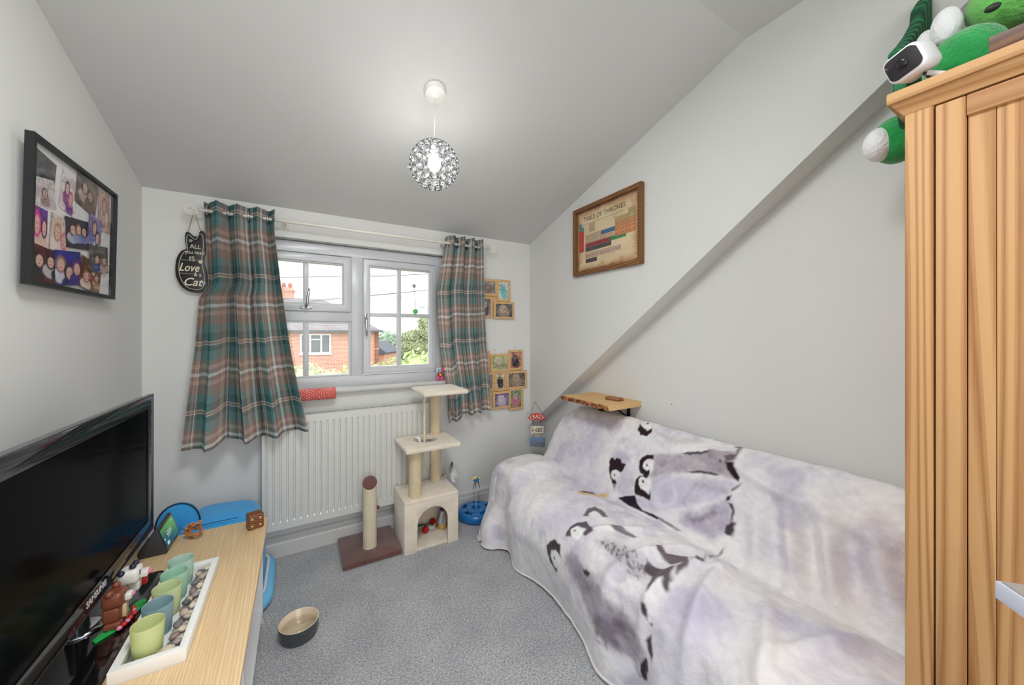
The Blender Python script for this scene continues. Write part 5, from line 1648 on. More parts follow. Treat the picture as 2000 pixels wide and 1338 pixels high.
# arched front
ax_c, ar, spring = 1.331, .091, .150
arch = [(X0, .0), (1.240 - .004, .0), (1.240 - .004, .03), (ax_c - ar, .03), (ax_c - ar, spring)] + [(ax_c - ar * math.cos(a), spring + ar * math.sin(a)) for a in np.linspace(0, PI, 20)[1:-1]] + [(ax_c + ar, spring), (ax_c + ar, .03), (1.426, .03), (1.426, 0), (X1, 0), (X1, .285), (X0, .285)]
arch = [(X0, 0), (ax_c - ar, 0), (ax_c - ar, spring)] + [(ax_c - ar * math.cos(a), spring + ar * math.sin(a)) for a in np.linspace(0, PI, 20)[1:-1]] + [(ax_c + ar, spring), (ax_c + ar, 0), (X1, 0), (X1, .288), (X0, .288)]
MB().prism(arch, Y0, Y0 + t_, 1).build('arched_front', M_CREAM, ct, bevel=.004)
box('side_wall', (X0, Y0 + t_, 0), (X0 + t_, Y1, .288), M_CREAM, ct, .004)
box('side_wall', (X1 - t_, Y0 + t_, 0), (X1, Y1, .288), M_CREAM, ct, .004)
box('rear_wall', (X0 + t_, Y1 - t_, 0), (X1 - t_, Y1, .288), M_CREAM, ct, .002)
box('house_floor', (X0 + t_, Y0 + t_, 0), (X1 - t_, Y1 - t_, .018), M_CREAM, ct, .002)
box('house_roof', (X0 - .002, Y0 - .002, .278), (X1 + .002, Y1 + .002, .304), M_CREAM, ct, .010)
# middle platform with a round hole
def plate_hole(x0, x1, y0, y1, z0, z1, hc, hr, n=40):
    vs, fs = [], []
    for k in range(n):
        a = 2 * PI * k / n + PI / 4
        c, s_ = math.cos(a), math.sin(a)
        sc = []
        if c > 1e-9: sc.append((x1 - hc[0]) / c)
        if c < -1e-9: sc.append((x0 - hc[0]) / c)
        if s_ > 1e-9: sc.append((y1 - hc[1]) / s_)
        if s_ < -1e-9: sc.append((y0 - hc[1]) / s_)
        r = min(sc)
        ox, oy = hc[0] + r * c, hc[1] + r * s_
        # snap to the corners
        for qx in (x0, x1):
            for qy in (y0, y1):
                if math.hypot(ox - qx, oy - qy) < .02:
                    ox, oy = qx, qy
        ix, iy = hc[0] + hr * c, hc[1] + hr * s_
        vs += [(ix, iy, z0), (ix, iy, z1), (ox, oy, z0), (ox, oy, z1)]
    for k in range(n):
        a, b = 4 * k, 4 * ((k + 1) % n)
        fs += [(a + 1, a + 3, b + 3, b + 1), (a, b, b + 2, a + 2), (a, a + 1, b + 1, b), (a + 2, b + 2, b + 3, a + 3)]
    return MB().add(vs, fs)
plate_hole(1.168, 1.490, -.400, -.108, .578, .604, (1.330, -.225), .070).build('middle_platform', M_CREAM, ct, bevel=.006)
box('top_platform', (1.268, -.395, .888), (1.546, -.106, .914), M_CREAM, ct, .009)
MB().tube([(1.240, -.315, .302), (1.240, -.315, .580)], .036, 24).build('sisal_post', M_SISAL, ct, smooth=True, angle=.7)
MB().tube([(1.418, -.146, .302), (1.418, -.146, .580)], .033, 24).build('sisal_post', M_SISAL, ct, smooth=True, angle=.7)
MB().tube([(1.418, -.146, .602), (1.418, -.146, .890)], .033, 24).build('sisal_post', M_SISAL, ct, smooth=True, angle=.7)
# twisted rope through the hole
rope = MB()
for ph in (0, 2.09, 4.19):
    rope.tube([(1.314 + .004 * math.cos(z * 170 + ph) + .02 * max(0, .60 - z), -.25 + .004 * math.sin(z * 170 + ph), z) for z in np.linspace(.888, .47, 90)], .0042, 6)
rp_ = rope.build('hanging_rope', mat('pale_rope', (226, 214, 188), .9, bump=.4, bscale=400), ct, smooth=True)
fr_ = MB()
for i in range(9):
    a = i * .7
    fr_.tube([(1.317, -.25, .475), (1.322 + .012 * math.cos(a), -.25 + .012 * math.sin(a), .445 - .006 * (i % 3))], [.0025, .0016], 5)
fr_.build('rope_end', mat('rope_fray', (226, 210, 178), .95), rp_, smooth=True)
m = MB().tube([(1.270, -.215, .612), (1.285, -.228, .616), (1.290, -.236, .60), (1.290, -.238, .545)], .010, 8)
m.build('white_strap', M_WHITE, ct, smooth=True)
# feather teaser
fe = thing('feather_teaser', (1.515, -.2, .30), 'white feather teaser on a cord hanging from the middle platform', 'cat toy')
MB().tube([(1.487, -.19, .592), (1.500, -.196, .578), (1.514, -.20, .52), (1.514, -.20, .385)], .0018, 5).build('cord', flat((226, 226, 222), .8), fe)
m = MB()
for dx, dz, c in ((-.022, -.06, 0), (-.012, -.075, 0), (.006, -.07, 0)):
    m.tube([(1.512, -.2, .42), (1.512 + dx * .6, -.204, .42 + dz * .4), (1.512 + dx, -.2, .42 + dz)], [.003, .0025, .0012], 5)
m.build('black_ribbon', flat((52, 50, 54), .8), fe)
m = MB()
rf = random.Random(5)
for i in range(46):
    z = .385 - .09 * i / 45
    w = .028 * math.sin(PI * (i + 6) / 56)
    m.tube([(1.520, -.2, z), (1.520 + w * (1 if i % 2 else -.7), -.2 + rf.uniform(-.01, .01), z - .012)], [.0022, .0012], 4)
m.build('feather', flat((232, 232, 230), .9), fe)

# toys in the house
def cherry_toy():
    t = thing('cherry_toy', (1.36, -.17, .018), 'red felt cherries with a green leaf inside the cat house', 'cat toy')
    red = mat('red_felt', (190, 22, 26), .9, bump=.4, bscale=300)
    MB().blob((1.400, -.150, .040), .020, 16, 12).build('cherry', red, t, smooth=True)
    MB().blob((1.330, -.218, .038), .020, 16, 12).build('cherry', red, t, smooth=True)
    MB().tube([(1.392, -.158, .046), (1.368, -.166, .044), (1.340, -.166, .040), (1.335, -.20, .050)], .003, 6).build('stalk', flat((40, 44, 30), .8), t)
    MB().blob((1.312, -.166, .046), (.026, .011, .007), 14, 8).build('leaf', flat((30, 112, 56), .8), t, smooth=True)
cherry_toy()
cm = thing('cloth_mouse', (1.372, -.202, .018), 'small off white toy mouse beside the red cherries', 'cat toy')
rot = Matrix.Rotation(-.6, 3, 'Z')
MB().blob((1.372, -.202, .033), (.026, .014, .014), 18, 12, rot=rot).build('body', flat((206, 204, 196), .8), cm, smooth=True)
for s_ in (-1, 1):
    MB().blob((1.388 + .006 * s_, -.212 + .008 * s_, .047), (.006, .003, .007), 10, 8).build('ear', flat((186, 180, 176), .8), cm, smooth=True)
MB().tube([(1.350, -.188, .028), (1.338, -.180, .022), (1.330, -.184, .021)], .0018, 5).build('tail', flat((186, 180, 176), .8), cm)
bt = thing('toy_bottle', (1.444, -.215, .018), 'white bottle shaped catnip toy with purple tip and gold base', 'cat toy')
bc = (1.440, -.215, .018)
MB().lathe([(.0265, .032), (.0245, .05), (.013, .098), (.0115, .112)], bc, 20).build('bottle_body', flat((214, 208, 216), .7), bt, smooth=True)
MB().lathe([(0, 0), (.024, .001), (.0275, .010), (.0268, .033)], bc, 20).build('gold_base', flat((206, 170, 96), .6), bt, smooth=True)
MB().lathe([(.012, .110), (.011, .126), (.004, .134), (0, .135)], bc, 16).build('purple_tip', flat((86, 28, 130), .7), bt, smooth=True)
m = MB().tube([(bc[0] - .010, bc[1] - .0235, bc[2] + .044), (bc[0] - .002, bc[1] - .0245, bc[2] + .050), (bc[0] - .006, bc[1] - .0215, bc[2] + .060), (bc[0] + .002, bc[1] - .021, bc[2] + .066), (bc[0] - .004, bc[1] - .0185, bc[2] + .076), (bc[0], bc[1] - .0165, bc[2] + .086)], .0025, 6)
m.build('blue_squiggle', flat((40, 46, 120), .7), bt)

# ------------------------------------------------------------------ scratching post
sp_ = thing('scratching_post', (1.008, -.178, 0), 'single sisal scratching post on a brown plush base', 'scratching post')
MB().prism(round_rect(.853, 1.163, -.336, -.022, .012), 0, .026, 2).build('base', M_BROWNPL, sp_, bevel=.008, seg=3)
px_, py_, pr_ = 1.008, -.205, .0375
n = 28
vs = [(px_ + pr_ * math.cos(2 * PI * k / n), py_ + pr_ * math.sin(2 * PI * k / n), .025) for k in range(n)]
vs += [(px_ + pr_ * math.cos(2 * PI * k / n), py_ + pr_ * math.sin(2 * PI * k / n), .388 + .026 * math.sin(2 * PI * k / n) + .008 * math.cos(2 * PI * k / n)) for k in range(n)]
MB().add(vs, [(k, (k + 1) % n, n + (k + 1) % n, n + k) for k in range(n)] + [tuple(range(n)), tuple(range(2 * n - 1, n - 1, -1))]).build('sisal_post', M_SISAL2, sp_, smooth=True, angle=.7)
tilt = Matrix.Rotation(.60, 3, 'X') @ Matrix.Rotation(-.2, 3, 'Y')
MB().blob((px_, py_, .392), (.040, .046, .011), 24, 10, rot=tilt).build('plush_cap', M_BROWNPL, sp_, smooth=True)
MB().blob((1.052, -.200, .236), .012, 12, 8).build('pom_pom', M_BROWNPL, sp_, smooth=True)

# ------------------------------------------------------------------ blue ball track toy
rt = thing('ball_track_toy', (1.70, -.19, 0), 'round blue plastic ball track with a feather wand on top', 'cat toy')
M_BLUEP = mat('blue_plastic', (18, 110, 178), .22, var=.04, coat=.3)
tc_ = (1.700, -.165, 0)
prof_t = [(.06, .004), (.116, .004), (.124, .012), (.126, .040), (.122, .052), (.112, .058), (.098, .058), (.096, .030), (.074, .028), (.070, .062), (.050, .072), (.030, .066), (.026, .040), (0, .040)]
MB().lathe(prof_t, tc_, 56).build('track_ring', M_BLUEP, rt, smooth=True, angle=.9)
ro = MB()
for k in range(5):
    a0 = k * 2 * PI / 5 + .2
    arc = [a0 + i * .075 for i in range(9)]
    po = [(tc_[0] + .112 * math.cos(a), tc_[1] + .112 * math.sin(a)) for a in arc] + [(tc_[0] + .070 * math.cos(a), tc_[1] + .070 * math.sin(a)) for a in arc[::-1]]
    MB().prism(po, .056, .062, 2).build('track_cover', M_BLUEP, rt, bevel=.002)
MB().tube([(1.700, -.165, .04), (1.700, -.165, .19), (1.699, -.165, .245)], .0022, 6).build('wand', mat('clear_wand', (206, 206, 196), .3), rt)
MB().blob((1.699, -.165, .255), .019, 16, 12).build('blue_ball', flat((24, 120, 200), .5), rt, smooth=True)
for i, (dx, dz, c) in enumerate(((-.022, .012, (236, 206, 60)), (.024, .004, (226, 204, 80)), (-.006, .016, (236, 214, 90)))):
    MB().blob((1.699 + dx, -.172, .255 + dz), (.013, .006, .008), 10, 8).build('yellow_tuft', flat(c, .8), rt, smooth=True)
for dx, c in ((-.030, (150, 106, 46)), (-.012, (40, 100, 150)), (.018, (34, 60, 96))):
    MB().tube([(1.699 + dx * .4, -.175, .248), (1.699 + dx * .8, -.18, .225), (1.699 + dx, -.178, .195)], [.004, .0035, .0015], 6).build('tassel', flat(c, .8), rt)

# ================================================================== PENDANT LAMP
rc_ = Vector((1.143, -.960, 2.262))
gc = Vector((1.141, -.960, 1.952))
GR = .098
pl = thing('pendant_lamp', tuple(gc), 'crystal globe pendant lamp hanging from the sloping ceiling', 'lamp')
nrm = Vector((0, -sl, -1)).normalized()
Rr = Vector((0, 0, 1)).rotation_difference(nrm).to_matrix().to_4x4()
MB().lathe([(.044, 0), (.044, .016), (.040, .024), (.016, .032), (.006, .040), (0, .041)], tuple(rc_), 32, M=Rr).build('ceiling_rose', mat('white_rose', (224, 222, 216), .4), pl, smooth=True, angle=.7)
MB().tube([tuple(rc_ + nrm * .034), (gc.x, gc.y, gc.z + GR)], .0028, 8).build('cord', mat('white_flex', (214, 210, 200), .5), pl, smooth=True)
MB().tube([(gc.x, gc.y, gc.z + GR + .004), (gc.x, gc.y, gc.z + .045)], [.010, .017], 16).build('lamp_holder', mat('white_holder', (230, 230, 226), .4), pl, smooth=True)
M_BULB = mat('lit_bulb', (255, 252, 246), .4, var=0, emis=14.)
MB().blob(gc + Vector((0, 0, .006)), (.026, .026, .036), 20, 14).build('bulb', M_BULB, pl, smooth=True)
lp = bpy.data.lights.new('pendant_light', 'POINT')
lp.energy = PENDANT_POWER
lp.shadow_soft_size = .045
lp.color = (1.0, .985, .965)
lo = bpy.data.objects.new('pendant_light', lp)
COL.objects.link(lo)
lo.location = (gc.x, gc.y, gc.z - .01)
M_WIRE2 = mat('lamp_wire', (84, 86, 90), .35, .9)
shade = MB()
for z in (GR * .94, -GR * .94):
    r = math.sqrt(max(GR * GR - z * z, 0))
    shade.tube([(gc.x + r * math.cos(2 * PI * i / 20), gc.y + r * math.sin(2 * PI * i / 20), gc.z + z) for i in range(20)], .0012, 5, closed=True)
sh = shade.build('shade_frame', M_WIRE2, pl, smooth=True)
M_CRY = bpy.data.materials.new('crystal')
M_CRY.use_nodes = True
nt = M_CRY.node_tree
nt.nodes.clear()
o_ = nt.nodes.new('ShaderNodeOutputMaterial')
tp = nt.nodes.new('ShaderNodeBsdfTransparent')
gl = nt.nodes.new('ShaderNodeBsdfGlossy')
gl.inputs['Roughness'].default_value = .08
tl = nt.nodes.new('ShaderNodeBsdfTranslucent')
tl.inputs['Color'].default_value = (1, 1, 1, 1)
mx1 = nt.nodes.new('ShaderNodeMixShader')
mx1.inputs[0].default_value = .02
nt.links.new(gl.outputs[0], mx1.inputs[1])
nt.links.new(tl.outputs[0], mx1.inputs[2])
no_ = nt.nodes.new('ShaderNodeTexNoise')
no_.inputs['Scale'].default_value = 160
tcn = nt.nodes.new('ShaderNodeTexCoord')
nt.links.new(tcn.outputs['Object'], no_.inputs['Vector'])
mr_ = nt.nodes.new('ShaderNodeMapRange')
mr_.inputs['From Min'].default_value = .35
mr_.inputs['From Max'].default_value = .65
mr_.inputs['To Min'].default_value = .06
mr_.inputs['To Max'].default_value = .34
nt.links.new(no_.outputs['Fac'], mr_.inputs['Value'])
mx2 = nt.nodes.new('ShaderNodeMixShader')
nt.links.new(mr_.outputs[0], mx2.inputs[0])
nt.links.new(tp.outputs[0], mx2.inputs[1])
nt.links.new(mx1.outputs[0], mx2.inputs[2])
nt.links.new(mx2.outputs[0], o_.inputs['Surface'])
crm = rim_m = None
def pts_on_sphere():
    rings = [(1.28, 5), (.98, 10), (.64, 14), (.28, 16), (-.08, 17), (-.44, 15), (-.80, 12), (-1.12, 7), (-1.42, 3)]
    for j, (el, k) in enumerate(rings):
        for i in range(k):
            a = 2 * PI * (i + .5 * (j % 2)) / k + j * .21
            yield Vector((math.cos(el) * math.cos(a), math.cos(el) * math.sin(a), math.sin(el)))
for d in pts_on_sphere():
    q = Vector((0, 0, 1)).rotation_difference(d).to_euler()
    p = gc + d * GR
    s_ = random.uniform(.92, 1.06)
    if crm is None:
        crm = MB().lathe([(0, -.0035), (.007, -.0025), (.0118, 0), (.007, .0028), (0, .0042)], (0, 0, 0), 10).build('crystal', M_CRY, None)
        rim_m = MB().tube([(.0140 * math.cos(2 * PI * i / 18), .0140 * math.sin(2 * PI * i / 18), 0) for i in range(18)], .0015, 5, closed=True).build('wire_ring', M_WIRE2, None, smooth=True)
        crm.parent = sh
        rim_m.parent = sh
        for o in (crm, rim_m):
            o.location = p - world_loc(sh)
            o.rotation_euler = q
    else:
        place(crm, p, q, (s_, s_, s_), sh)
        place(rim_m, p, q, (s_, s_, s_), sh)
for d in (Vector((-.95, .1, -.28)), Vector((-.2, -.35, -.9))):
    place(crm, gc + d * (GR + .010), (1.0, .4, .2), (.6, .6, 1.6), sh)

# ================================================================== PICTURES
def person(cv, x, y, s_, skin, hair, top, bg=None):
    """a head-and-shoulders figure in a snapshot"""
    cv.ell(x, y - 1.35 * s_, 1.25 * s_, .95 * s_, top, soft=.12)
    cv.ell(x, y - .05 * s_, .82 * s_, 1.05 * s_ / 1.0, hair, soft=.15)
    cv.ell(x + .02 * s_, y - .1 * s_, .52 * s_, .72 * s_, skin, soft=.12)
    for e in (-.2, .2):
        cv.ell(x + e * s_, y + .02 * s_, .08 * s_, .05 * s_, (50, 36, 36), soft=.4)
    cv.ell(x, y - .42 * s_, .16 * s_, .06 * s_, (170, 60, 70), soft=.4)

def snap(bg, bg2, people, seed):
    def paint(cv):
        cv.c[:] = np.array(lin(*bg))
        cv.noise(5, 5, .35, .7, bg2, seed)
        cv.noise(14, 14, .5, .75, tuple(int(q * .6) for q in bg), seed + 3, .6)
        for p in people:
            person(cv, *p)
        cv.noise(22, 22, .55, .8, tuple(min(255, int(q * 1.25)) for q in bg2), seed + 9, .35)
    return paint
SK, SK2 = (222, 182, 164), (206, 160, 140)

# collage on the left wall, leaning out a little at the top
cl = thing('photo_collage', (.03, -.70, 1.36), 'black framed collage of party snapshots on the wall above the television', 'picture')
fy0, fy1, fz0, fz1 = -.922, -.402, 1.385, 1.798
lean = .008
def leaned(o):
    off = world_loc(o)
    for v in o.data.vertices:
        z = v.co.z + off.z
        v.co.x += lean * (z - fz0) / (fz1 - fz0)
    return o
for nm, a in (('frame_bar', 0), ('frame_bar', 1), ('frame_bar', 2), ('frame_bar', 3)):
    oo = [(fy0, fz0), (fy1, fz0), (fy1, fz1), (fy0, fz1)]
    w = .012
    ii = [(fy0 + w, fz0 + w), (fy1 - w, fz0 + w), (fy1 - w, fz1 - w), (fy0 + w, fz1 - w)]
    b_ = (a + 1) % 4
    leaned(MB().prism([oo[a], oo[b_], ii[b_], ii[a]], .016, .034, 0).build(nm, M_BLACK, cl))
leaned(box('backing_board', (.012, fy0 + .01, fz0 + .01), (.0185, fy1 - .01, fz1 - .01), mat('mount_card', (226, 226, 224), .7, var=.02), cl, 0))
photos = [((-.930, -.825, 1.716, .104), snap((96, 92, 96), (60, 56, 60), [(.5, .25, .22, (70, 60, 56), (40, 34, 36), (150, 140, 140))], 1), -.12),
          ((-.905, -.807, 1.659, .086), snap((222, 216, 216), (196, 180, 180), [(.45, .5, .2, (190, 160, 150), (110, 84, 80), (150, 130, 130))], 2), .2),
          ((-.803, -.713, 1.696, .125), snap((236, 230, 228), (216, 196, 196), [(.4, .62, .2, SK, (70, 60, 110), (150, 60, 140)), (.65, .42, .2, SK, (196, 60, 120), (110, 50, 140))], 3), -.14),
          ((-.718, -.572, 1.735, .122), snap((132, 112, 102), (96, 78, 72), [(.38, .62, .2, (196, 170, 160), (90, 70, 62), (190, 176, 168)), (.66, .5, .2, (176, 146, 130), (80, 56, 48), (120, 98, 88))], 4), -.16),
          ((-.553, -.459, 1.708, .149), snap((206, 172, 158), (176, 136, 124), [(.5, .66, .22, SK2, (120, 76, 62), (226, 206, 200)), (.42, .3, .2, SK2, (150, 100, 84), (210, 190, 186))], 5), .05),
          ((-.934, -.858, 1.548, .126), snap((86, 62, 150), (150, 60, 140), [(.36, .62, .30, SK, (226, 50, 150), (216, 190, 170)), (.80, .58, .24, SK, (60, 40, 60), (220, 190, 170))], 6), 0),
          ((-.850, -.748, 1.554, .114), snap((226, 206, 196), (214, 186, 172), [(.35, .55, .25, SK, (176, 132, 110), (232, 214, 204)), (.72, .4, .24, SK, (206, 96, 130), (226, 200, 196))], 7), -.1),
          ((-.762, -.614, 1.582, .099), snap((40, 44, 62), (74, 66, 84), [(.3, .62, .2, SK, (60, 40, 40), (190, 190, 206)), (.55, .66, .2, SK, (110, 70, 50), (150, 160, 200)), (.78, .62, .18, SK, (40, 30, 34), (120, 130, 180))], 8), .12),
          ((-.632, -.540, 1.616, .112), snap((150, 140, 186), (110, 100, 150), [(.42, .62, .26, SK, (106, 66, 56), (110, 120, 190)), (.7, .35, .24, SK, (60, 44, 50), (196, 206, 226))], 9), -.12),
          ((-.937, -.790, 1.446, .110), snap((66, 26, 30), (110, 34, 34), [(.25, .62, .22, SK, (36, 26, 28), (40, 34, 44)), (.62, .68, .2, SK, (40, 26, 26), (196, 186, 186)), (.88, .6, .18, SK, (60, 36, 32), (30, 26, 32))], 10), -.06),
          ((-.816, -.660, 1.461, .111), snap((64, 54, 160), (44, 40, 110), [(.22, .62, .24, SK, (150, 110, 90), (210, 206, 220)), (.52, .38, .25, SK, (40, 28, 50), (50, 40, 110)), (.82, .5, .24, SK, (110, 40, 110), (60, 46, 130))], 11), .14),
          ((-.687, -.540, 1.457, .108), snap((74, 44, 36), (120, 70, 52), [(.3, .4, .2, SK, (150, 110, 80), (226, 206, 190)), (.6, .66, .16, SK2, (50, 30, 28), (150, 60, 50)), (.8, .5, .16, SK2, (40, 28, 26), (196, 150, 120))], 12), -.14),
          ((-.609, -.473, 1.524, .098), snap((110, 104, 84), (74, 76, 96), [(.35, .5, .2, SK2, (60, 44, 40), (60, 80, 150)), (.75, .45, .2, SK2, (96, 66, 54), (196, 170, 160))], 13), .12)]
for i, ((y0, y1, zc_, h_), pf, ro) in enumerate(photos):
    y0, y1 = -.900 + (y0 + .937) * 1.0, -.900 + (y1 + .937) * 1.0
    leaned(panel('photo', (y1 - y0) * .98, h_ * .98, (.0190 + .0005 * i, y0, zc_ - h_ / 2 - (y1 - y0) / 2 * math.sin(ro)), TX_LEFT, pf, cl, 44, rot=ro))
leaned(box('glass', (.0285, fy0 + .010, fz0 + .010), (.0295, fy1 - .014, fz1 - .014), M_PICGLASS, cl, 0))

# element-chart poster on the right wall
ps = thing('poster_frame', (2.23, -.84, 1.628), 'wooden framed parchment chart of coloured squares on the sloping side wall', 'picture')
py0, py1, pz0, pz1 = -1.116, -.560, 1.626, 2.063
M_OAKF = mat_wood('brown_frame_wood', (142, 96, 52), (104, 66, 34), 40, .1, 1, .4, dist=3)
o4 = [(py0, pz0), (py1, pz0), (py1, pz1), (py0, pz1)]
w = .026
i4 = [(py0 + w, pz0 + w), (py1 - w, pz0 + w), (py1 - w, pz1 - w), (py0 + w, pz1 - w)]
for a in range(4):
    b_ = (a + 1) % 4
    MB().prism([o4[a], o4[b_], i4[b_], i4[a]], 2.218, W, 0).build('frame_bar', M_OAKF, ps, bevel=.003)
PW, PH = (py1 - py0) - 2 * w, (pz1 - pz0) - 2 * w
def chart(cv):
    cv.c[:] = np.array(lin(226, 206, 168))
    cv.noise(3, 3, .4, .75, (206, 180, 136), 3, .7)
    ed = np.minimum(np.minimum(cv.U, 1 - cv.U) * 1.3, np.minimum(cv.V, 1 - cv.V))
    cv.put(.75 * (1 - sstep(.0, .14, ed + .08 * (fbm(cv.U * 9, cv.V * 9, 8) - .5))), (176, 120, 70))
    cv.put(.8 * (1 - sstep(.0, .05, ed + .05 * (fbm(cv.U * 16, cv.V * 16, 18) - .5))), (110, 62, 48))
    cv.noise(11, 11, .6, .78, (170, 116, 74), 23, .45)
    def cells(x0, y0, nx, ny, rgb, cw=.0485, chh=.064):
        cv.rect(x0 - .003, x0 + nx * cw + .003, y0 - .004, y0 + ny * chh + .004, tuple(int(q * .55) for q in rgb), .8)
        for i in range(nx):
            for j in range(ny):
                xx, yy = x0 + i * cw, y0 + j * chh
                cv.rect(xx + .002, xx + cw - .002, yy + .003, yy + chh - .003, rgb, .92)
                cv.rect(xx + .012, xx + cw - .014, yy + .024, yy + .042, tuple(int(q * .6 + 30 * (sum(rgb) < 330)) for q in rgb), .75)
                cv.rect(xx + .016, xx + cw - .018, yy + .010, yy + .015, tuple(int(q * .7) for q in rgb), .6)
    cells(.035, .335, 2, 4, (206, 60, 52), .044, .085)
    cells(.035, .68, 2, 1, (64, 150, 140), .044, .06)
    cells(.035, .745, 1, 1, (64, 150, 160), .044, .06)
    cells(.155, .46, 6, 2, (206, 180, 150))
    cells(.43, .525, 5, 1, (40, 110, 160))
    cells(.43, .46, 6, 1, (214, 178, 156))
    cells(.155, .385, 9, 1, (156, 40, 62))
    cells(.57, .385, 5, 1, (42, 140, 84))
    cells(.155, .315, 9, 1, (70, 72, 72))
    cells(.155, .215, 12, 1, (206, 172, 156))
    cells(.16, .130, 4, 1, (70, 60, 62))
    cells(.65, .43, 6, 2, (222, 146, 96), .0495, .070)
    cells(.65, .575, 6, 1, (216, 150, 110), .0495, .064)
    cells(.65, .645, 6, 1, (196, 172, 116), .0495, .064)
    cells(.85, .712, 2, 1, (196, 172, 116), .0495, .064)
    cells(.22, .63, 2, 2, (206, 176, 140))
M_PAPER = mat_print('aged_paper', .7)
pst = panel('poster', PW, PH, (2.238, py1 - w, pz0 + w), TX_RIGHT, chart, ps, 190, M_PAPER)
ink = flat((74, 54, 40), .7)
ty_ = py1 - w - PW * .42
text('title_lettering', 'TABLE OF THRONES', .040, (2.2375, ty_ - .02, pz1 - w - .056), TX_RIGHT, ink, pst, ext=.0002, sx=.95)
MB().box((2.2374, ty_ - .20, pz1 - w - .088), (2.2378, ty_ + .16, pz1 - w - .0865)).build('title_rule', ink, pst)
box('glass', (2.2270, py0 + w - .004, pz0 + w - .004), (2.2280, py1 - w + .004, pz1 - w + .004), M_PICGLASS, ps, 0)

# multi photo frames on the window wall
M_BEECH = mat_wood('beech_frame', (222, 186, 136), (196, 154, 102), 60, .15, 0, .45, dist=2.5)
def catpic(bg, fur, fur2, seed, kind=0):
    def paint(cv):
        cv.c[:] = np.array(lin(*bg))
        cv.noise(4, 4, .4, .7, tuple(int(q * .7) for q in bg), seed)
        cv.noise(9, 9, .5, .75, tuple(min(255, int(q * 1.3) + 15) for q in bg), seed + 2, .7)
        cv.ell(.5, .38, .34, .36, fur, rot=.4, soft=.25)
        cv.ell(.45, .62, .2, .2 / max(cv.asp, .6), fur2, soft=.2)
        for e in (-.12, .12):
            cv.poly([(.45 + e - .07, .72), (.45 + e + .07, .72), (.45 + e * 1.3, .86)], fur2, soft=.02)
            cv.ell(.45 + e * .7, .64, .035, .03, (206, 196, 90) if kind else (30, 30, 30), soft=.3)
        cv.noise(14, 14, .5, .8, tuple(int(q * .55) for q in fur), seed + 7, .6)
        cv.noise(18, 18, .55, .8, (226, 220, 210), seed + 11, .35)
    return paint
def photo_cluster(label, loc, specs):
    t = thing('multi_photo_frame', loc, label, 'photo frame', 'multi photo frames')
    for i, (x0, x1, z0, z1, y, pf) in enumerate(specs):
        m = MB()
        frame4(m, x0, x1, z0, z1, .017, y, y + .010, 1)
        f_ = m.build('frame', M_BEECH, t, bevel=.0015)
        panel('photo', x1 - x0 - .030, z1 - z0 - .030, (x0 + .015, y + .006, z0 + .015), TX_BACK, pf, f_, 36)
    box('backing_strip', (specs[0][0] + .03, -.006, min(s[2] for s in specs) + .03), (max(s[1] for s in specs) - .04, -.001, max(s[3] for s in specs) - .03), M_BEECH, t, 0)
    return t
photo_cluster('upper beech frame of four cat photos beside the narrower curtain', (1.95, 0, 1.365), [
    (1.795, 1.943, 1.534, 1.658, -.018, catpic((150, 140, 140), (120, 104, 96), (150, 130, 118), 1)),
    (1.945, 2.060, 1.497, 1.661, -.014, catpic((206, 226, 222), (110, 190, 186), (90, 170, 170), 2, 1)),
    (1.790, 1.905, 1.369, 1.528, -.014, catpic((130, 126, 134), (70, 64, 70), (196, 190, 190), 3)),
    (1.912, 2.091, 1.364, 1.495, -.020, catpic((90, 86, 88), (150, 130, 112), (190, 168, 146), 4))])
photo_cluster('lower beech frame of eight cat photos above the hanging sign', (2.03, 0, .661), [
    (1.772, 1.884, .972, 1.126, -.014, catpic((120, 110, 110), (90, 80, 76), (110, 96, 90), 5)),
    (1.886, 2.050, .963, 1.098, -.018, catpic((176, 182, 130), (150, 150, 120), (196, 190, 160), 6)),
    (2.043, 2.175, .969, 1.125, -.014, catpic((196, 120, 110), (34, 32, 36), (70, 60, 60), 7, 1)),
    (1.790, 1.920, .825, .963, -.018, catpic((150, 140, 150), (110, 96, 90), (130, 116, 110), 8)),
    (1.923, 2.026, .818, .967, -.014, catpic((186, 170, 150), (30, 28, 32), (40, 36, 40), 9, 1)),
    (2.024, 2.207, .824, .962, -.020, catpic((104, 92, 92), (150, 126, 108), (176, 150, 130), 10)),
    (1.906, 2.060, .683, .814, -.018, catpic((120, 90, 140), (180, 168, 190), (206, 200, 206), 11)),
    (2.045, 2.175, .661, .826, -.016, catpic((110, 150, 100), (190, 110, 130), (206, 160, 170), 12))])
for p, where in (((2.105, -.001, 1.146), 'nearer the room corner'), ((1.93, -.001, 1.128), 'nearer the curtain')):
    tag(MB().blob(p, (.004, .004, .004), 10, 8).build('wall_nail', flat((110, 96, 80), .4), None), 'small nail head above the lower photo frame, ' + where, 'nail', 'nails above the photo frame')

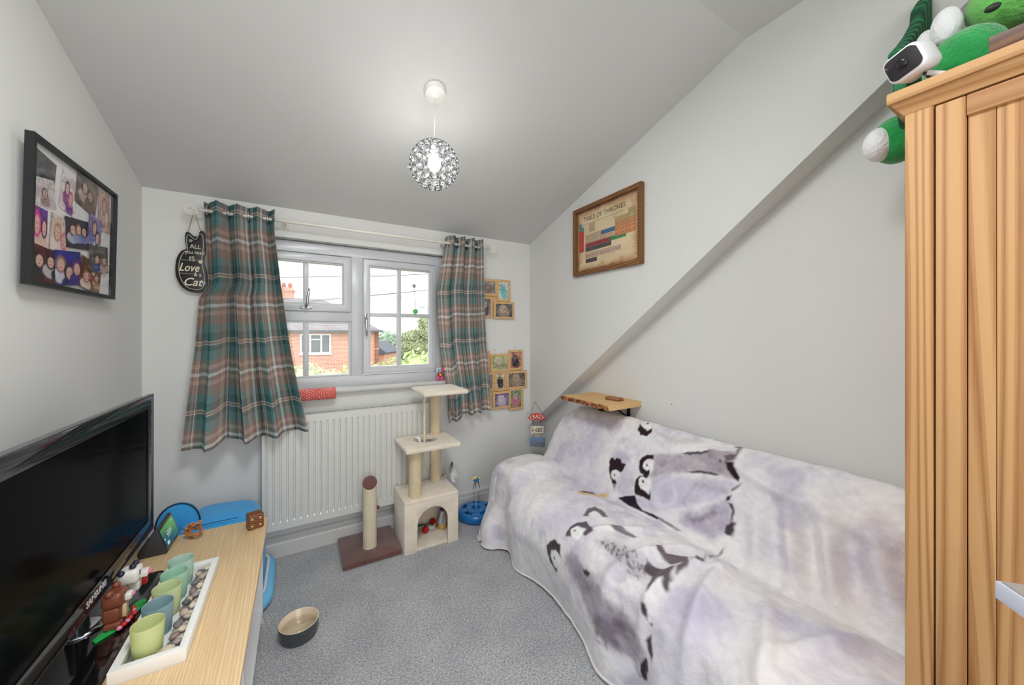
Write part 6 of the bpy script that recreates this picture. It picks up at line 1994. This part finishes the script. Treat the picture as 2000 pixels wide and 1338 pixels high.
# ------------------------------------------------------------------ cat-shaped hanging sign
cs = thing('cat_sign', (.20, -.03, 1.464), 'black cat shaped hanging sign with cream lettering and jute string', 'sign')
cz, cxx = 1.460, .201
def cat_outline(k=0.):
    p = [(-.030, 0), (.020, -.004), (.05, 0), (.068, .012), (.076, .04), (.072, .09), (.062, .13), (.060, .165), (.066, .20), (.070, .240), (.066, .284), (.050, .300), (.034, .292), (.016, .268), (-.006, .270),
         (-.030, .284), (-.046, .288), (-.056, .276), (-.057, .24), (-.050, .205), (-.070, .195), (-.088, .165), (-.097, .12), (-.094, .07), (-.078, .030), (-.055, .008)]
    c = (-.008, .14)
    q = [(c[0] + (x - c[0]) * (1 - k), c[1] + (z - c[1]) * (1 - k * .6)) for x, z in p]
    return [(cxx + x * (.60 + .14 * min(1, max(0, (abs(x) - .05) / .04))), cz + .003 + z * 1.045) for x, z in q]
def dense(p, n=4):
    q, _ = catmull(p + [p[0]], len(p) * n)
    return [tuple(a) for a in q[:-1]]
board = MB().prism(dense(cat_outline(), 3), -.034, -.026, 1).build('board', M_BLACK, cs, bevel=.001)
CRM = flat((228, 216, 190), .6)
MB().tube([(x, -.0345, z) for x, z in dense(cat_outline(.17), 4)], .0011, 5, closed=True).build('outline', CRM, board)
for body, sz, x, z, sh_, fw in (('ALL', .029, .205, 1.690, 0, .042), ('you need', .027, .203, 1.661, 0, .074), ('IS', .034, .192, 1.627, 0, .020), ('Love', .056, .180, 1.582, .35, .078), ('& a', .028, .214, 1.550, 0, .029), ('Cat', .056, .193, 1.510, .35, .074)):
    text('lettering', body, sz, (x, -.0348, z), TX_BACK, CRM, board, shear=sh_, fit=fw, bold=.0006 if sh_ else 0.)
for z, xa in ((1.620, (.152, .178)), (1.624, (.206, .232)), (1.553, (.144, .196))):
    m = MB()
    for x in np.arange(xa[0], xa[1], .004):
        m.box((x, -.0352, z - .0008), (x + .0024, -.0345, z + .0008))
    m.build('dotted_rule', CRM, board)['kind'] = 'stuff'
def paw(x, z, s_, mm):
    m = MB()
    m.blob((x, -.0348, z), (s_, .0006, s_ * .8), 10, 6)
    for a in (-.9, -.3, .3, .9):
        m.blob((x + 1.5 * s_ * math.sin(a), -.0348, z + 1.5 * s_ * math.cos(a)), (s_ * .42, .0006, s_ * .5), 8, 6)
    m.build('paw_print', mm, board)
paw(.187, 1.716, .0052, flat((176, 176, 186), .6))
paw(.225, 1.612, .006, CRM)
paw(.238, 1.505, .0056, flat((176, 176, 186), .6))
MB().tube([(.174, -.030, 1.752), (.190, -.055, 1.80), (.211, -.088, 1.862), (.217, -.06, 1.82), (.226, -.030, 1.770)], .0016, 6).build('jute_string', flat((150, 120, 76), .9), cs)

# ------------------------------------------------------------------ three-tier hanging sign in the corner
hs = thing('tiered_sign', (2.215, -.16, .36), 'tiered painted sign with a red arch and blue board hanging in the corner', 'sign')
HR = Matrix.Rotation(math.radians(-30), 3, 'Z')
HM = Matrix.Translation((2.212, -.150, 0)) @ HR.to_4x4()
HT = HR @ TX_BACK
arcp = [(.083 * math.sin(a), .562 + .088 * math.cos(a)) for a in np.linspace(-.95, .95, 16)] + [(.040 * math.sin(a), .562 + .040 * math.cos(a)) for a in np.linspace(.95, -.95, 12)]
M_RED = mat('red_sign_paint', (196, 62, 58), .6, var=.12, vscale=30)
q = MB().prism(arcp, -.006, .0, 1).move(HM).build('red_arch', M_RED, hs, bevel=.001)
for i, ch_ in enumerate('CRAZY'):
    a = -.66 + .33 * i
    x, z = .064 * math.sin(a), .560 + .064 * math.cos(a)
    Rc = HR @ Matrix.Rotation(a, 3, 'Y') @ TX_BACK
    p = HM @ Vector((x, -.0066, z))
    text('lettering', ch_, .040, p, Rc, flat((236, 226, 206), .6), q, ext=.0003, sx=.72, bold=.0005)
q = MB().prism([(-.044, .497), (.052, .497), (.050, .552), (-.046, .550)], -.006, 0, 1).move(HM).build('white_board', mat('cream_sign_paint', (222, 212, 192), .6, var=.08, vscale=40), hs, bevel=.001)
text('lettering', 'cat', .050, HM @ Vector((.014, -.0066, .526)), HT, flat((66, 56, 62), .6), q, ext=.0003, sx=.9, bold=.0006)
m = MB().blob((-.032, -.0066, .520), (.006, .001, .012), 10, 8).blob((-.032, -.0066, .537), (.005, .001, .005), 10, 8).move(HM)
m.build('painted_cat', flat((170, 126, 60), .6), q)
q = MB().prism([(-.052, .400), (.060, .392), (.064, .462), (-.050, .466)], -.006, 0, 1).move(HM).build('blue_board', mat('blue_sign_paint', (104, 140, 176), .6, var=.2, vscale=30), hs, bevel=.001)
m = MB()
for z0, x0, x1 in ((.432, -.02, .055), (.416, -.045, .0), (.402, -.01, .055)):
    m.tube([(x, -.0068, z0 + .004 * math.sin(x * 160)) for x in np.linspace(x0, x1, 24)], .0022, 5)
m.move(HM).build('orange_scroll', flat((196, 132, 72), .6), q)
m = MB()
for xa, za, xb, zb in ((-.024, .602, -.026, .552), (.026, .602, .030, .552), (-.026, .498, -.028, .462), (.030, .498, .030, .462)):
    m.tube([(xa, -.003, za), (xb, -.003, zb)], .0016, 5)
m.tube([(-.048, -.003, .636), (-.015, .03, .730)], .0013, 5).tube([(.044, -.003, .642), (-.015, .03, .730)], .0013, 5)
m.move(HM).build('chain', M_BLACK, hs)

# ------------------------------------------------------------------ live-edge shelf
lf = thing('wall_shelf', (2.23, -.80, .75), 'small live edge wooden shelf on black brackets above the sofa back', 'shelf')
edge = [(2.094 + .006 * math.sin(i * 1.7) + .004 * math.sin(i * 3.9), -.60 - (.995 - .60) * i / 18) for i in range(19)]
top = [(2.364, -.60), ] + edge + [(2.364, -.995)]
vsn = len(top)
bot = [(x + (.016 if 0 < i < vsn - 1 else 0), y) for i, (x, y) in enumerate(top)]
vs = [(x, y, .860) for x, y in top] + [(x, y, .830) for x, y in bot]
MB().add(vs, [tuple(range(vsn)), tuple(range(2 * vsn - 1, vsn - 1, -1))] + [(i, (i + 1) % vsn, vsn + (i + 1) % vsn, vsn + i) for i in range(vsn)]).build('board', mat_wood('pale_timber', (226, 190, 136), (206, 162, 104), 30, .05, 1, .5, dist=3), lf)
bk = MB()
for i in range(18):
    x, y = edge[i]
    x2, y2 = edge[i + 1]
    bk.hexa([(x - .004, y, .836), (x + .012, y, .832), (x2 + .012, y2, .832), (x2 - .004, y2, .836), (x - .005 - .004 * (i % 3), y, .856), (x + .004, y, .858), (x2 + .004, y2, .858), (x2 - .005 - .004 * ((i + 1) % 3), y2, .856)])
m_b, ntb, bb = new_mat('bark_edge')
vt = ntb.nodes.new('ShaderNodeTexNoise')
vt.inputs['Scale'].default_value = 55
vt.inputs['Detail'].default_value = 5
rr_ = ntb.nodes.new('ShaderNodeValToRGB')
rr_.color_ramp.elements[0].position = .42
rr_.color_ramp.elements[0].color = lin(70, 44, 30) + (1,)
rr_.color_ramp.elements[1].position = .58
rr_.color_ramp.elements[1].color = lin(190, 120, 70) + (1,)
_tc = ntb.nodes.new('ShaderNodeTexCoord')
ntb.links.new(_tc.outputs['Object'], vt.inputs['Vector'])
ntb.links.new(vt.outputs['Fac'], rr_.inputs['Fac'])
ntb.links.new(rr_.outputs['Color'], bb.inputs['Base Color'])
bb.inputs['Roughness'].default_value = .8
bk.build('bark_edge', m_b, lf)
for y in (-.685, -.905):
    m = MB().box((2.356, y - .011, .735), (2.364, y + .011, .830)).box((2.20, y - .011, .823), (2.36, y + .011, .830))
    m.prism([(2.235, .823), (2.250, .823), (2.358, .752), (2.358, .740)], y - .007, y + .007, 1)
    m.build('bracket', M_BLACK, lf, bevel=.001)
box_c = MB().box((-.026, -.045, 0), (.026, .045, .016)).move(Matrix.Translation((2.262, -.885, .860)) @ Matrix.Rotation(.12, 4, 'Z'))
bx_ = thing('wooden_box', (2.262, -.885, .860), 'small flat dark wooden box lying on the live edge shelf', 'box')
box_c.build('lid', mat_wood('box_wood', (176, 122, 80), (130, 80, 46), 50, .2, 1, .5, dist=3), bx_, bevel=.002)
MB().box((-.027, -.046, .0), (.027, .046, .005)).move(Matrix.Translation((2.262, -.885, .860)) @ Matrix.Rotation(.12, 4, 'Z')).build('tray', mat_wood('box_wood_dark', (120, 78, 50), (86, 52, 32), 50, .2, 1, .5, dist=3), bx_)
tag(MB().blob((2.3645, -1.193, .875), (.002, .003, .003), 8, 6).build('wall_screw', flat((70, 64, 60), .5), None), 'tiny dark screw in the bare wall beyond the shelf', 'screw')

# ================================================================== THINGS AT THE WINDOW
hu = thing('ceramic_humidifier', (.75, -.05, .87), 'coral red ceramic trough with swirl relief hooked on the windowsill edge', 'humidifier')
m_h, nth, bh_ = new_mat('coral_glaze')
uvh = nth.nodes.new('ShaderNodeTexCoord')
outs = []
for cx_h, cz_h in ((.705, .905), (.806, .900)):
    sub = nth.nodes.new('ShaderNodeVectorMath')
    sub.operation = 'DISTANCE'
    sub.inputs[1].default_value = (cx_h - .75, -.03, cz_h - .87)
    nth.links.new(uvh.outputs['Object'], sub.inputs[0])
    outs.append(sub.outputs['Value'])
mn = nth.nodes.new('ShaderNodeMath')
mn.operation = 'MINIMUM'
nth.links.new(outs[0], mn.inputs[0])
nth.links.new(outs[1], mn.inputs[1])
mm_ = nth.nodes.new('ShaderNodeMath')
mm_.operation = 'MULTIPLY'
mm_.inputs[1].default_value = 520
nth.links.new(mn.outputs[0], mm_.inputs[0])
sn = nth.nodes.new('ShaderNodeMath')
sn.operation = 'SINE'
nth.links.new(mm_.outputs[0], sn.inputs[0])
rh_ = nth.nodes.new('ShaderNodeValToRGB')
rh_.color_ramp.elements[0].position = .1
rh_.color_ramp.elements[0].color = lin(206, 84, 74) + (1,)
rh_.color_ramp.elements[1].position = .9
rh_.color_ramp.elements[1].color = lin(238, 150, 140) + (1,)
nth.links.new(sn.outputs[0], rh_.inputs['Fac'])
nth.links.new(rh_.outputs['Color'], bh_.inputs['Base Color'])
bh_.inputs['Roughness'].default_value = .15
bph = nth.nodes.new('ShaderNodeBump')
bph.inputs['Strength'].default_value = .6
bph.inputs['Distance'].default_value = .003
nth.links.new(sn.outputs[0], bph.inputs['Height'])
nth.links.new(bph.outputs['Normal'], bh_.inputs['Normal'])
prf = [(-.046, .936), (-.054, .938), (-.064, .934), (-.075, .920), (-.078, .900), (-.072, .880), (-.062, .870), (-.050, .868), (-.046, .872)]
MB().prism(prf, .640, .843, 0).build('trough', m_h, hu, bevel=.002)
MB().box((.68, -.047, .928), (.80, -.010, .933)).build('hook', m_h, hu, bevel=.001)

fg = thing('toy_figurine', (1.505, -.012, .928), 'tiny red and pink nodding figurine in the windowsill corner', 'figurine')
fx, fy, fz = 1.492, -.022, .928
for dx in (-.014, .014):
    MB().lathe([(.009, 0), (.011, .012), (.008, .030), (0, .032)], (fx + dx, fy, fz), 12).build('leg', flat((224, 84, 140), .4), fg, smooth=True)
MB().blob((fx, fy, fz + .043), (.019, .014, .016), 16, 10).build('body', flat((206, 40, 50), .4), fg, smooth=True)
MB().blob((fx, fy - .010, fz + .041), (.009, .006, .009), 12, 8).build('belly', flat((226, 206, 90), .4), fg, smooth=True)
MB().blob((fx - .003, fy, fz + .072), (.023, .019, .019), 18, 12).build('head', flat((226, 232, 236), .4), fg, smooth=True)
MB().blob((fx + .019, fy - .004, fz + .078), (.016, .015, .019), 16, 10).build('red_ear', flat((224, 40, 48), .4), fg, smooth=True)
for dx, c in ((-.019, (60, 130, 176)), (-.010, (60, 196, 176)), (-.001, (120, 90, 150))):
    MB().box((fx + dx, fy - .0205, fz + .060), (fx + dx + .006, fy - .012, fz + .084)).build('face_stripe', flat(c, .4), fg)

sn_ = thing('sun_catcher', (1.345, .07, 1.40), 'green glass sun catcher hanging from a suction hook on the pane', 'sun catcher')
MB().lathe([(.014, 0), (.012, .004), (.004, .008), (0, .009)], (1.340, PY - .003, 1.582), 16, M=Matrix.Rotation(PI / 2, 4, 'X')).build('suction_hook', mat('clear_suction', (176, 180, 180), .15), sn_, smooth=True)
MB().tube([(1.340, PY - .012, 1.578), (1.345, PY - .012, 1.425)], .0018, 5).build('thread', flat((90, 92, 92), .5), sn_)
MB().blob((1.346, PY - .014, 1.405), .018, 12, 8).build('glass_ball', mat_frost('green_glass', (150, 214, 160), .7), sn_)

# ================================================================== WARDROBE
wd = thing('pine_wardrobe', (2.07, -2.6, 0), 'tall knotty pine wardrobe against the side wall', 'wardrobe')
fx_ = 1.80
wy0, wy1 = -3.05, -2.172
box('far_side', (fx_ + .02, wy1 - .018, .06), (2.335, wy1, 1.752), M_PINE, wd, .001)
box('near_side', (fx_ + .02, wy0, .06), (2.335, wy0 + .018, 1.752), M_PINE, wd, .001)
box('back_board', (2.335, wy0, .06), (2.342, wy1, 1.752), M_PINE, wd, 0)
box('floor_board', (fx_ + .02, wy0 + .018, .07), (2.335, wy1 - .018, .09), M_PINE, wd, 0)
box('front_stile', (fx_, wy1 - .042, 0), (fx_ + .02, wy1, 1.752), M_PINE, wd, .002)
box('front_stile', (fx_, wy0, 0), (fx_ + .02, wy0 + .042, 1.752), M_PINE, wd, .002)
box('plinth', (fx_ + .004, wy0 + .042, 0), (fx_ + .02, wy1 - .042, .10), M_PINE_H, wd, .002)
# cornice: overhangs front and both ends, with a hollow moulding below
def cornice_ring(o, z0, z1, o0=None):
    o0 = o if o0 is None else o0
    a = [(fx_ - o0, wy0 - o0), (2.342, wy0 - o0), (2.342, wy1 + o0), (fx_ - o0, wy1 + o0)]
    b = [(fx_ - o, wy0 - o), (2.342, wy0 - o), (2.342, wy1 + o), (fx_ - o, wy1 + o)]
    return MB().hexa([(x, y, z0) for x, y in a] + [(x, y, z1) for x, y in b])
cornice_ring(.018, 1.728, 1.753, .001).build('cornice_moulding', M_PINE_H, wd)
cornice_ring(.024, 1.753, 1.779).build('top_board', M_PINE_H, wd, bevel=.004)
def door(y0, y1, knob):
    d = bpy.data.objects.new('door', None)
    COL.objects.link(d)
    d.parent = wd
    box('stile', (fx_ - .002, y1 - .040, .105), (fx_ + .018, y1, 1.724), M_PINE, d, .0025)
    box('stile', (fx_ - .002, y0, .105), (fx_ + .018, y0 + .040, 1.724), M_PINE, d, .0025)
    box('top_rail', (fx_ - .001, y0 + .0405, 1.684), (fx_ + .017, y1 - .0405, 1.724), M_PINE_H, d, .002)
    box('bottom_rail', (fx_ - .001, y0 + .0405, .105), (fx_ + .017, y1 - .0405, .17), M_PINE_H, d, .002)
    n = 9
    wpl = (y1 - y0 - .082) / n
    for i in range(n):
        b = y1 - .041 - i * wpl
        box('plank', (fx_ + .006, b - wpl + .0004, .168), (fx_ + .014, b - .0004, 1.686), M_PINE, d, .0012)
    ky = y0 + .02 if knob < 0 else y1 - .02
    MB().lathe([(.006, 0), (.006, .010), (.014, .018), (.014, .024), (0, .030)], (fx_ - .002, ky, .95), 16, M=Matrix.Rotation(-PI / 2, 4, 'Y')).build('knob', M_PINE_H, d, smooth=True)
door(-2.610, -2.2165, -1)
door(-3.006, -2.612, 1)

# security camera on top
sc_ = thing('security_camera', (1.84, -2.23, 1.78), 'white security camera with a black face on the wardrobe top', 'camera')
CMX = Matrix.Translation((1.812, -2.180, 1.842)) @ Matrix.Rotation(math.radians(-14), 4, 'Z') @ Matrix.Rotation(math.radians(-14), 4, 'Y') @ Matrix.Rotation(math.radians(-14), 4, 'X')
M_CAMW = mat('camera_white', (232, 230, 232), .35, var=.01)
pr2 = round_rect(-.032, .032, -.030, .030, .016, 6)
MB().prism(pr2, -.030, .030, 0).move(CMX).build('housing', M_CAMW, sc_, bevel=.006, seg=3)
MB().prism(round_rect(-.028, .028, -.025, .025, .013, 6), -.0325, -.0295, 0).move(CMX).build('face', mat('camera_face', (44, 40, 44), .15), sc_, bevel=.001)
MB().lathe([(.009, 0), (.009, .004), (.006, .005), (0, .003)], (0, 0, 0), 18, M=Matrix.Translation((-.0325, 0, 0)) @ Matrix.Rotation(-PI / 2, 4, 'Y')).move(CMX).build('lens', M_BLACKGLOSS, sc_, smooth=True)
MB().box((.0, -.008, .0296), (.006, .008, .0306)).move(CMX).build('slot', M_BLACK, sc_)
MB().tube([(1.824, -2.200, 1.812), (1.835, -2.228, 1.796), (1.84, -2.25, 1.783)], .006, 10).build('arm', M_CAMW, sc_, smooth=True)
MB().lathe([(.036, 0), (.036, .003), (.02, .007), (0, .008)], (1.845, -2.262, 1.779), 28).build('foot', M_CAMW, sc_, smooth=True)
MB().tube([(1.822, -2.196, 1.815), (1.826, -2.206, 1.797), (1.83, -2.215, 1.783), (1.9, -2.22, 1.782)], .003, 6).build('cable', M_BLACK, sc_)

# dark wooden tray on top
dt = thing('wooden_tray', (1.93, -2.45, 1.78), 'dark stained wooden tray on the wardrobe top', 'tray')
M_DARKW = mat_wood('dark_stained_wood', (120, 84, 62), (84, 56, 40), 30, .1, 1, .5, dist=3)
MB().prism([(1.792, 1.7795), (1.786, 1.812), (1.794, 1.812), (1.800, 1.787), (1.885, 1.787), (1.885, 1.812), (1.893, 1.812), (1.891, 1.7795)], -2.66, -2.285, 1).build('tray_body', M_DARKW, dt, bevel=.001)
for y0, y1 in ((-2.293, -2.285), (-2.66, -2.652)):
    box('tray_end', (1.799, y0, 1.786), (1.886, y1, 1.811), M_DARKW, dt, .001)

# green plush dragon
dg = thing('plush_dragon', (2.12, -2.38, 1.78), 'green plush dragon with corduroy wings slumped on the wardrobe top', 'soft toy')
def plush(name, rgb, v=.22):
    return mat(name, rgb, .95, var=v, vscale=16, bump=1., bscale=120, sheen=.5, spec=.1)
M_G1, M_G2, M_G3 = plush('green_plush', (40, 150, 76)), plush('lime_plush', (112, 190, 92)), plush('dark_green_plush', (16, 112, 66))
M_PW = plush('white_plush', (226, 226, 226), .04)
m_c, ntc, bc_ = new_mat('green_corduroy')
wvc = ntc.nodes.new('ShaderNodeTexWave')
wvc.inputs['Scale'].default_value = 11
wvc.inputs['Distortion'].default_value = .8
mpc = ntc.nodes.new('ShaderNodeMapping')
mpc.inputs['Rotation'].default_value = (0, .15, 0)
tcc = ntc.nodes.new('ShaderNodeTexCoord')
ntc.links.new(tcc.outputs['Object'], mpc.inputs['Vector'])
ntc.links.new(mpc.outputs['Vector'], wvc.inputs['Vector'])
rpc = ntc.nodes.new('ShaderNodeValToRGB')
rpc.color_ramp.elements[0].color = lin(18, 74, 50) + (1,)
rpc.color_ramp.elements[1].color = lin(54, 128, 84) + (1,)
ntc.links.new(wvc.outputs['Fac'], rpc.inputs['Fac'])
ntc.links.new(rpc.outputs['Color'], bc_.inputs['Base Color'])
bc_.inputs['Roughness'].default_value = .95
bpc = ntc.nodes.new('ShaderNodeBump')
bpc.inputs['Distance'].default_value = .012
ntc.links.new(wvc.outputs['Fac'], bpc.inputs['Height'])
ntc.links.new(bpc.outputs['Normal'], bc_.inputs['Normal'])
MB().blob((2.075, -2.46, 1.935), (.13, .16, .155), 28, 20).build('body', M_G3, dg, smooth=True)
MB().blob((2.035, -2.315, 2.005), (.075, .095, .070), 24, 16).build('head', M_G2, dg, smooth=True)
MB().blob((1.962, -2.270, 1.962), (.008, .012, .008), 12, 8).build('eye_patch', flat((44, 48, 40), .5), dg, smooth=True)
MB().blob((1.960, -2.232, 1.868), (.066, .064, .068), 28, 18, rot=Matrix.Rotation(.35, 3, 'X') @ Matrix.Rotation(.2, 3, 'Z')).build('arm', M_G1, dg, smooth=True)
MB().blob((1.990, -2.200, 1.985), (.026, .026, .042), 18, 12).build('claw', M_PW, dg, smooth=True)
MB().blob((2.010, -2.165, 1.975), (.022, .020, .032), 16, 10).build('claw', M_PW, dg, smooth=True)
wing = [(1.950, 1.962), (1.985, 1.950), (2.005, 1.940), (2.000, 1.892), (2.06, 1.80), (2.20, 1.80), (2.238, 1.95), (2.238, 2.22), (2.215, 2.225), (2.155, 2.168), (2.142, 2.125), (2.080, 2.064), (2.010, 2.006)]
wing = [(x, z) for x, z in wing]
MB().prism(wing, -2.135, -2.105, 1).build('wing', m_c, dg, bevel=.010, seg=3)
MB().blob((2.165, -2.165, 1.832), (.050, .09, .048), 22, 14).build('leg', M_G1, dg, smooth=True)
MB().blob((2.118, -2.088, 1.800), (.062, .054, .064), 24, 16).build('foot', M_G1, dg, smooth=True)
MB().blob((2.086, -2.060, 1.790), (.046, .034, .046), 22, 14).build('white_sole', M_PW, dg, smooth=True)

# housing made up for the overhead fill light, out of view
fl_ = thing('added_fill_lamp', (.78, -1.93, 2.44), 'added square fill lamp out of view on the flat ceiling', 'lamp')
m = MB()
frame4(m, .49, 1.07, -2.22, -1.64, .03, 2.405, ZF, 2)
m.build('housing', M_UPVC, fl_, bevel=.004)
box('diffuser_back', (.52, -2.19, 2.440), (1.04, -1.67, 2.448), M_UPVC, fl_, 0)
# ================================================================== CORNER OF A TRAY TABLE BY THE CAMERA
tb = thing('tray_table', (1.47, -2.53, 0), 'small pale edged tray table in front of the wardrobe', 'table')
e1, e2 = Vector((-.749, -.663, 0)), Vector((.663, -.749, 0))
c0 = Vector((1.500, -2.324, 0))
def slab(i0, i1, j0, j1, z0, z1):
    p = [c0 + e1 * i0 + e2 * j0, c0 + e1 * i1 + e2 * j0, c0 + e1 * i1 + e2 * j1, c0 + e1 * i0 + e2 * j1]
    return MB().hexa([(q.x, q.y, z0) for q in p] + [(q.x, q.y, z1) for q in p])
slab(0, .40, 0, .27, .880, .9045).build('top_edge', mat('pale_lilac_edge', (196, 200, 214), .4), tb, bevel=.001)
slab(.004, .396, .004, .266, .9046, .9066).build('top_surface', mat('taupe_surface', (150, 146, 142), .5), tb)
for i0 in (.06, .32):
    for j0 in (.05, .20):
        slab(i0, i0 + .02, j0, j0 + .02, 0, .880).build('leg', mat('pale_lilac_edge_leg', (196, 200, 214), .4), tb)
